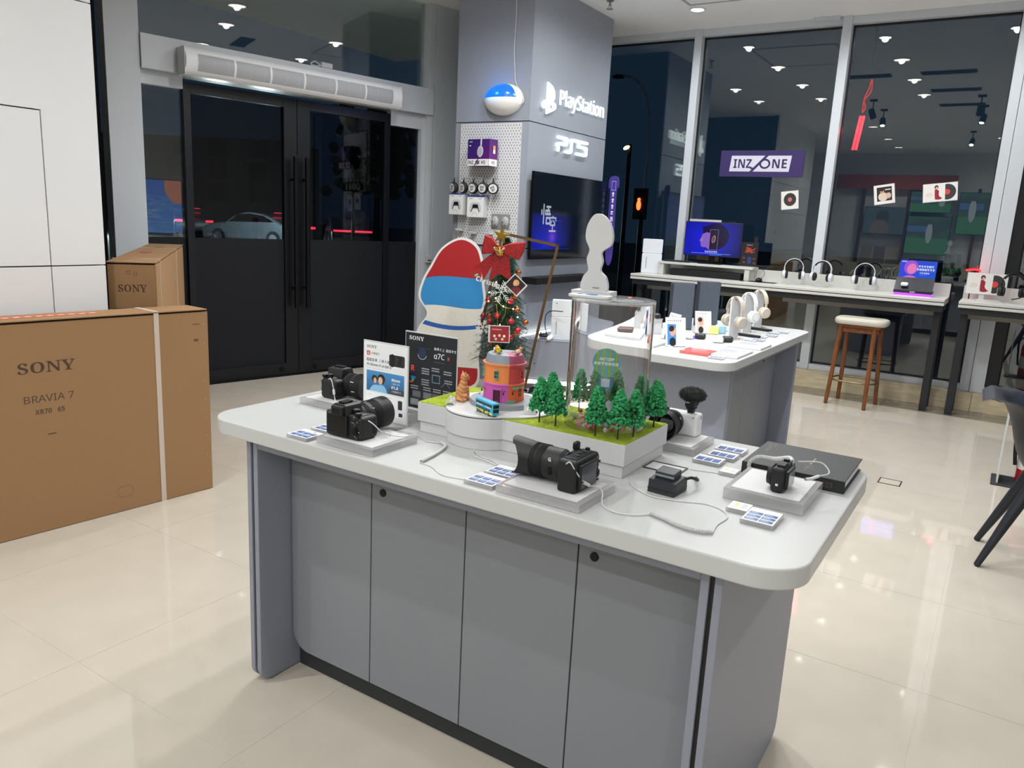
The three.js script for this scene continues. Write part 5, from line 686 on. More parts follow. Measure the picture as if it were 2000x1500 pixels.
// toy bus
{
  const t = thing('toy_bus', 'blue and yellow double-decker toy bus parked in front of the round house', 'toy bus', [-1.184, QY, -1.748], -0.42); const L = 0.094, W = 0.022, H = 0.038;
  part('body', B(-L / 2, L / 2, 0.004, H, -W / 2, W / 2, 0.002, 2), mat(0x3fa9d0, 0.35), t); part('roof', B(-L / 2 + 0.001, L / 2 - 0.001, H - 0.001, H + 0.001, -W / 2 + 0.001, W / 2 - 0.001, 0.0008, 1), mat(0x58bfe0, 0.35), t);
  const tx = canvas(512, 190, (g) => { g.fillStyle = '#44aed4'; g.fillRect(0, 0, 512, 190); g.fillStyle = '#d8d452'; g.beginPath(); g.moveTo(0, 190); g.lineTo(0, 140); for (let i = 0; i <= 20; i++) g.lineTo(i * 26, 150 + 10 * Math.sin(i * 1.7)); g.lineTo(512, 190); g.fill(); g.fillStyle = '#2a7a5a'; for (let i = 0; i < 22; i++) g.fillRect(i * 24, 138 + (i * 7) % 11, 12, 10); g.fillStyle = '#e8f4fa'; for (let i = 0; i < 9; i++) g.fillRect(34 + i * 20, 70, 13, 16); for (let i = 0; i < 8; i++) g.fillRect(306 + i * 20, 72, 13, 16); });
  for (const s of [1, -1]) part('side_print', at(plane(L - 0.004, H - 0.006), 0, H / 2 + 0.002, s * (W / 2 + 0.0002), 0, s > 0 ? 0 : Math.PI), printMat(tx, 0.35), t);
  for (const s of [1, -1]) { for (let i = 0; i < 8; i++) part('window', B(-0.043 + i * 0.0108, -0.0335 + i * 0.0108, 0.0265, 0.0335, s * W / 2, s * (W / 2 + 0.0006)), M.blackGloss, t); for (const [a, b] of [[-0.042, -0.03], [-0.028, -0.016], [-0.014, -0.002], [0.008, 0.02], [0.022, 0.034]]) part('window', B(a, b, 0.0125, 0.0195, s * W / 2, s * (W / 2 + 0.0006)), M.blackGloss, t); part('door', B(0.0, 0.006, 0.006, 0.02, s * W / 2, s * (W / 2 + 0.0007)), mat(0x20282c, 0.2), t); }
  part('windscreen', [B(L / 2 - 0.0008, L / 2 + 0.0006, 0.0125, 0.022, -W / 2 + 0.002, W / 2 - 0.002), B(L / 2 - 0.0008, L / 2 + 0.0006, 0.025, 0.034, -W / 2 + 0.002, W / 2 - 0.002)], M.blackGloss, t);
  for (const x of [-0.033, -0.022, 0.026]) for (const s of [-1, 1]) { const w = part('wheel', at(cyl(0.0045, 0.0045, 0.004, 20), x, 0.0046, s * (W / 2 - 0.001), Math.PI / 2), M.rubber, t); part('hub', at(cyl(0.0028, 0.0028, 0.0046, 16), x, 0.0046, s * (W / 2 - 0.001), Math.PI / 2), M.silver, w); }
}
// folded signs, figure, plant
function tentSign(x, z, a, l) { const t = thing('tent_sign', l, 'sign', [x, QY, z], a); for (const s of [-1, 1]) part('leaf', at(B(-0.018, 0.018, 0, 0.026, -0.0006, 0.0006), 0, 0.0005, s * 0.013, -s * 0.55), M.paper, t); part('print', at(plane(0.02, 0.012), 0, 0.0135, 0.0078, -0.55), printMat(canvas(64, 40, (g) => { g.fillStyle = '#f4f4f2'; g.fillRect(0, 0, 64, 40); cjk(g, 'xx', 12, 4, 18, 0.12, '#333'); g.fillStyle = '#444'; g.fillRect(8, 28, 46, 4); }), 0.7), t); }
tentSign(-1.328, -1.768, -1.0, 'small white tent sign at the left of the plaza beside the cat'); tentSign(-1.095, -1.835, 0.5, 'small white tent sign between the round house and the trees'); tentSign(-1.06, -1.925, 1.2, 'small white tent sign behind the row of trees');
{ const t = thing('toy_figure', 'tiny white toy figure with a camera behind the model trees', 'toy figure', [-1.085, QY, -1.97]); part('body', [at(cyl(0.006, 0.008, 0.035, 12), 0, 0.0175, 0), at(sph(0.0062, 14, 10), 0, 0.045, 0), at(cyl(0.0035, 0.004, 0.018, 10), 0.008, 0.036, 0.003, 0.5, 0, -1.0)], M.white, t); part('face', at(sph(0.005, 12, 8), 0, 0.0435, 0.002), mat(0x3a3030, 0.5), t); }
{ const t = thing('toy_shrub', 'tiny grey green toy plant beside the cat', 'toy plant', [-1.3, QY, -1.895]); part('twigs', Array.from({ length: 12 }, (_, i) => tube([[0, 0, 0], [Math.cos(i) * 0.008, 0.006, Math.sin(i) * 0.008], [Math.cos(i * 1.2) * 0.018, 0.008 + (i % 4) * 0.003, Math.sin(i * 1.2) * 0.014]], 0.0009, 6, 5)), mat(0x4a5240, 0.8), t); }
{ const { t, lens } = makeCamera({ label: 'black camera with a large round lens half hidden behind the round house', pos: [-1.27, TT + 0.0005, -2.165], turn: 0.25, w: 0.131, h: 0.078, d: 0.05, gripD: 0.02, hump: true, dials: [[-0.045, 0, 0.009, 0.006]], lx: 0.005, ly: 0.046, lens: [[0, 0], [0.036, 0], [0.038, 0.02], [0.041, 0.03], [0.045, 0.06], [0.043, 0.06], [0.036, 0.045], [0, 0.045]], glassR: 0.034, glassZ: 0.046 }); const wd = tinyText('SONY', 0.006); wd.translate(0.008, 0.088, 0.0315); part('brand_lettering', wd, wordWhite, t); }
// ---------------------------------------------------------------- low cabinet at the pillar, console
{
  const t = thing('low_cabinet', 'low grey cabinet with glowing light strips at the foot of the pillar', 'cabinet'); const plan = [[-3.64, -5.87], [-3.08, -6.14], [-3.02, -6.28], [-3.24, -6.95], [-3.3, -7.0], [-3.7, -7.0], [-3.7, -6.02]];
  const lay = (k, y0, y1) => { const g = ext(poly(plan.map(([x, z]) => [-3.4 + (x + 3.4) * k, -(-6.4 + (z + 6.4) * k)])), y1 - y0, 0.002); g.rotateX(-Math.PI / 2); g.translate(0, y0, 0); return g; };
  part('body', lay(1, 0.1, 0.445), M.greyPanel, t); part('top_board', lay(1.0, 0.447, 0.46), M.greyPanel, t); part('plinth', lay(0.9, 0.0, 0.1), mat(0x55585c, 0.6), t);
  const glow = new THREE.MeshStandardMaterial({ color: 0xffffff, emissive: LC(1, 0.98, 0.86), emissiveIntensity: 2.2 });
  part('light_strip', at(B(-0.31, 0.31, 0.06, 0.095, -0.006, 0.006), -3.35, 0, -5.992, 0, 0.4493), glow, t); part('light_strip', B(-3.737, -3.722, 0.45, 0.47, -6.95, -5.99), glow, t);
  const l = new THREE.RectAreaLight(LC(1, 0.98, 0.86), 5, 0.6, 0.05); l.position.set(-3.34, 0.07, -5.97); l.lookAt(-3.1, 0.0, -5.5); t.add(l); const l2 = new THREE.RectAreaLight(LC(1, 0.98, 0.86), 5, 0.9, 0.03); l2.position.set(-3.715, 0.475, -6.47); l2.lookAt(-3.7, 1.5, -6.47); t.add(l2);
}
function console5(label, pos, turn, h = 0.36) {
  const t = thing('game_console', label, 'console', pos, turn), d = 0.21, w = 0.08;
  part('core', B(-w / 2 + 0.014, w / 2 - 0.014, 0.006, h - 0.004, -d / 2 + 0.004, d / 2 - 0.006, 0.004, 2), M.blackGloss, t);
  for (const s of [-1, 1]) for (const [y0, y1, b] of [[0.0, h * 0.58, 0.006], [h * 0.585, h, 0.0]]) { const g = ext(rrect(d, y1 - y0, [0.012, 0.012, 0.012, 0.012], -d / 2, y0), 0.016, 0.004); g.rotateY(Math.PI / 2); g.translate(s > 0 ? w / 2 - 0.016 + b : -w / 2 - b, 0, 0); part('side_cover', g, mat(0xdfe3e8, 0.3), t); }
  part('drive_slot', B(w / 2 + 0.0058, w / 2 + 0.0066, 0.05, 0.17, d / 2 - 0.05, d / 2 - 0.046), M.black, t); return t;
}
{ const t = console5('light grey game console standing on the low cabinet at the pillar', [-3.36, 0.4605, -6.12], -1.07); part('emblem', B(0.0402, 0.0415, 0.325, 0.333, 0.06, 0.068), M.black, t); }
{ const t = thing('game_controller', 'white and black game controller lying on the low cabinet', 'controller', [-3.48, 0.461, -6.0], 0.3); part('body', [at(sph(1, 24, 14), 0, 0.028, 0, 0, 0, 0, [0.055, 0.02, 0.03]), at(sph(1, 18, 12), -0.06, 0.022, 0.022, 0.3, 0.3, 0, [0.024, 0.022, 0.048]), at(sph(1, 18, 12), 0.06, 0.022, 0.022, 0.3, -0.3, 0, [0.024, 0.022, 0.048])], mat(0xe4e6ea, 0.35), t); part('centre', [at(sph(1, 20, 12), 0, 0.034, 0.008, 0, 0, 0, [0.05, 0.018, 0.03])], M.black, t); for (const s of [-1, 1]) part('thumb_stick', [at(cyl(0.006, 0.005, 0.012, 12), s * 0.026, 0.053, 0.018), at(cyl(0.009, 0.009, 0.004, 14), s * 0.026, 0.06, 0.018)], M.black, t); }
single('console_cable', 'black cable running from the console down to the controller', 'cable', tube([[-3.3, 0.73, -6.0], [-3.42, 0.72, -5.98], [-3.46, 0.68, -5.98], [-3.465, 0.58, -5.985], [-3.45, 0.52, -5.99], [-3.46, 0.5, -6.0]], 0.004, 40, 7), M.black);
// ---------------------------------------------------------------- cardboard standee (plain stand-in)
{
  const t = thing('cardboard_standee', 'life-size cut-out cardboard standee in red, blue and white beside the Christmas tree', 'standee', [-4.09, 0, -5.42], 0.42);
  const pts = [[-0.32, 0.02], [-0.34, 0.3], [-0.3, 0.52], [-0.22, 0.66], [-0.3, 0.8], [-0.27, 0.95], [-0.2, 1.08], [-0.1, 1.24], [0.06, 1.33], [0.2, 1.28], [0.26, 1.15], [0.28, 0.95], [0.3, 0.8], [0.26, 0.64], [0.27, 0.5], [0.26, 0.3], [0.22, 0.02]];
  const s = blob(pts, 120), edge = ext(s, 0.008); part('white_backing', edge, mat(0xdedfdc, 0.6), t);
  const sh = (k) => blob(pts.map(([x, y]) => [x * k, 0.68 + (y - 0.68) * (1 - (1 - k) * 0.45)]), 120);
  const tx = canvas(512, 1024, (g) => { const Y = (y) => 1024 - y * 760, X = (x) => 256 + x * 700; g.fillStyle = '#d9d8d0'; g.fillRect(0, 0, 512, 1024); for (let i = 0; i < 5000; i++) { g.strokeStyle = rnd() < 0.5 ? 'rgba(120,120,110,0.14)' : 'rgba(255,255,250,0.3)'; const x = rnd() * 512, y = Y(0.7) + rnd() * 560; g.beginPath(); g.moveTo(x, y); g.lineTo(x + rr(-4, 4), y + rr(6, 16)); g.stroke(); } g.fillStyle = '#2c86c4'; g.beginPath(); g.moveTo(0, Y(0.95)); g.bezierCurveTo(180, Y(1.06), 330, Y(0.98), 512, Y(1.02)); g.lineTo(512, Y(0.76)); g.bezierCurveTo(330, Y(0.66), 200, Y(0.8), 0, Y(0.7)); g.fill(); g.fillStyle = '#a4161e'; g.beginPath(); g.moveTo(0, 0); g.lineTo(512, 0); g.lineTo(512, Y(1.0)); g.bezierCurveTo(330, Y(0.96), 180, Y(1.05), 0, Y(0.92)); g.fill(); g.fillStyle = '#1f58a8'; g.beginPath(); g.moveTo(0, Y(0.64)); g.quadraticCurveTo(256, Y(0.5), 512, Y(0.62)); g.lineTo(512, Y(0.59)); g.quadraticCurveTo(256, Y(0.46), 0, Y(0.6)); g.fill(); g.fillStyle = '#a4161e'; g.fillRect(0, Y(0.2), 512, 200); });
  const f = new THREE.ShapeGeometry(sh(0.93), 40); { const p = f.attributes.position, uv = f.attributes.uv; for (let i = 0; i < p.count; i++) uv.setXY(i, (256 + p.getX(i) * 700) / 512, p.getY(i) * 760 / 1024); } f.translate(0, 0, 0.0086); part('printed_face', f, printMat(tx, 0.55), t); part('rear_strut', at(B(-0.1, 0.1, 0, 0.9, -0.004, 0), 0, 0.0, -0.21, 0.22), mat(0xcfcfca, 0.7), t);
}
// bronze frame stand
{ const t = thing('poster_frame', 'bronze metal poster frame standing behind the Christmas tree', 'frame', [-3.74, 0.0, -5.66], 0.5); const R = (g) => at(g, 0, 0.045, 0, -0.08, 0, -0.17); const m = mat(0x6a5236, 0.35, { metalness: 0.7 }); part('frame', [R(B(-0.26, -0.235, 0.2, 1.33, -0.012, 0.012)), R(B(0.235, 0.26, 0.2, 1.33, -0.012, 0.012)), R(B(-0.26, 0.26, 1.306, 1.33, -0.012, 0.012)), R(B(-0.26, 0.26, 0.2, 0.224, -0.012, 0.012))], m, t); part('leg', R(B(-0.26, -0.235, 0.004, 0.2, -0.012, 0.012)), m, t); part('leg', R(B(0.235, 0.26, 0.004, 0.2, -0.012, 0.012)), m, t); }
// ---------------------------------------------------------------- Christmas tree
const TRX = -3.45, TRZ = -5.28;
{
  const t = thing('christmas_tree', 'small green artificial Christmas tree beside the pillar', 'tree', [TRX, 0, TRZ]);
  part('pot', lathe([[0, 0], [0.1, 0], [0.125, 0.16], [0.13, 0.165], [0.12, 0.165], [0, 0.15]], 28), mat(0x3a2a20, 0.7), t); part('trunk', at(cyl(0.012, 0.02, 1.15, 10), 0, 0.73, 0), mat(0x3a2a1c, 0.8), t);
  const P = []; for (let b = 0; b < 420; b++) { const u = b / 420, y = 0.36 + u * 0.98, R = 0.25 * Math.pow(1 - u, 0.75) + 0.02, a = b * 2.39996 + rr(-0.2, 0.2), dx = Math.cos(a), dz = Math.sin(a), L = R * rr(0.8, 1.12); const n = 46; for (let k = 0; k < n; k++) { const s = k / n, px = dx * L * s, pz = dz * L * s, py = y + 0.05 * s - 0.09 * s * s; const an = rr(0, 6.28), len = rr(0.024, 0.045) * (1 - 0.3 * s), nx = dx * 0.5 - dz * Math.cos(an), ny = Math.sin(an) * 0.9, nz = dz * 0.5 + dx * Math.cos(an); const q = [px + nx * len, py + ny * len, pz + nz * len], w = 0.0034; P.push(px - dz * w, py, pz + dx * w, px + dz * w, py + w, pz - dx * w, ...q); } }
  const g = new THREE.BufferGeometry(); g.setAttribute('position', new THREE.Float32BufferAttribute(P, 3)); g.computeVertexNormals(); const m = mat(0x123c24, 0.75); m.side = THREE.DoubleSide; part('foliage', g, m, t).userData.kind = 'stuff';
  const core = []; for (let b = 0; b < 60; b++) { const u = b / 60, y = 0.36 + u * 0.93, R = 0.2 * Math.pow(1 - u, 0.75) + 0.01, a = b * 2.4; core.push(tube([[0, y, 0], [Math.cos(a) * R * 0.6, y + 0.03, Math.sin(a) * R * 0.6], [Math.cos(a) * R * 1.2, y - 0.01, Math.sin(a) * R * 1.2]], 0.003, 5, 5)); } part('branches', core, mat(0x22301c, 0.9), t);
}
const cz = (z) => z - 0.0;
const ballM = { red: mat(0xb01420, 0.18, { clearcoat: 0.6 }), copper: mat(0xb06a3c, 0.22, { metalness: 0.8 }) };
function bauble(x, y, z, r, kind, where) { const t = thing('bauble', `${kind} glass bauble on the Christmas tree, ${where}`, 'bauble', [x, y, z], 0, 'Christmas tree baubles'); part('ball', sph(r, 22, 16), ballM[kind], t); part('cap', [at(cyl(r * 0.28, r * 0.3, r * 0.35, 12), 0, r * 1.08, 0), at(new THREE.TorusGeometry(r * 0.16, r * 0.05, 6, 12), 0, r * 1.35, 0)], M.chrome, t); }
[[-3.53, 0.858, -5.16, 'upper left beside the snowflake'], [-3.30, 0.871, -5.14, 'upper right under the diamond card'], [-3.424, 0.742, -5.14, 'in the middle above the red card'], [-3.50, 0.69, -5.15, 'left of the red card'], [-3.294, 0.711, -5.15, 'right of the middle'], [-3.232, 0.645, -5.16, 'low on the right edge'], [-3.301, 0.582, -5.16, 'lowest on the right'], [-3.60, 0.718, -5.2, 'at the left edge'], [-3.595, 0.63, -5.18, 'low left behind the small snowflake']].forEach(([x, y, z, w]) => bauble(x, y, z, 0.024, 'red', w));
[[-3.28, 1.098, -5.2, 'highest, under the bow'], [-3.302, 0.905, -5.2, 'above the upper right red bauble'], [-3.519, 0.736, -5.17, 'left of the middle'], [-3.26, 0.805, -5.18, 'at the right edge halfway up'], [-3.19, 0.71, -5.2, 'far right'], [-3.264, 0.62, -5.18, 'between the two low red baubles'], [-3.492, 0.516, -5.16, 'bottom left under the red card']].forEach(([x, y, z, w]) => bauble(x, y, z, 0.023, 'copper', w));
{
  const t = thing('light_string', 'string of tiny warm lights wound around the Christmas tree', 'light string', [0, 0, 0]); const L = [[-3.504, 0.923], [-3.438, 0.884], [-3.506, 0.853], [-3.361, 0.826], [-3.268, 0.815], [-3.387, 0.676], [-3.222, 0.755], [-3.44, 1.01], [-3.327, 1.155]], gm = new THREE.MeshStandardMaterial({ color: 0xffffff, emissive: LC(1, 0.8, 0.35), emissiveIntensity: 5 });
  for (const [x, y] of L) part('bulb', at(sph(0.006, 10, 8), x, y, -5.13), gm, t); part('wire', [tube([[-3.5, 0.923, -5.14], [-3.44, 0.884, -5.12], [-3.36, 0.826, -5.12], [-3.268, 0.815, -5.12]], 0.0016, 30, 5), tube([[-3.6, 0.6, -5.16], [-3.5, 0.8, -5.14], [-3.438, 0.884, -5.13]], 0.0016, 20, 5), tube([[-3.387, 0.676, -5.12], [-3.34, 0.75, -5.12], [-3.33, 0.83, -5.12]], 0.0016, 20, 5), tube([[-3.4, 0.67, -5.12], [-3.42, 0.84, -5.12]], 0.0016, 8, 5)], mat(0x8a7a50, 0.5), t); const l = new THREE.PointLight(LC(1, 0.8, 0.4), 0.05); l.position.set(-3.36, 0.83, -5.08); t.add(l);
}
{ // bow
  const t = thing('ribbon_bow', 'large red glitter ribbon bow with a gold centre on top of the Christmas tree', 'bow', [-3.4, 1.27, -5.1], 0.45); const m = new THREE.MeshPhysicalMaterial({ map: grain(256, 256, [140, 10, 18], 0.4, 0.1), roughness: 0.5, side: THREE.DoubleSide });
  const leafp = (pts, bulge) => { const s = poly(pts), g = new THREE.ExtrudeGeometry(s, { depth: 0.03, bevelEnabled: true, bevelThickness: 0.015, bevelSize: 0.012, bevelOffset: -0.012, bevelSegments: 4 }); g.translate(0, 0, bulge); return g; };
  part('loop', leafp([[0, 0.02], [-0.06, 0.09], [-0.115, 0.11], [-0.135, 0.03], [-0.14, -0.045], [-0.07, -0.035], [0, -0.015]], -0.01), m, t); part('loop', leafp([[0, 0.02], [0.09, 0.055], [0.205, 0.07], [0.19, -0.01], [0.155, -0.075], [0.07, -0.05], [0, -0.015]], -0.01), m, t);
  const tail = (pts, z) => ext(poly(pts), 0.004, 0.001).translate(0, 0, z); part('tail', tail([[-0.02, 0], [-0.2, -0.155], [-0.14, -0.16], [-0.12, -0.25], [0.0, -0.03]], 0.012), m, t); part('tail', tail([[-0.03, -0.01], [-0.075, -0.245], [0.01, -0.185], [0.105, -0.24], [0.08, -0.06], [0.03, 0]], 0.022), m, t);
  const gm = mat(0xc09a30, 0.25, { metalness: 0.9 }), cl = []; for (let i = 0; i < 16; i++) part('gold_bead', at(sph(0.008, 12, 8), rr(-0.035, 0.03), rr(-0.05, 0.04), 0.04 + rr(0, 0.02)), gm, t); for (const [x, a] of [[-0.03, 0.5], [0.03, -0.5], [0.005, 0.1]]) part('gold_stripe', at(B(-0.006, 0.006, -0.05, 0.02, 0.036, 0.038), x, 0, 0, 0, 0, a), mat(0xd8c8a8, 0.4), t);
}
{ const t = thing('tree_star', 'gold star on the tip of the Christmas tree', 'star', [-3.47, 1.375, -5.22], 0.5); const p = []; for (let i = 0; i < 10; i++) { const r = i % 2 ? 0.028 : 0.075, a = i / 10 * 6.283 + 0.15; p.push([Math.sin(a) * r, Math.cos(a) * r]); } part('star', ext(poly(p), 0.016, 0.005), mat(0x9a7a2c, 0.35, { metalness: 0.8 }), t); }
function snowflake(x, y, z, R, l) { const t = thing('snowflake', l, 'ornament', [x, y, z], 0.5); const g = []; for (let i = 0; i < 6; i++) { const a = i * Math.PI / 3 + 0.2, P = (r, o) => [Math.cos(a) * r - Math.sin(a) * o, Math.sin(a) * r + Math.cos(a) * o]; g.push(...strokeGeo([P(0, 0), P(R, 0)], 0.005, 0.003)); for (const k of [0.4, 0.62, 0.82]) { g.push(...strokeGeo([P(R * k, 0), P(R * (k + 0.22), R * 0.22)], 0.004, 0.003), ...strokeGeo([P(R * k, 0), P(R * (k + 0.22), -R * 0.22)], 0.004, 0.003)); } } part('arms', g, mat(0xd6dede, 0.4), t); }
snowflake(-3.355, 0.943, -5.08, 0.085, 'large white glitter snowflake in the middle of the Christmas tree'); snowflake(-3.53, 0.643, -5.1, 0.055, 'small white snowflake low on the left of the Christmas tree');
{ const t = thing('word_ornament', 'white lettering ornament reading Christmas hanging on the tree', 'ornament', [-3.46, 0.985, -5.08], 0.5); const g = new TextGeometry('Christmas', { font: fBold, size: 0.038, depth: 0.004, curveSegments: 3 }); g.computeBoundingBox(); g.translate(-g.boundingBox.max.x / 2, 0, 0); g.rotateZ(-0.28); part('lettering', g, mat(0xe8ecea, 0.4), t); part('leaf', at(sph(1, 10, 8), -0.115, 0.075, 0.002, 0, 0, 0.5, [0.018, 0.009, 0.004]), mat(0x6ac0a0, 0.5), t); }
{ const t = thing('photo_card', 'diamond hung photo card with a white border on the Christmas tree', 'card', [-3.21, 1.01, -5.06], 0.5); const R = (g) => at(g, 0, 0, 0, 0, 0, Math.PI / 4 + 0.06); part('card', R(B(-0.06, 0.06, -0.068, 0.068, -0.001, 0.001)), M.paper, t); const tx = canvas(128, 128, (g) => { g.fillStyle = '#2a1a1c'; g.fillRect(0, 0, 128, 128); g.save(); g.translate(64, 64); g.rotate(Math.PI / 4); g.fillStyle = '#caa060'; g.beginPath(); g.ellipse(8, -20, 26, 28, 0, 0, 7); g.fill(); g.fillStyle = '#d8a488'; g.beginPath(); g.ellipse(-4, -14, 18, 24, 0.3, 0, 7); g.fill(); g.fillStyle = '#6a2430'; g.beginPath(); g.moveTo(-50, 40); g.quadraticCurveTo(0, 0, 40, 30); g.lineTo(40, 80); g.lineTo(-50, 80); g.fill(); g.restore(); }); part('photo', R(at(plane(0.106, 0.116), 0, 0.002, 0.0014)), printMat(tx, 0.4), t); }
{ const t = thing('record_card', 'square red record sleeve card hanging low on the Christmas tree', 'card', [-3.345, 0.613, -5.06], 0.5); part('card', at(B(-0.085, 0.085, -0.068, 0.068, -0.001, 0.001), 0, 0, 0, 0, 0, 0.02), M.paper, t); const tx = canvas(128, 112, (g) => { g.fillStyle = '#8e1f2a'; g.fillRect(0, 0, 128, 112); T(g, 'Christmas', 12, 22, 13, '#e8d8b0', 'serif'); for (const [x, y, c] of [[30, 70, '#d8d0c0'], [64, 66, '#e8c0a0'], [96, 70, '#f0e8e0'], [40, 92, '#c8b8a0'], [84, 92, '#d8c8b0']]) { g.fillStyle = c; g.beginPath(); g.ellipse(x, y, 9, 10, 0, 0, 7); g.fill(); } }); part('print', at(plane(0.15, 0.124), 0.004, 0.0, 0.0014, 0, 0, 0.02), printMat(tx, 0.5), t); }
// ---------------------------------------------------------------- headphones
function headphone(t, col, pad, y0 = 0, sc = 1, slim = false) {
  const R = 0.075, cy = y0 + 0.115, band = []; for (let i = 0; i <= 24; i++) { const a = Math.PI * i / 24; band.push([Math.cos(a) * R, cy + Math.sin(a) * R * 1.12, 0]); }
  const P = [], I = [], tk = 0.0045, hw = slim ? 0.009 : 0.013, n = 40; for (let i = 0; i <= n; i++) { const a = Math.PI * i / n, c = Math.cos(a), q = Math.sin(a); for (const [r, z] of [[R + tk, -hw], [R + tk, hw], [R - tk * 0.2, hw], [R - tk * 0.2, -hw]]) P.push(c * r, cy + q * r * 1.12, z); } for (let i = 0; i < n; i++) for (let k = 0; k < 4; k++) { const a = i * 4 + k, b2 = i * 4 + (k + 1) % 4; I.push(a, a + 4, b2, b2, a + 4, b2 + 4); } let g = new THREE.BufferGeometry(); g.setAttribute('position', new THREE.Float32BufferAttribute(P, 3)); g.setIndex(I); g = toCreasedNormals(g.toNonIndexed(), 0.7); part('headband', g, col, t); const g2 = tube(band.slice(4, -4).map(([x, y, z]) => [x * 0.9, cy + (y - cy) * 0.9, z]), 0.0055, 30, 8); part('band_cushion', at(g2, 0, 0, 0, 0, 0, 0, [1, 1, 1.3]), pad, t);
  for (const e of [-1, 1]) { const Q = (q, x, y = y0 + 0.055) => at(q, e * x, y, 0, 0, 0, e * -Math.PI / 2); part('arm', [B(e * R - 0.005, e * R + 0.005, y0 + 0.06, cy + 0.01, -0.008, 0.008, 0.003, 2)], col, t); part('ear_cup', Q(lathe([[0, 0.024], [0.026, 0.024], [0.034, 0.018], [0.038, 0.004], [0.036, -0.006], [0, -0.006]], 30), R - 0.006), col, t); part('ear_pad', Q(lathe([[0.012, -0.024], [0.028, -0.026], [0.037, -0.02], [0.037, -0.007], [0, -0.007], [0, -0.018]], 30), R - 0.006), pad, t); part('cup_ring', Q(lathe([[0.024, 0.0235], [0.026, 0.0252], [0.0275, 0.0235]], 30), R - 0.006), mat(0xaaa69c, 0.4), t); }
}
const beige = mat(0xb4aa9c, 0.5), hwhite = mat(0xe6e6e4, 0.4), cream = mat(0xcfc2ae, 0.5), padBlk = mat(0x131416, 0.6);
[[-1.36, -4.59, beige, beige, 'warm grey headphones on the nearest white stand of the far table'], [-1.40, -5.0, hwhite, hwhite, 'white headphones on the middle white stand of the far table'], [-1.42, -5.32, cream, cream, 'cream headphones on the rearmost white stand of the far table']].forEach(([x, z, c, p, l], i) => {
  const t = thing('headphone_stand', `white board stand holding the ${['warm grey', 'white', 'cream'][i]} headphones`, 'stand', [x, TT, z], 1.15); const b = ext(poly([[-0.04, 0], [0.04, 0], [0.043, 0.245], [0.03, 0.25], [0.02, 0.232], [-0.02, 0.232], [-0.03, 0.25], [-0.043, 0.245]]), 0.012, 0.002); part('board', b.translate(0, 0, -0.006), M.white, t); part('foot', B(-0.055, 0.055, 0.0003, 0.006, -0.05, 0.05, 0.002, 1), M.sheet, t);
  const h = thing('headphones', l, 'headphones', [x, TT + 0.052, z], 1.15 + Math.PI / 2 - 0.25); headphone(h, c, p);
});
{ const h = thing('headphones', 'cream headphones leaning behind the left dark speaker on the far table', 'headphones', [-1.83, TT, -4.98], 2.2); headphone(h, cream, cream, 0.0); }
// ---------------------------------------------------------------- far table goods
for (const [x, z, a, l] of [[-1.765, -4.77, 0.42, 'left tall dark grey speaker on the far table'], [-1.70, -5.08, 0.42, 'right tall dark grey speaker on the far table']]) { const t = thing('tower_speaker', l, 'speaker', [x, TT, z], a); part('cabinet', B(-0.075, 0.075, 0.0005, 0.295, -0.04, 0.04, 0.003, 2), mat(0x2a2d36, 0.45), t); part('front_grille', B(-0.058, 0.072, 0.006, 0.29, 0.0395, 0.0425, 0.001, 1), mat(0x4a525e, 0.6), t); }
const adTx = (sky) => canvas(256, 384, (g) => { g.fillStyle = '#e8eaee'; g.fillRect(0, 0, 256, 384); cjk(g, 'xxxxxxx', 24, 34, 24, 0.12, '#444'); g.fillStyle = sky; g.fillRect(24, 90, 110, 280); g.fillStyle = '#d0a08a'; g.beginPath(); g.ellipse(96, 190, 38, 60, 0.2, 0, 7); g.fill(); g.fillStyle = '#2a2222'; g.beginPath(); g.ellipse(78, 150, 34, 40, 0.3, 0, 7); g.fill(); g.fillStyle = '#22242a'; g.beginPath(); g.ellipse(90, 330, 40, 60, 0, 0, 7); g.fill(); for (let i = 0; i < 4; i++) T(g, '— — —', 150, 160 + i * 40, 18, '#888'); });
function deskAd(x, z, w, h, turn, tilt, tx, l) { const t = thing('desk_placard', l, 'placard', [x, TT, z], turn); part('panel', at(B(-w / 2, w / 2, 0.0, h, -0.0015, 0.0015), 0, 0.003, 0, tilt), M.sheet, t); part('sheet', at(plane(w - 0.004, h - 0.004).translate(0, h / 2, 0.0022), 0, 0.003, 0, tilt), printMat(tx, 0.35), t); part('foot', B(-w / 2, w / 2, 0.0002, 0.003, -0.05, 0.02), M.sheet, t); }
deskAd(-1.49, -4.0, 0.12, 0.16, 0.75, -0.25, adTx('#4a86c8'), 'small clear placard with a blue portrait at the front of the far table'); deskAd(-1.565, -4.66, 0.11, 0.14, 0.75, -0.25, adTx('#c8b8b0'), 'small pale placard in front of the right dark speaker'); deskAd(-1.62, -4.2, 0.13, 0.16, -0.7, -0.3, adTx('#e0d8d0'), 'small pale placard turned away beside the blue portrait placard');
function slab(name, l, cat, x0, x1, z0, z1, h, m, tx, ins = 0.01) { const t = thing(name, l, cat, [(x0 + x1) / 2, TT, (z0 + z1) / 2]); const w = x1 - x0, d = Math.abs(z1 - z0); part('board', B(-w / 2, w / 2, 0.0003, h, -d / 2, d / 2, 0.002, 1), m, t); if (tx) part('print', at(plane(w - ins * 2, d - ins * 2), 0, h + 0.0005, 0, -Math.PI / 2), printMat(tx, 0.4), t); return t; }
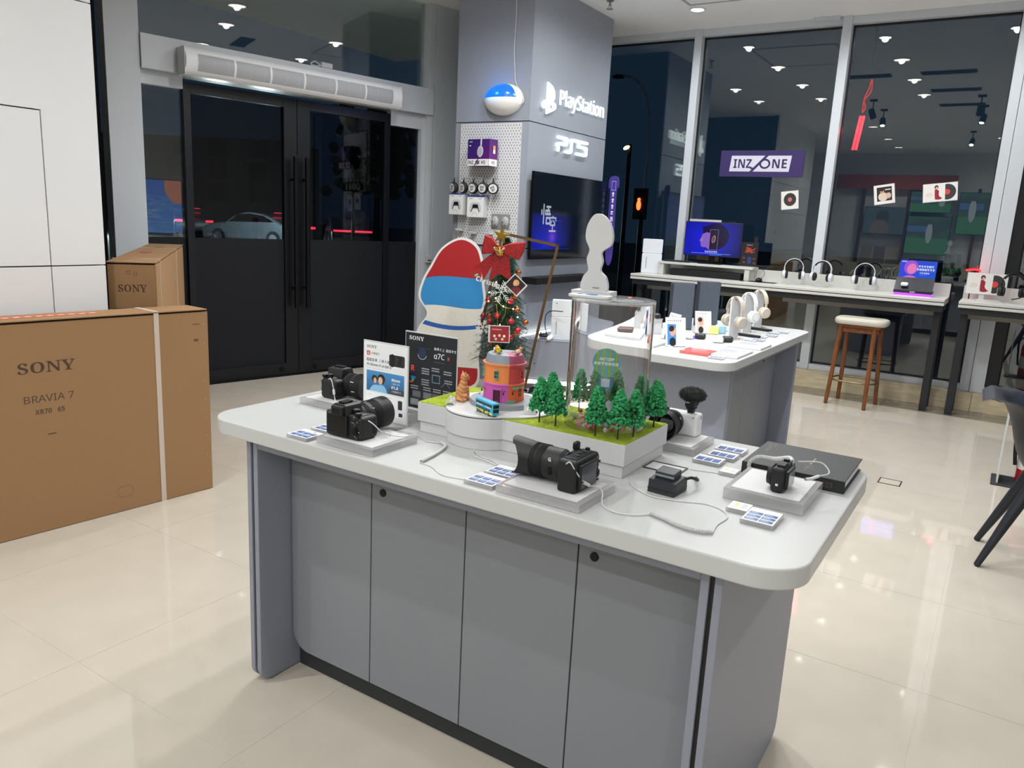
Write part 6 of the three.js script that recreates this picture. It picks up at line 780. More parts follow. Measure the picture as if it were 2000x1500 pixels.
const specTx = canvas(256, 256, (g) => { g.fillStyle = '#eceef0'; g.fillRect(0, 0, 256, 256); RRc(g, 20, 20, 216, 140, 4, '#a9acb4'); g.fillStyle = '#6a6e78'; for (let i = 0; i < 6; i++) g.fillRect(34, 36 + i * 20, 120 + (i * 37) % 60, 7); RRc(g, 20, 176, 120, 60, 4, '#c2c4c8'); RRc(g, 156, 176, 80, 60, 4, '#d8d9dc'); });
slab('spec_board', 'white specification board at the front corner of the far table', 'board', -1.28, -1.108, -4.14, -3.86, 0.012, M.white, specTx); slab('spec_board', 'white specification board behind the front one on the far table', 'board', -1.29, -1.1, -4.48, -4.26, 0.012, M.white, specTx);
slab('acrylic_tray', 'pink red clear tray at the front of the far table', 'tray', -1.40, -1.245, -3.96, -3.82, 0.016, mat(0xe87a72, 0.1, { transmission: 0.35, thickness: 0 }), null); slab('price_tag', 'blue printed price tag beside the pink red tray', 'price tag', -1.235, -1.155, -3.83, -3.77, 0.01, M.acrylic, tagB, 0.004);
for (const [x, z, l] of [[-1.25, -4.56, 'first'], [-1.225, -4.66, 'second'], [-1.25, -4.8, 'third'], [-1.22, -4.92, 'fourth'], [-1.24, -5.06, 'fifth'], [-1.21, -5.16, 'sixth']]) slab('price_card', `${l} blue printed price card from the front on the far table window side`, 'price card', x - 0.035, x + 0.035, z - 0.04, z + 0.04, 0.008, M.acrylic, tagB, 0.003);
for (const [x, z, c, l] of [[-1.555, -4.36, 0xe8e8ea, 'white earphone case beside the blue portrait placard'], [-1.5, -4.42, 0x17181b, 'black earphone case behind the white one'], [-1.375, -4.36, 0xe8e8ea, 'white earphone case on the rear specification board'], [-1.34, -4.43, 0x17181b, 'black earphone case on the rear specification board']]) { const t = thing('earphone_case', l, 'earphone case', [x, TT, z], 0.4); part('case', B(-0.032, 0.032, 0.0005, 0.036, -0.022, 0.022, 0.014, 4), mat(c, 0.3), t); part('lid_seam', B(-0.0322, 0.0322, 0.022, 0.0228, -0.0222, 0.0222, 0.0004, 1), mat(0x888888, 0.5), t); }
for (const [x, z, c, l] of [[-1.52, -4.71, 0xe8dc8a, 'small yellow gift cube on the far table'], [-1.50, -4.79, 0x9ccce0, 'small pale blue gift cube on the far table'], [-1.52, -4.92, 0xf0f0ee, 'small white box behind the gift cubes']]) single('gift_cube', l, 'box', B(-0.03, 0.03, 0, 0.05, -0.03, 0.03, 0.006, 3), mat(c, 0.5), [x, TT + 0.0005, z], 0.5);
for (const [x, z, l] of [[-1.33, -4.78, 'black remote style bar in front of the nearest headphone stand'], [-1.36, -5.16, 'black remote style bar in front of the rear headphone stand']]) single('black_bar', l, 'speaker bar', B(-0.09, 0.09, 0, 0.018, -0.012, 0.012, 0.004, 2), M.black, [x, TT + 0.0005, z], -0.25);
for (const [x, z, l] of [[-1.74, -4.2, 'clear display block with a dark earphone, seen through the tube'], [-1.78, -4.42, 'clear display block rear, seen through the tube']]) { const t = thing('display_block', l, 'display block', [x, TT, z], 0.3); part('block', B(-0.035, 0.035, 0.0005, 0.09, -0.035, 0.035, 0.002, 1), M.acrylic, t); part('earphone', at(sph(1, 16, 12), 0, 0.108, 0, 0, 0, 0, [0.024, 0.016, 0.02]), M.black, t); }
slab('display_tray', 'white tray seen through the clear tube on the far table', 'tray', -1.86, -1.56, -4.12, -3.86, 0.014, M.white, null); single('sunglasses_case', 'dark brown case lying in the tray seen through the tube', 'case', B(-0.06, 0.06, 0, 0.022, -0.03, 0.03, 0.01, 3), mat(0x4a302c, 0.4), [-1.76, TT + 0.0146, -3.99], 0.2);
slab('phone_stand_base', 'purple glowing strip base on the far table behind the placards', 'light base', -1.64, -1.52, -4.46, -4.4, 0.01, new THREE.MeshStandardMaterial({ color: 0x331166, emissive: LC(0.25, 0.08, 1), emissiveIntensity: 1.2 }), null); slab('blue_card', 'bright blue card lying in front of the dark speakers', 'card', -1.66, -1.54, -4.9, -4.78, 0.002, mat(0x4ab0dc, 0.5), null);
// ---------------------------------------------------------------- window counters
const CY = 1.013, legM = mat(0x1c1f24, 0.45), slabM = mat(LC(0.62, 0.62, 0.58), 0.35), apM = mat(LC(0.3, 0.29, 0.25), 0.6);
function counter(label, x0, x1, aprons) {
  const t = thing('window_counter', label, 'counter', [(x0 + x1) / 2, 0, -7.86]), w = (x1 - x0) / 2, z = (a) => a + 7.86;
  part('worktop', B(-w, w, CY - 0.024, CY, z(-8.1), z(-7.6), 0.003, 1), slabM, t); part('shadow_gap', B(-w + 0.004, w - 0.004, CY - 0.031, CY - 0.024, z(-8.1), z(-7.606)), M.black, t); part('lower_top', B(-w, w, CY - 0.055, CY - 0.031, z(-8.1), z(-7.6), 0.003, 1), slabM, t);
  part('backboard', B(-w, w, CY, CY + 0.115, z(-8.1), z(-8.085), 0.002, 1), slabM, t); part('subframe', B(-w + 0.01, w - 0.01, CY - 0.11, CY - 0.056, z(-8.08), z(-7.63)), legM, t);
  for (const [a, b] of aprons) part('apron', B(a - (x0 + x1) / 2, b - (x0 + x1) / 2, 0.845, 0.92, z(-7.93), z(-7.9), 0.002, 1), apM, t);
  for (const s of [-1, 1]) for (const zz of [-7.77, -8.0]) part('leg', B(s * (w - 0.05) - 0.028, s * (w - 0.05) + 0.028, 0, CY - 0.11, z(zz) - 0.03, z(zz) + 0.03, 0.002, 1), legM, t);
}
counter('long white window counter with black legs and headsets on it', -3.4, -0.47, [[-3.325, -2.92], [-2.6, -2.03], [-1.89, -0.56]]);
counter('short white window counter at the right edge of the picture', -0.365, 1.6, [[-0.315, 1.4]]);
// goods on the counter
{ const t = console5('white game console standing upright at the left end of the window counter', [-3.3, CY + 0.0005, -7.9], -1.2, 0.36); }
{ const t = thing('riser_shelf', 'white riser shelf on the window counter carrying the monitor', 'shelf', [-2.7, CY, -7.95]); part('top', B(-0.5, 0.5, 0.115, 0.138, -0.11, 0.11, 0.003, 1), slabM, t); for (const x of [-0.47, 0.44]) part('leg', B(x - 0.02, x + 0.03, 0.0005, 0.115, -0.1, 0.1, 0.003, 1), slabM, t); }
single('soundbar', 'long black soundbar lying under the white riser shelf', 'soundbar', B(-0.38, 0.38, 0, 0.07, -0.05, 0.05, 0.01, 3), M.black, [-2.7, CY + 0.0005, -7.93]); single('keyboard', 'flat dark keyboard lying on the left of the riser shelf', 'keyboard', B(-0.13, 0.13, 0, 0.016, -0.06, 0.06, 0.003, 1), mat(0x202226, 0.5), [-3.02, CY + 0.1388, -7.93]);
{
  const t = thing('monitor', 'gaming monitor on the riser showing a face in profile on blue', 'monitor', [-2.68, CY + 0.1385, -7.98], 0.06), h0 = 0.085, W = 0.585, H = 0.335;
  part('stand', [B(-0.03, 0.03, 0, 0.12, -0.04, -0.02, 0.004, 2), B(-0.12, 0.12, 0, 0.008, -0.08, 0.06, 0.003, 1)], M.blackMetal, t); part('cabinet', B(-W / 2 - 0.006, W / 2 + 0.006, h0 - 0.008, h0 + H + 0.008, -0.03, 0, 0.006, 2), M.black, t);
  const tx = canvas(1024, 586, (g, w, h) => { const q = g.createRadialGradient(300, 320, 30, 420, 300, 720); q.addColorStop(0, '#1c22d8'); q.addColorStop(0.5, '#1420b0'); q.addColorStop(1, '#0b0f50'); g.fillStyle = q; g.fillRect(0, 0, w, h); g.fillStyle = '#150d38'; g.beginPath(); g.ellipse(560, 240, 240, 230, 0, 0, 7); g.fill(); g.fillStyle = '#1a1046'; for (let i = 0; i < 26; i++) { g.beginPath(); g.arc(330 + rr(0, 330), 60 + rr(0, 130), rr(20, 44), 0, 7); g.fill(); } g.fillStyle = '#8a66c8'; g.beginPath(); g.moveTo(390, 170); g.lineTo(320, 205); g.lineTo(300, 268); g.lineTo(272, 330); g.lineTo(298, 348); g.lineTo(292, 372); g.lineTo(304, 388); g.lineTo(300, 412); g.quadraticCurveTo(330, 450, 400, 436); g.lineTo(440, 470); g.lineTo(520, 440); g.lineTo(500, 190); g.fill(); g.fillStyle = '#b07ab0'; g.beginPath(); g.moveTo(330, 240); g.lineTo(280, 328); g.lineTo(330, 340); g.fill(); g.fillStyle = '#241a3a'; g.fillRect(455, 120, 150, 360); g.strokeStyle = '#a8a0b8'; g.lineWidth = 4; g.strokeRect(455, 120, 150, 360); g.fillStyle = '#a07080'; g.beginPath(); g.ellipse(530, 290, 34, 70, 0.2, 0, 7); g.fill(); g.fillStyle = '#5a3a50'; g.beginPath(); g.ellipse(526, 290, 16, 44, 0.2, 0, 7); g.fill(); cjk(g, 'xxxxxx', 390, 500, 36, 0.13, '#fff'); g.fillStyle = '#cfd6ff'; g.fillRect(140, 545, 720, 4); g.fillStyle = '#2a8ae0'; g.fillRect(480, 560, 220, 12); });
  part('screen', at(plane(W, H), 0, h0 + H / 2, 0.0006), screenMat(tx, 0.9), t); part('top_label', B(-0.26, 0.07, h0 + H + 0.008, h0 + H + 0.03, -0.01, 0.002), mat(0xc0b8c0, 0.5), t); const l = new THREE.RectAreaLight(LC(0.2, 0.25, 1), 0.5, W, H); l.position.set(0, h0 + H / 2, 0.004); l.rotation.y = Math.PI; t.add(l);
}
{ const t = thing('game_poster', 'clear upright poster holder with a dark game poster at the right end of the riser', 'poster', [-2.28, CY + 0.1385, -7.95], 0.1); part('holder', B(-0.085, 0.085, 0, 0.245, -0.004, 0, 0.002, 1), M.sheet, t); const tx = canvas(256, 384, (g) => { g.fillStyle = '#17161c'; g.fillRect(0, 0, 256, 384); g.strokeStyle = '#b03a2a'; g.lineWidth = 14; for (let i = 0; i < 9; i++) { g.beginPath(); g.moveTo(rr(60, 120), rr(70, 160)); g.quadraticCurveTo(rr(90, 160), rr(60, 180), rr(140, 220), rr(80, 170)); g.stroke(); } cjk(g, 'xxxx', 78, 28, 22, 0.12, '#ccaaaa'); RRc(g, 110, 230, 60, 110, 6, '#2a3a70'); for (const [x, y] of [[30, 230], [190, 240], [40, 300], [196, 310]]) RRc(g, x, y, 44, 36, 4, '#5a3a34'); }); part('poster', at(plane(0.162, 0.236), 0, 0.123, 0.001), printMat(tx, 0.4), t); part('foot', B(-0.085, 0.085, 0, 0.006, -0.03, 0.04, 0.002, 1), M.acrylic, t); }
single('mouse_pad', 'black mouse pad on the window counter right of the riser', 'mouse pad', B(-0.17, 0.17, 0, 0.003, -0.08, 0.08, 0.001, 1), M.black, [-2.14, CY + 0.0004, -7.9]); { const t = thing('computer_mouse', 'black computer mouse on the black pad', 'mouse', [-2.14, CY + 0.0036, -7.9]); part('shell', at(sph(1, 20, 12), 0, 0.008, 0, 0, 0, 0, [0.032, 0.026, 0.055]).translate(0, 0.006, 0), mat(0x17181b, 0.4), t); part('cable', tube([[0, 0.012, -0.05], [-0.01, 0.02, -0.1], [0.01, 0.08, -0.15], [-0.04, 0.13, -0.18]], 0.002, 20, 6), M.black, t); }
function headset(x, z, c, p, turn, l, sl, mic) {
  const s = thing('headset_stand', sl, 'stand', [x, CY, z], turn); part('foot', B(-0.06, 0.06, 0.0004, 0.01, -0.045, 0.045, 0.002, 1), M.acrylic, s); part('post', B(-0.012, 0.012, 0.01, 0.232, -0.004, 0.004, 0.001, 1), M.sheet, s); part('saddle', B(-0.03, 0.03, 0.225, 0.235, -0.02, 0.02, 0.004, 2), M.sheet, s);
  const h = thing('gaming_headset', l, 'headset', [x, CY + 0.035, z], turn); headphone(h, c, p, 0.0); for (const o of h.children) o.scale.set(1.15, 1.08, 1.1); if (mic) part('microphone_boom', tube([[0.08, 0.04, 0.02], [0.06, 0.02, 0.06], [0.0, 0.0, 0.07]], 0.005, 20, 7), M.black, h); return h;
}
const gw = mat(0xdadde4, 0.35);
headset(-1.83, -7.96, gw, padBlk, 0.25, 'white and black gaming headset, leftmost of three on the window counter', 'clear stand under the leftmost white headset', false); headset(-1.56, -7.93, gw, padBlk, -0.1, 'white and black gaming headset, middle of three on the window counter', 'clear stand under the middle white headset', false); headset(-1.185, -7.96, gw, padBlk, 0.1, 'white and black gaming headset, nearest the lit earbud display', 'clear stand under the white headset nearest the lit display', false); headset(0.0, -7.88, padBlk, padBlk, 0.1, 'black gaming headset on the short counter at the right', 'clear stand under the black headset', true);
{ // earbud display
  const t = thing('earbud_display', 'sloped black earbud display with a lit screen and purple glow on the window counter', 'display stand', [-0.745, CY, -7.88]), W = 0.31;
  part('base', B(-W / 2, W / 2, 0.022, 0.045, -0.06, 0.11, 0.003, 1), M.black, t); part('purple_glow', B(-W / 2 + 0.006, W / 2 - 0.006, 0.001, 0.022, -0.055, 0.1), new THREE.MeshStandardMaterial({ color: 0x220044, emissive: LC(0.32, 0.06, 1), emissiveIntensity: 2.2 }), t); part('slope', at(B(-W / 2, W / 2, 0, 0.15, -0.012, 0), 0, 0.045, 0.09, -0.75), mat(0x17181c, 0.3), t);
  const tx = canvas(512, 288, (g) => { const q = g.createLinearGradient(0, 0, 512, 288); q.addColorStop(0, '#2a3fd8'); q.addColorStop(1, '#1450c8'); g.fillStyle = q; g.fillRect(0, 0, 512, 288); g.fillStyle = '#9a52d0'; g.beginPath(); g.ellipse(160, 110, 100, 110, 0, 0, 7); g.fill(); g.fillStyle = '#e07ab8'; g.beginPath(); g.ellipse(170, 130, 64, 80, 0.2, 0, 7); g.fill(); g.fillStyle = '#c46ad0'; g.beginPath(); g.moveTo(30, 288); g.quadraticCurveTo(160, 180, 280, 288); g.fill(); T(g, 'SONY', 16, 22, 26, '#fff', 'serif'); cjk(g, 'xxxxxx', 260, 70, 34, 0.13, '#fff'); cjk(g, 'xxxxxxx', 240, 118, 34, 0.13, '#fff'); cjk(g, 'xxxxx', 290, 176, 26, 0.12, '#fff'); T(g, '- - - - - - - - -', 290, 222, 18, '#dde'); });
  part('screen_back', at(B(-W / 2 + 0.01, W / 2 - 0.002, 0, 0.17, -0.012, 0), 0, 0.14, -0.02, -0.12), M.black, t); part('screen', at(plane(W - 0.014, 0.166).translate(0.004, 0.085, 0.0006), 0, 0.14, -0.02, -0.12), screenMat(tx, 1.0), t); const wd = tinyText('SONY', 0.012); part('brand_lettering', wd.translate(0, 0.033, 0.1101), wordWhite, t);
  const l = new THREE.RectAreaLight(LC(0.32, 0.06, 1), 9, W - 0.02, 0.02); l.position.set(0, 0.012, 0.112); l.rotation.y = Math.PI; t.add(l); const l2 = new THREE.RectAreaLight(LC(0.35, 0.35, 1), 1.2, 0.28, 0.16); l2.position.set(0, 0.22, 0.0); l2.rotation.y = Math.PI; t.add(l2);
}
{ const t = thing('earbud_case', 'small white earbud case on the sloped black display', 'earbud case', [-0.82, CY + 0.082, -7.795]); part('case', at(B(-0.03, 0.03, 0, 0.036, -0.014, 0.014, 0.012, 4), 0, 0, 0, -0.75), mat(0xe8e8ea, 0.3), t); }
const recTx = canvas(512, 300, (g) => { g.fillStyle = '#e9e6e2'; g.fillRect(0, 0, 512, 300); g.fillStyle = '#2b2c30'; g.beginPath(); g.arc(360, 150, 132, 0, 7); g.fill(); g.strokeStyle = '#4a4c52'; g.lineWidth = 2; for (let r = 60; r < 130; r += 9) { g.beginPath(); g.arc(360, 150, r, 0, 7); g.stroke(); } g.fillStyle = '#d84a40'; g.beginPath(); g.arc(360, 150, 46, 0, 7); g.fill(); g.fillStyle = '#e9e6e2'; g.fillRect(0, 0, 330, 300); g.strokeStyle = '#c8504a'; g.lineWidth = 3; g.beginPath(); g.ellipse(90, 180, 44, 26, 0, 0, 7); g.stroke(); g.beginPath(); g.moveTo(60, 185); g.quadraticCurveTo(80, 165, 88, 188); g.quadraticCurveTo(104, 165, 118, 180); g.stroke(); g.fillStyle = '#2a1a18'; g.beginPath(); g.ellipse(200, 60, 30, 34, 0, 0, 7); g.fill(); g.fillStyle = '#d8a488'; g.beginPath(); g.ellipse(204, 72, 18, 22, 0, 0, 7); g.fill(); g.fillStyle = '#9a2230'; g.beginPath(); g.moveTo(176, 96); g.quadraticCurveTo(250, 90, 236, 170); g.quadraticCurveTo(230, 220, 292, 250); g.quadraticCurveTo(240, 285, 180, 262); g.quadraticCurveTo(170, 180, 176, 96); g.fill(); });
{ const t = thing('record_stand_card', 'white record sleeve card with a red figure standing on the short counter', 'card', [-0.2, CY, -7.98], 0.1); part('card', B(-0.15, 0.16, 0.05, 0.235, -0.003, 0, 0.001, 1), M.paper, t); part('print', at(plane(0.3, 0.178), 0.005, 0.143, 0.0008), printMat(recTx, 0.5), t); part('stand', [B(-0.04, 0.0, 0.0, 0.06, -0.012, -0.004), B(-0.06, 0.12, 0.0003, 0.006, -0.05, 0.06, 0.002, 1)], M.white, t); }
{ const t = thing('neon_strip', 'short red neon strip glowing behind the record sleeve card', 'neon light', [-0.29, CY + 0.25, -8.02]); part('tube', tube([[-0.08, 0, 0], [0.02, 0.008, 0], [0.03, -0.012, 0]], 0.009, 16, 10), new THREE.MeshStandardMaterial({ color: 0x550000, emissive: LC(1, 0.02, 0.03), emissiveIntensity: 4 }), t); part('bracket', B(-0.03, -0.02, -0.25, 0, -0.004, 0.004), M.blackMetal, t); const l = new THREE.PointLight(LC(1, 0.03, 0.04), 0.03); l.position.set(0, 0.01, 0.03); t.add(l); }
// stickers on the glass
const SG = GZ + 0.0035;
{ const t = thing('window_sign', 'purple window sign with boxed white lettering on the middle window', 'sign', [-2.34, 2.182, SG]); part('board', B(-0.42, 0.42, -0.13, 0.13, -0.002, 0.002), mat(0x33225e, 0.5), t); const tx = canvas(1024, 316, (g, w, h) => { g.fillStyle = '#33225e'; g.fillRect(0, 0, w, h); g.fillStyle = '#d5d2e2'; g.beginPath(); g.moveTo(140, 62); g.lineTo(880, 62); g.lineTo(860, 254); g.lineTo(122, 254); g.fill(); T(g, 'INZ', 165, 160, 150, '#2b1d50', 'sans-serif', 'bold', 'left', 0.92); T(g, 'NE', 640, 160, 150, '#2b1d50', 'sans-serif', 'bold', 'left', 0.98); g.strokeStyle = '#2b1d50'; g.lineWidth = 22; g.beginPath(); g.ellipse(562, 160, 56, 50, 0, 0, 7); g.stroke(); g.lineWidth = 30; g.strokeStyle = '#33225e'; g.beginPath(); g.moveTo(392, 262); g.lineTo(600, 40); g.stroke(); g.strokeStyle = '#2b1d50'; g.lineWidth = 20; g.beginPath(); g.moveTo(384, 214); g.lineTo(420, 214); g.stroke(); }); part('print', at(plane(0.838, 0.258), 0, 0, 0.0026), printMat(tx, 0.5), t); }
const discTx = canvas(256, 256, (g) => { g.fillStyle = '#e6e2dc'; g.fillRect(0, 0, 256, 256); g.fillStyle = '#2b2a2c'; g.beginPath(); g.arc(130, 120, 94, 0, 7); g.fill(); g.strokeStyle = '#454448'; for (let r = 46; r < 92; r += 8) { g.beginPath(); g.arc(130, 120, r, 0, 7); g.stroke(); } g.fillStyle = '#c86a5a'; g.beginPath(); g.arc(130, 120, 32, 0, 7); g.fill(); }), photoTx = canvas(256, 256, (g) => { g.fillStyle = '#e6e2dc'; g.fillRect(0, 0, 256, 256); g.fillStyle = '#1d1b1c'; g.fillRect(34, 28, 190, 190); g.fillStyle = '#d8c8b8'; g.beginPath(); g.ellipse(110, 160, 60, 60, 0.5, 0, 7); g.fill(); g.fillStyle = '#c89070'; g.beginPath(); g.ellipse(100, 80, 28, 34, 0, 0, 7); g.fill(); g.fillStyle = '#201410'; g.beginPath(); g.ellipse(96, 58, 34, 26, 0, 0, 7); g.fill(); g.fillStyle = '#e8e0d8'; g.fillRect(140, 60, 70, 14); g.fillStyle = '#d8b0a0'; g.beginPath(); g.ellipse(180, 150, 34, 40, 0, 0, 7); g.fill(); });
for (const [n, l, x, y, w, h, a, tx] of [['record_sticker', 'square record picture on the middle window near the post', -2.01, 1.83, 0.17, 0.18, 0.12, discTx], ['photo_sticker', 'square photograph on the right window', -1.15, 1.908, 0.18, 0.18, 0.17, photoTx], ['sleeve_sticker', 'wide record sleeve picture with a red figure on the right window', -0.687, 1.937, 0.28, 0.165, 0.12, recTx]]) { const t = thing(n, l, 'sticker', [x, y, SG]); part('card', at(B(-w / 2, w / 2, -h / 2, h / 2, -0.0015, 0.0015), 0, 0, 0, 0, 0, a), M.paper, t); part('print', at(plane(w - 0.006, h - 0.006), 0, 0, 0.0019, 0, 0, a), printMat(tx, 0.5), t); }
// ---------------------------------------------------------------- stool
{
  const t = thing('bar_stool', 'wooden bar stool with a white padded seat in front of the window counter', 'stool', [-1.085, 0, -7.545]), wood = new THREE.MeshPhysicalMaterial({ map: grain(64, 512, [122, 70, 30], 0.05, 0.12, (u, v) => 0.07 * Math.sin(u * 40 + 3 * Math.sin(v * 9))), roughness: 0.4 });
  const seat = ext(rrect(0.44, 0.30, 0.09), 0.06, 0.022, 10); seat.rotateX(-Math.PI / 2); seat.translate(0, 0.735, 0); part('seat_pad', seat, mat(LC(0.62, 0.58, 0.5), 0.4), t); const fr = ext(rrect(0.37, 0.25, 0.05), 0.022); fr.rotateX(-Math.PI / 2); fr.translate(0, 0.714, 0); part('seat_frame', fr, wood, t);
  const legs = [[-0.194, 0.136, -0.155, 0.095], [-0.144, -0.172, -0.125, -0.095], [0.138, 0.189, 0.125, 0.1], [0.185, -0.153, 0.15, -0.095]];
  for (const [fx, fz, tx, tz] of legs) { const a = V3(fx, 0.006, fz), b = V3(tx, 0.72, tz), d = b.clone().sub(a), g = cyl(0.021, 0.017, d.length(), 14); g.applyQuaternion(new THREE.Quaternion().setFromUnitVectors(V3(0, 1, 0), d.clone().normalize())); g.translate((a.x + b.x) / 2, (a.y + b.y) / 2, (a.z + b.z) / 2); const L = part('leg', g, wood, t); part('foot_pad', at(cyl(0.016, 0.014, 0.006, 12), fx, 0.003, fz), M.black, L); }
  part('rail', [B(-0.16, 0.16, 0.665, 0.714, 0.085, 0.1, 0.004, 1), B(-0.14, 0.14, 0.665, 0.714, -0.1, -0.085, 0.004, 1), B(-0.15, -0.135, 0.665, 0.714, -0.09, 0.09, 0.004, 1), B(0.135, 0.15, 0.665, 0.714, -0.09, 0.09, 0.004, 1)], wood, t); part('foot_ring', tube([[-0.18, 0.225, 0.09], [-0.16, 0.225, -0.12], [-0.08, 0.225, -0.15], [0.1, 0.225, -0.145], [0.175, 0.225, -0.1], [0.175, 0.225, 0.1], [0.1, 0.225, 0.155], [-0.12, 0.225, 0.14]], 0.008, 60, 8, true), mat(0x8a7a5a, 0.3, { metalness: 0.8 }), t);
}
// ---------------------------------------------------------------- shell chair (right edge)
{
  const t = thing('shell_chair', 'dark grey plastic shell chair with tapered legs at the right edge', 'chair', [0.35, 0, -4.32], Math.PI / 2 + 0.04); // seat opens towards +x
  const N = 26, Mx = 22, pos = [], ix = [], prof = [[0.24, 0.42], [0.22, 0.45], [0.12, 0.445], [0.0, 0.435], [-0.1, 0.44], [-0.17, 0.48], [-0.215, 0.56], [-0.25, 0.68], [-0.28, 0.75], [-0.31, 0.795], [-0.35, 0.81], [-0.385, 0.79]];
  const cv = new THREE.CatmullRomCurve3(prof.map(([z, y]) => V3(0, y, z)));
  const P = (u, v) => { const p = cv.getPoint(u), s = v * 2 - 1, w = 0.235 * (u < 0.5 ? 1 : 1 - 0.18 * ((u - 0.5) * 2) ** 2) * (u < 0.06 ? 0.86 + u * 2.3 : 1) * (u > 0.93 ? 1 - (u - 0.93) * 2.2 : 1), lift = Math.pow(Math.abs(s), 2.6), mid = Math.sin(Math.PI * Math.min(1, Math.max(0, (u - 0.1) / 0.75))); return [s * w, p.y + lift * 0.1 * mid, p.z + lift * 0.1 * mid * (u > 0.35 ? 1 : 0.2)]; };
  for (const off of [0, -0.008]) for (let i = 0; i <= N; i++) for (let j = 0; j <= Mx; j++) { const q = P(i / N, j / Mx); pos.push(q[0], q[1] + off * (i / N < 0.45 ? 1 : 0.4), q[2] + off * (i / N < 0.45 ? 0 : 1)); }
  const S = (N + 1) * (Mx + 1); for (const o of [0, S]) for (let i = 0; i < N; i++) for (let j = 0; j < Mx; j++) { const a = o + i * (Mx + 1) + j, b = a + 1, c = a + Mx + 1, d = c + 1; o ? ix.push(a, b, c, b, d, c) : ix.push(a, c, b, b, c, d); }
  const rim = []; for (let j = 0; j <= Mx; j++) rim.push(j); for (let i = 1; i <= N; i++) rim.push(i * (Mx + 1) + Mx); for (let j = Mx - 1; j >= 0; j--) rim.push(N * (Mx + 1) + j); for (let i = N - 1; i > 0; i--) rim.push(i * (Mx + 1)); for (let k = 0; k < rim.length; k++) { const a = rim[k], b = rim[(k + 1) % rim.length]; ix.push(a, b, a + S, b, b + S, a + S); }
  const g = new THREE.BufferGeometry(); g.setAttribute('position', new THREE.Float32BufferAttribute(pos, 3)); g.setIndex(ix); g.computeVertexNormals(); const m = mat(0x23282e, 0.5); m.side = THREE.DoubleSide; part('shell', g, m, t);
  const lm = mat(0x141a22, 0.5); for (const [fx, fz, tx2, tz] of [[-0.22, 0.24, -0.1, 0.1], [0.22, 0.24, 0.1, 0.1], [-0.19, -0.3, -0.1, -0.13], [0.19, -0.3, 0.1, -0.13]]) { const a = V3(fx, 0, fz), b = V3(tx2, 0.43, tz), d = b.clone().sub(a), q = cyl(0.042, 0.019, d.length(), 16); q.scale(1, 1, 0.75); q.applyQuaternion(new THREE.Quaternion().setFromUnitVectors(V3(0, 1, 0), d.clone().normalize())); q.translate((a.x + b.x) / 2, (a.y + b.y) / 2 + 0.004, (a.z + b.z) / 2); part('leg', q, lm, t); } part('seat_mount', B(-0.12, 0.12, 0.4, 0.428, -0.11, 0.12, 0.008, 2), lm, t);
}
// fire extinguisher in its stand
{
  const t = thing('fire_extinguisher', 'red fire extinguisher standing in a white holder behind the chair', 'fire extinguisher', [0.27, 0.012, -5.78]); part('cylinder', lathe([[0, 0], [0.07, 0], [0.075, 0.01], [0.075, 0.34], [0.06, 0.39], [0.03, 0.41], [0.025, 0.43], [0, 0.43]], 32), mat(0xa81420, 0.25, { clearcoat: 0.6 }), t); part('valve', [at(cyl(0.02, 0.024, 0.05, 16), 0, 0.45, 0), B(-0.06, 0.04, 0.475, 0.49, -0.008, 0.008, 0.003, 1)], mat(0x8a7a2a, 0.4, { metalness: 0.6 }), t); part('lever', at(B(-0.09, 0.03, 0, 0.008, -0.01, 0.01, 0.003, 1), 0, 0.505, 0, 0, 0, 0.15), M.blackMetal, t); part('hose', tube([[-0.03, 0.46, 0], [-0.1, 0.42, 0.02], [-0.1, 0.25, 0.03], [-0.085, 0.12, 0.03]], 0.011, 30, 8), M.rubber, t); part('gauge', at(cyl(0.016, 0.016, 0.012, 18), 0, 0.455, 0.026, Math.PI / 2), M.chrome, t); part('label', lathe([[0.0755, 0.1], [0.0755, 0.24]], 32), mat(0xd8d2c8, 0.5), t);
  const h = thing('extinguisher_stand', 'white panel holder with a dark base plate around the fire extinguisher', 'stand', [0.27, 0, -5.78]); part('base', B(-0.2, 0.2, 0, 0.011, -0.13, 0.13, 0.003, 1), mat(0x2a2c30, 0.5), h); part('panel', B(-0.17, -0.16, 0.011, 0.55, -0.1, 0.1, 0.002, 1), M.white, h); part('clear_guard', at(ext(rrect(0.3, 0.08, 0.035), 0.003), 0.05, 0.56, 0.1), M.sheet, h);
}
// ---------------------------------------------------------------- goods behind the photographer, mirrored in the glass
function wallTV(name, l, x, y, z, w, h, tx, k, turn = Math.PI) { const t = thing(name, l, 'display', [x, y, z], turn); part('cabinet', B(-w / 2 - 0.01, w / 2 + 0.01, -h / 2 - 0.01, h / 2 + 0.01, -0.05, 0, 0.004, 1), M.black, t); part('screen', at(plane(w, h), 0, 0, 0.0006), screenMat(tx, k), t); const a = new THREE.RectAreaLight(LC(0.7, 0.85, 0.8), k * 0.25, w, h); a.position.set(0, 0, 0.004); a.rotation.y = Math.PI; t.add(a); }
const parkTx = (s) => canvas(256, 160, (g) => { g.fillStyle = '#1f6a34'; g.fillRect(0, 0, 256, 160); g.fillStyle = '#0f3f22'; for (let i = 0; i < 14; i++) { g.beginPath(); g.ellipse((i * 53 + s * 31) % 256, 30 + (i * 17) % 40, 40, 24, 0, 0, 7); g.fill(); } g.fillStyle = '#4a86d0'; g.fillRect(120, 40, 136, 26); g.fillStyle = '#38a04a'; g.fillRect(0, 92, 256, 68); g.fillStyle = '#dfe6f2'; g.beginPath(); g.ellipse(60 + s * 60, 70, 20, 44, 0, 0, 7); g.fill(); g.fillStyle = '#3a2a24'; g.beginPath(); g.arc(60 + s * 60, 22, 11, 0, 7); g.fill(); });
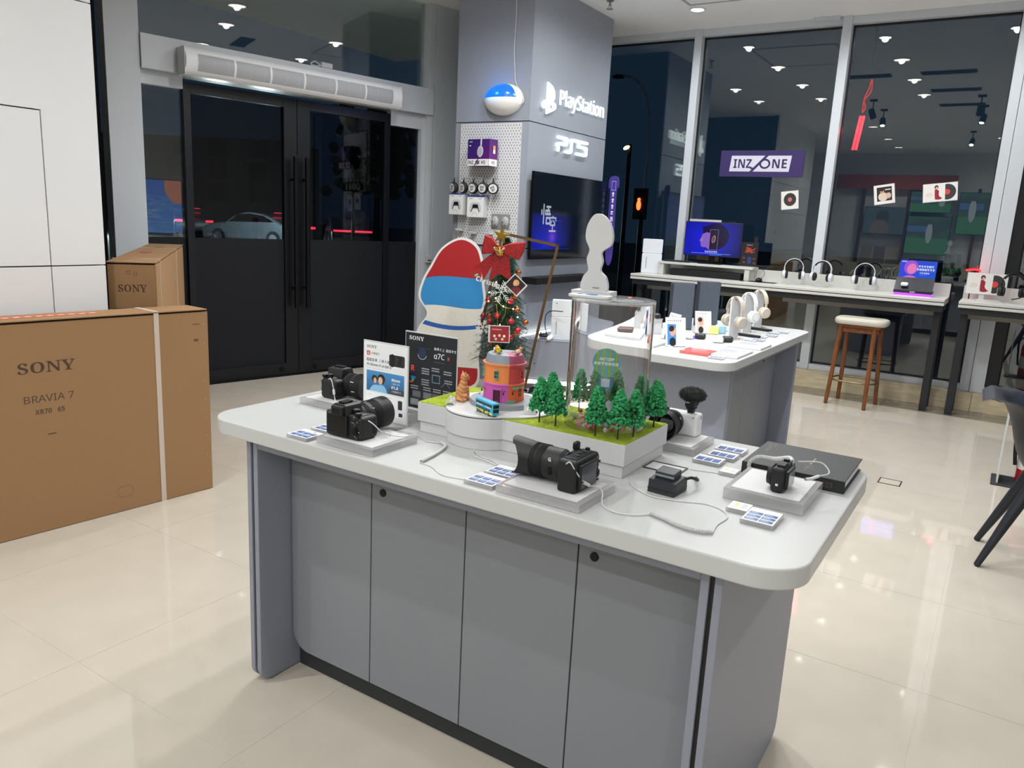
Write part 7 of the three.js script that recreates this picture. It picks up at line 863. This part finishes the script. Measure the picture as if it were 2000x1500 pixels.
const zb = 4.38;
wallTV('shop_screen', 'green park picture screen on the rear wall, upper one of the pair', -1.9, 2.38, zb, 0.86, 0.46, parkTx(0), 0.8); wallTV('shop_screen', 'green park picture screen on the rear wall, lower one of the pair', -1.87, 1.62, zb, 0.9, 0.86, parkTx(1), 0.8); wallTV('shop_screen', 'green park picture screen on the rear wall, beside the pair', -0.85, 2.15, zb, 0.92, 0.92, parkTx(2), 0.8);
wallTV('shop_screen', 'grey portrait screen on the rear wall', -2.84, 1.92, zb, 0.9, 0.62, canvas(128, 96, (g) => { g.fillStyle = '#6a8088'; g.fillRect(0, 0, 128, 96); g.fillStyle = '#2a2220'; g.beginPath(); g.ellipse(70, 34, 20, 24, 0, 0, 7); g.fill(); g.fillStyle = '#b09078'; g.beginPath(); g.ellipse(76, 78, 30, 34, 0, 0, 7); g.fill(); }), 0.5);
wallTV('light_box', 'pale blue poster light box on the rear wall', -5.93, 1.85, zb, 0.95, 1.18, canvas(192, 256, (g) => { g.fillStyle = '#8fc8e8'; g.fillRect(0, 0, 192, 256); g.fillStyle = '#2a7ad0'; g.beginPath(); g.arc(110, 70, 34, 0, 7); g.fill(); cjk(g, '家人大师', 20, 70, 36, 0.12, '#1a2a50'); g.fillStyle = '#9ac83a'; g.beginPath(); g.moveTo(0, 190); g.quadraticCurveTo(80, 150, 192, 200); g.lineTo(192, 256); g.lineTo(0, 256); g.fill(); T(g, 'SONY', 140, 24, 20, '#222', 'serif'); }), 0.8);
{ const t = thing('fascia_board', 'orange fascia board on the rear wall above the screens', 'fascia', [-2.72, 2.82, zb], Math.PI); part('board', B(-1.3, 1.3, -0.17, 0.17, -0.06, 0, 0.003, 1), mat(0xb0522e, 0.6), t); }
{ const t = thing('display_cabinet', 'wooden display cabinet with framed pictures against the rear wall', 'cabinet', [-2.4, 0, 4.3], Math.PI); const wd = mat(0x6a3a26, 0.5); part('base', B(-1.5, 1.5, 0, 0.9, -0.25, 0.1, 0.004, 1), mat(LC(0.5, 0.48, 0.44), 0.6), t); for (const x of [-1.48, -0.05, 0.95]) part('upright', B(x, x + 0.06, 0.9, 2.7, -0.25, -0.1), wd, t); for (let i = 0; i < 3; i++) part('framed_picture', B(0.05 + i * 0.29, 0.3 + i * 0.29, 1.0, 1.3, -0.2, -0.18), mat([0xb8a890, 0x8a7a70, 0xa89a88][i], 0.6), t); }
wallTV('shop_screen', 'bright blue sky picture screen facing the doors, seen mirrored in the side pane', 1.42, 1.43, -4.52, 1.2, 0.84, canvas(256, 180, (g) => { const q = g.createLinearGradient(0, 0, 0, 180); q.addColorStop(0, '#1a5ad8'); q.addColorStop(1, '#3a8af0'); g.fillStyle = q; g.fillRect(0, 0, 256, 180); for (let i = 0; i < 90; i++) { g.strokeStyle = `rgba(200,225,255,${rr(0.05, 0.3)})`; g.lineWidth = rr(2, 9); g.beginPath(); const x = rr(0, 256), y = rr(60, 180); g.moveTo(x, y); g.quadraticCurveTo(x + 30, y - rr(0, 24), x + rr(40, 90), y + rr(-14, 14)); g.stroke(); } g.fillStyle = '#e07a5a'; g.beginPath(); g.ellipse(20, 30, 34, 50, 0.3, 0, 7); g.fill(); }), 1.3, -Math.PI / 2);
single('screen_plinth', 'dark plinth carrying the blue sky screen outside the picture', 'plinth', B(-0.09, 0.12, 0, 0.99, -0.5, 0.5, 0.003, 1), mat(0x2a2c30, 0.5), [1.46, 0, -4.52]);
// ---------------------------------------------------------------- street outside
struct('ground_outside', 'dark asphalt street outside the shop', [B(-70, 30, -0.3, -0.13, -70, 40)], mat(LC(0.03, 0.03, 0.034), 0.7));
const redGlow = (k) => new THREE.MeshStandardMaterial({ color: 0x330000, emissive: LC(1, 0.03, 0.06), emissiveIntensity: k }), lampY = new THREE.MeshStandardMaterial({ color: 0x332200, emissive: LC(1, 0.72, 0.25), emissiveIntensity: 8 });
function car(label, pos, turn, col, tail) {
  const t = thing('car', label, 'car', pos, turn), body = mat(col, 0.3, { clearcoat: 0.8 }); // length along x, rear at +x
  const s = new THREE.Shape(); s.moveTo(-2.25, 0.3); s.lineTo(2.25, 0.3); s.quadraticCurveTo(2.35, 0.6, 2.28, 0.95); s.quadraticCurveTo(1.9, 1.02, 1.7, 1.04); s.quadraticCurveTo(1.0, 1.46, 0.2, 1.46); s.quadraticCurveTo(-0.5, 1.44, -1.05, 1.0); s.quadraticCurveTo(-2.0, 0.92, -2.3, 0.7); s.closePath();
  part('body', ext(s, 1.75, 0.09, 10).translate(0, -0.05, -0.875), body, t); const w = poly([[-0.85, 1.0], [-0.4, 1.32], [0.2, 1.37], [0.9, 1.3], [1.4, 1.06]]); part('side_windows', [ext(w, 0.01).translate(0, -0.03, 0.87), ext(w, 0.01).translate(0, -0.03, -0.88)], M.blackGloss, t);
  for (const [x, z] of [[-1.4, 0.8], [1.35, 0.8], [-1.4, -0.8], [1.35, -0.8]]) { const o = part('wheel', at(cyl(0.33, 0.33, 0.22, 28), x, 0.33, z, Math.PI / 2), M.rubber, t); part('rim', at(cyl(0.2, 0.2, 0.235, 20), x, 0.33, z, Math.PI / 2), M.silver, o); }
  part('tail_light', tail ? B(2.22, 2.31, 0.86, 0.93, -0.8, 0.8) : [B(2.2, 2.31, 0.8, 0.9, 0.5, 0.83), B(2.2, 2.31, 0.8, 0.9, -0.83, -0.5)], redGlow(6), t); if (!tail) part('brake_light', B(1.0, 1.1, 1.4, 1.43, -0.3, 0.3), redGlow(4), t);
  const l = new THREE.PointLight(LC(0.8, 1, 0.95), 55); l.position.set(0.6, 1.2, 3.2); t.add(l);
}
const along = (x, y, d) => { const v = V3((x - 1000) / 1513, -(y - 750) / 1513, -1).applyEuler(camera.rotation).normalize(); return [v.x * d, -0.13, v.z * d]; };
{ const a = along(505, 440, 36); car('silver saloon car waiting in the street beyond the left door', a, 0.25, 0x5a6062, false); const b = along(682, 440, 33); car('dark car with a red tail light bar beyond the right door', b, -0.7, 0x22262c, true); const c = along(378, 440, 42); car('dark car with red tail lights beyond the left door edge', c, -0.6, 0x15181c, false); }
function pole(name, l, x, y, d, h, f) { const a = along(x, y, d), t = thing(name, l, 'street lamp', a); f(t, h); }
pole('street_lamp', 'yellow lit street lamp beside a tree beyond the right door', 690, 400, 24, 4.6, (t) => { part('post', at(cyl(0.04, 0.06, 2.6, 12), 0, 1.3, 0), M.blackMetal, t); part('lantern', at(sph(0.1, 16, 12), 0, 2.6, 0), lampY, t); const l = new THREE.PointLight(LC(1, 0.7, 0.25), 9); l.position.set(0, 2.6, 0.4); t.add(l); });
pole('street_lamp', 'tall curved grey street light pole seen through the left window', 1250, 480, 15, 6, (t) => { part('post', tube([[0, 0, 0], [0, 2.6, 0], [0, 3.3, 0], [-0.1, 3.9, 0], [-0.35, 4.25, 0], [-0.75, 4.35, 0]], 0.026, 40, 8), mat(0xa8b2bc, 0.6), t); part('lamp_head', B(-0.8, -0.6, 4.28, 4.34, -0.06, 0.06, 0.02, 2), M.blackMetal, t); });
pole('traffic_light', 'red pedestrian traffic light seen through the left window', 1243, 480, 14.6, 2, (t) => { part('post', at(cyl(0.04, 0.05, 2.2, 10), 0, 1.1, -0.1), M.blackMetal, t); part('housing', B(-0.12, 0.12, 1.75, 2.3, -0.08, 0.04, 0.01, 2), M.black, t); const g = redGlow(7); g.emissive.setRGB(1, 0.08, 0.02); part('red_figure', [at(sph(0.03, 10, 8), 0, 2.1, 0.05), at(sph(1, 12, 8), 0, 2.0, 0.05, 0, 0, 0, [0.045, 0.09, 0.02])], g, t); });
pole('traffic_light', 'amber signal light high in the left window', 1211, 480, 16, 3, (t) => { part('post', at(cyl(0.04, 0.05, 3.2, 10), 0, 1.6, -0.1), M.blackMetal, t); part('amber_lamp', at(sph(1, 12, 8), 0, 3.12, 0.05, 0, 0, 0.4, [0.07, 0.035, 0.03]), lampY, t); });
for (const [x, y, w, h, d, l] of [[400, 440, 18, 7, 75, 'dark building across the street beyond the left door']]) { const a = along(x, y, d), t = thing('far_building', l, 'building', a, 0.5); part('wall', B(-w / 2, w / 2, 0, h, -4, 4), mat(0x3a4048, 0.8), t); for (let i = 0; i < 5; i++) for (let j = 0; j < 3; j++) part('window', B(-w / 2 + 1 + i * w / 5.2, -w / 2 + 2.4 + i * w / 5.2, 2 + j * h / 4, 3.4 + j * h / 4, 4, 4.05), M.blackGloss, t); }
{ const a = along(735, 420, 22), t = thing('street_tree', 'roadside tree lit yellow by the street lamp', 'tree', a); part('trunk', at(cyl(0.08, 0.13, 2.4, 10), 0, 1.2, 0), mat(0x3a2c20, 0.9), t); const cl = []; for (let i = 0; i < 260; i++) { const q = new THREE.IcosahedronGeometry(rr(0.1, 0.2), 0); q.translate(rr(-1, 1) * 1.1, 3.2 + rr(-1, 1) * 1.1, rr(-1, 1) * 0.9); cl.push(q); } part('crown', cl, mat(0x4a5a24, 0.9), t).userData.kind = 'stuff'; }
{ const t = thing('neon_guitar', 'vertical red neon guitar light hanging behind the right window', 'neon light', [-1.49, 2.66, -8.5]), m = redGlow(3.2), m2 = redGlow(0.7); part('neck_tube', [tube([[-0.045, -0.32, 0], [-0.012, 0.0, 0]], 0.012, 6, 10), tube([[-0.015, -0.32, 0], [0.018, 0.0, 0]], 0.012, 6, 10)], m, t); part('outline_tube', tube([[0.0, 0.03, 0], [0.02, 0.08, 0], [0.0, 0.14, 0], [0.05, 0.22, 0], [0.045, 0.34, 0], [0.03, 0.25, 0], [0.0, 0.16, 0]], 0.006, 40, 8, true), m2, t); part('hanger', [at(cyl(0.003, 0.003, 0.44, 6), 0.03, 0.55, 0), B(0.02, 0.04, 0.77, 0.79, -0.01, 0.21)], M.blackMetal, t); const l = new THREE.PointLight(LC(1, 0.03, 0.05), 0.06); l.position.set(-0.02, -0.15, 0.06); t.add(l); }
renderer.render(scene, camera);
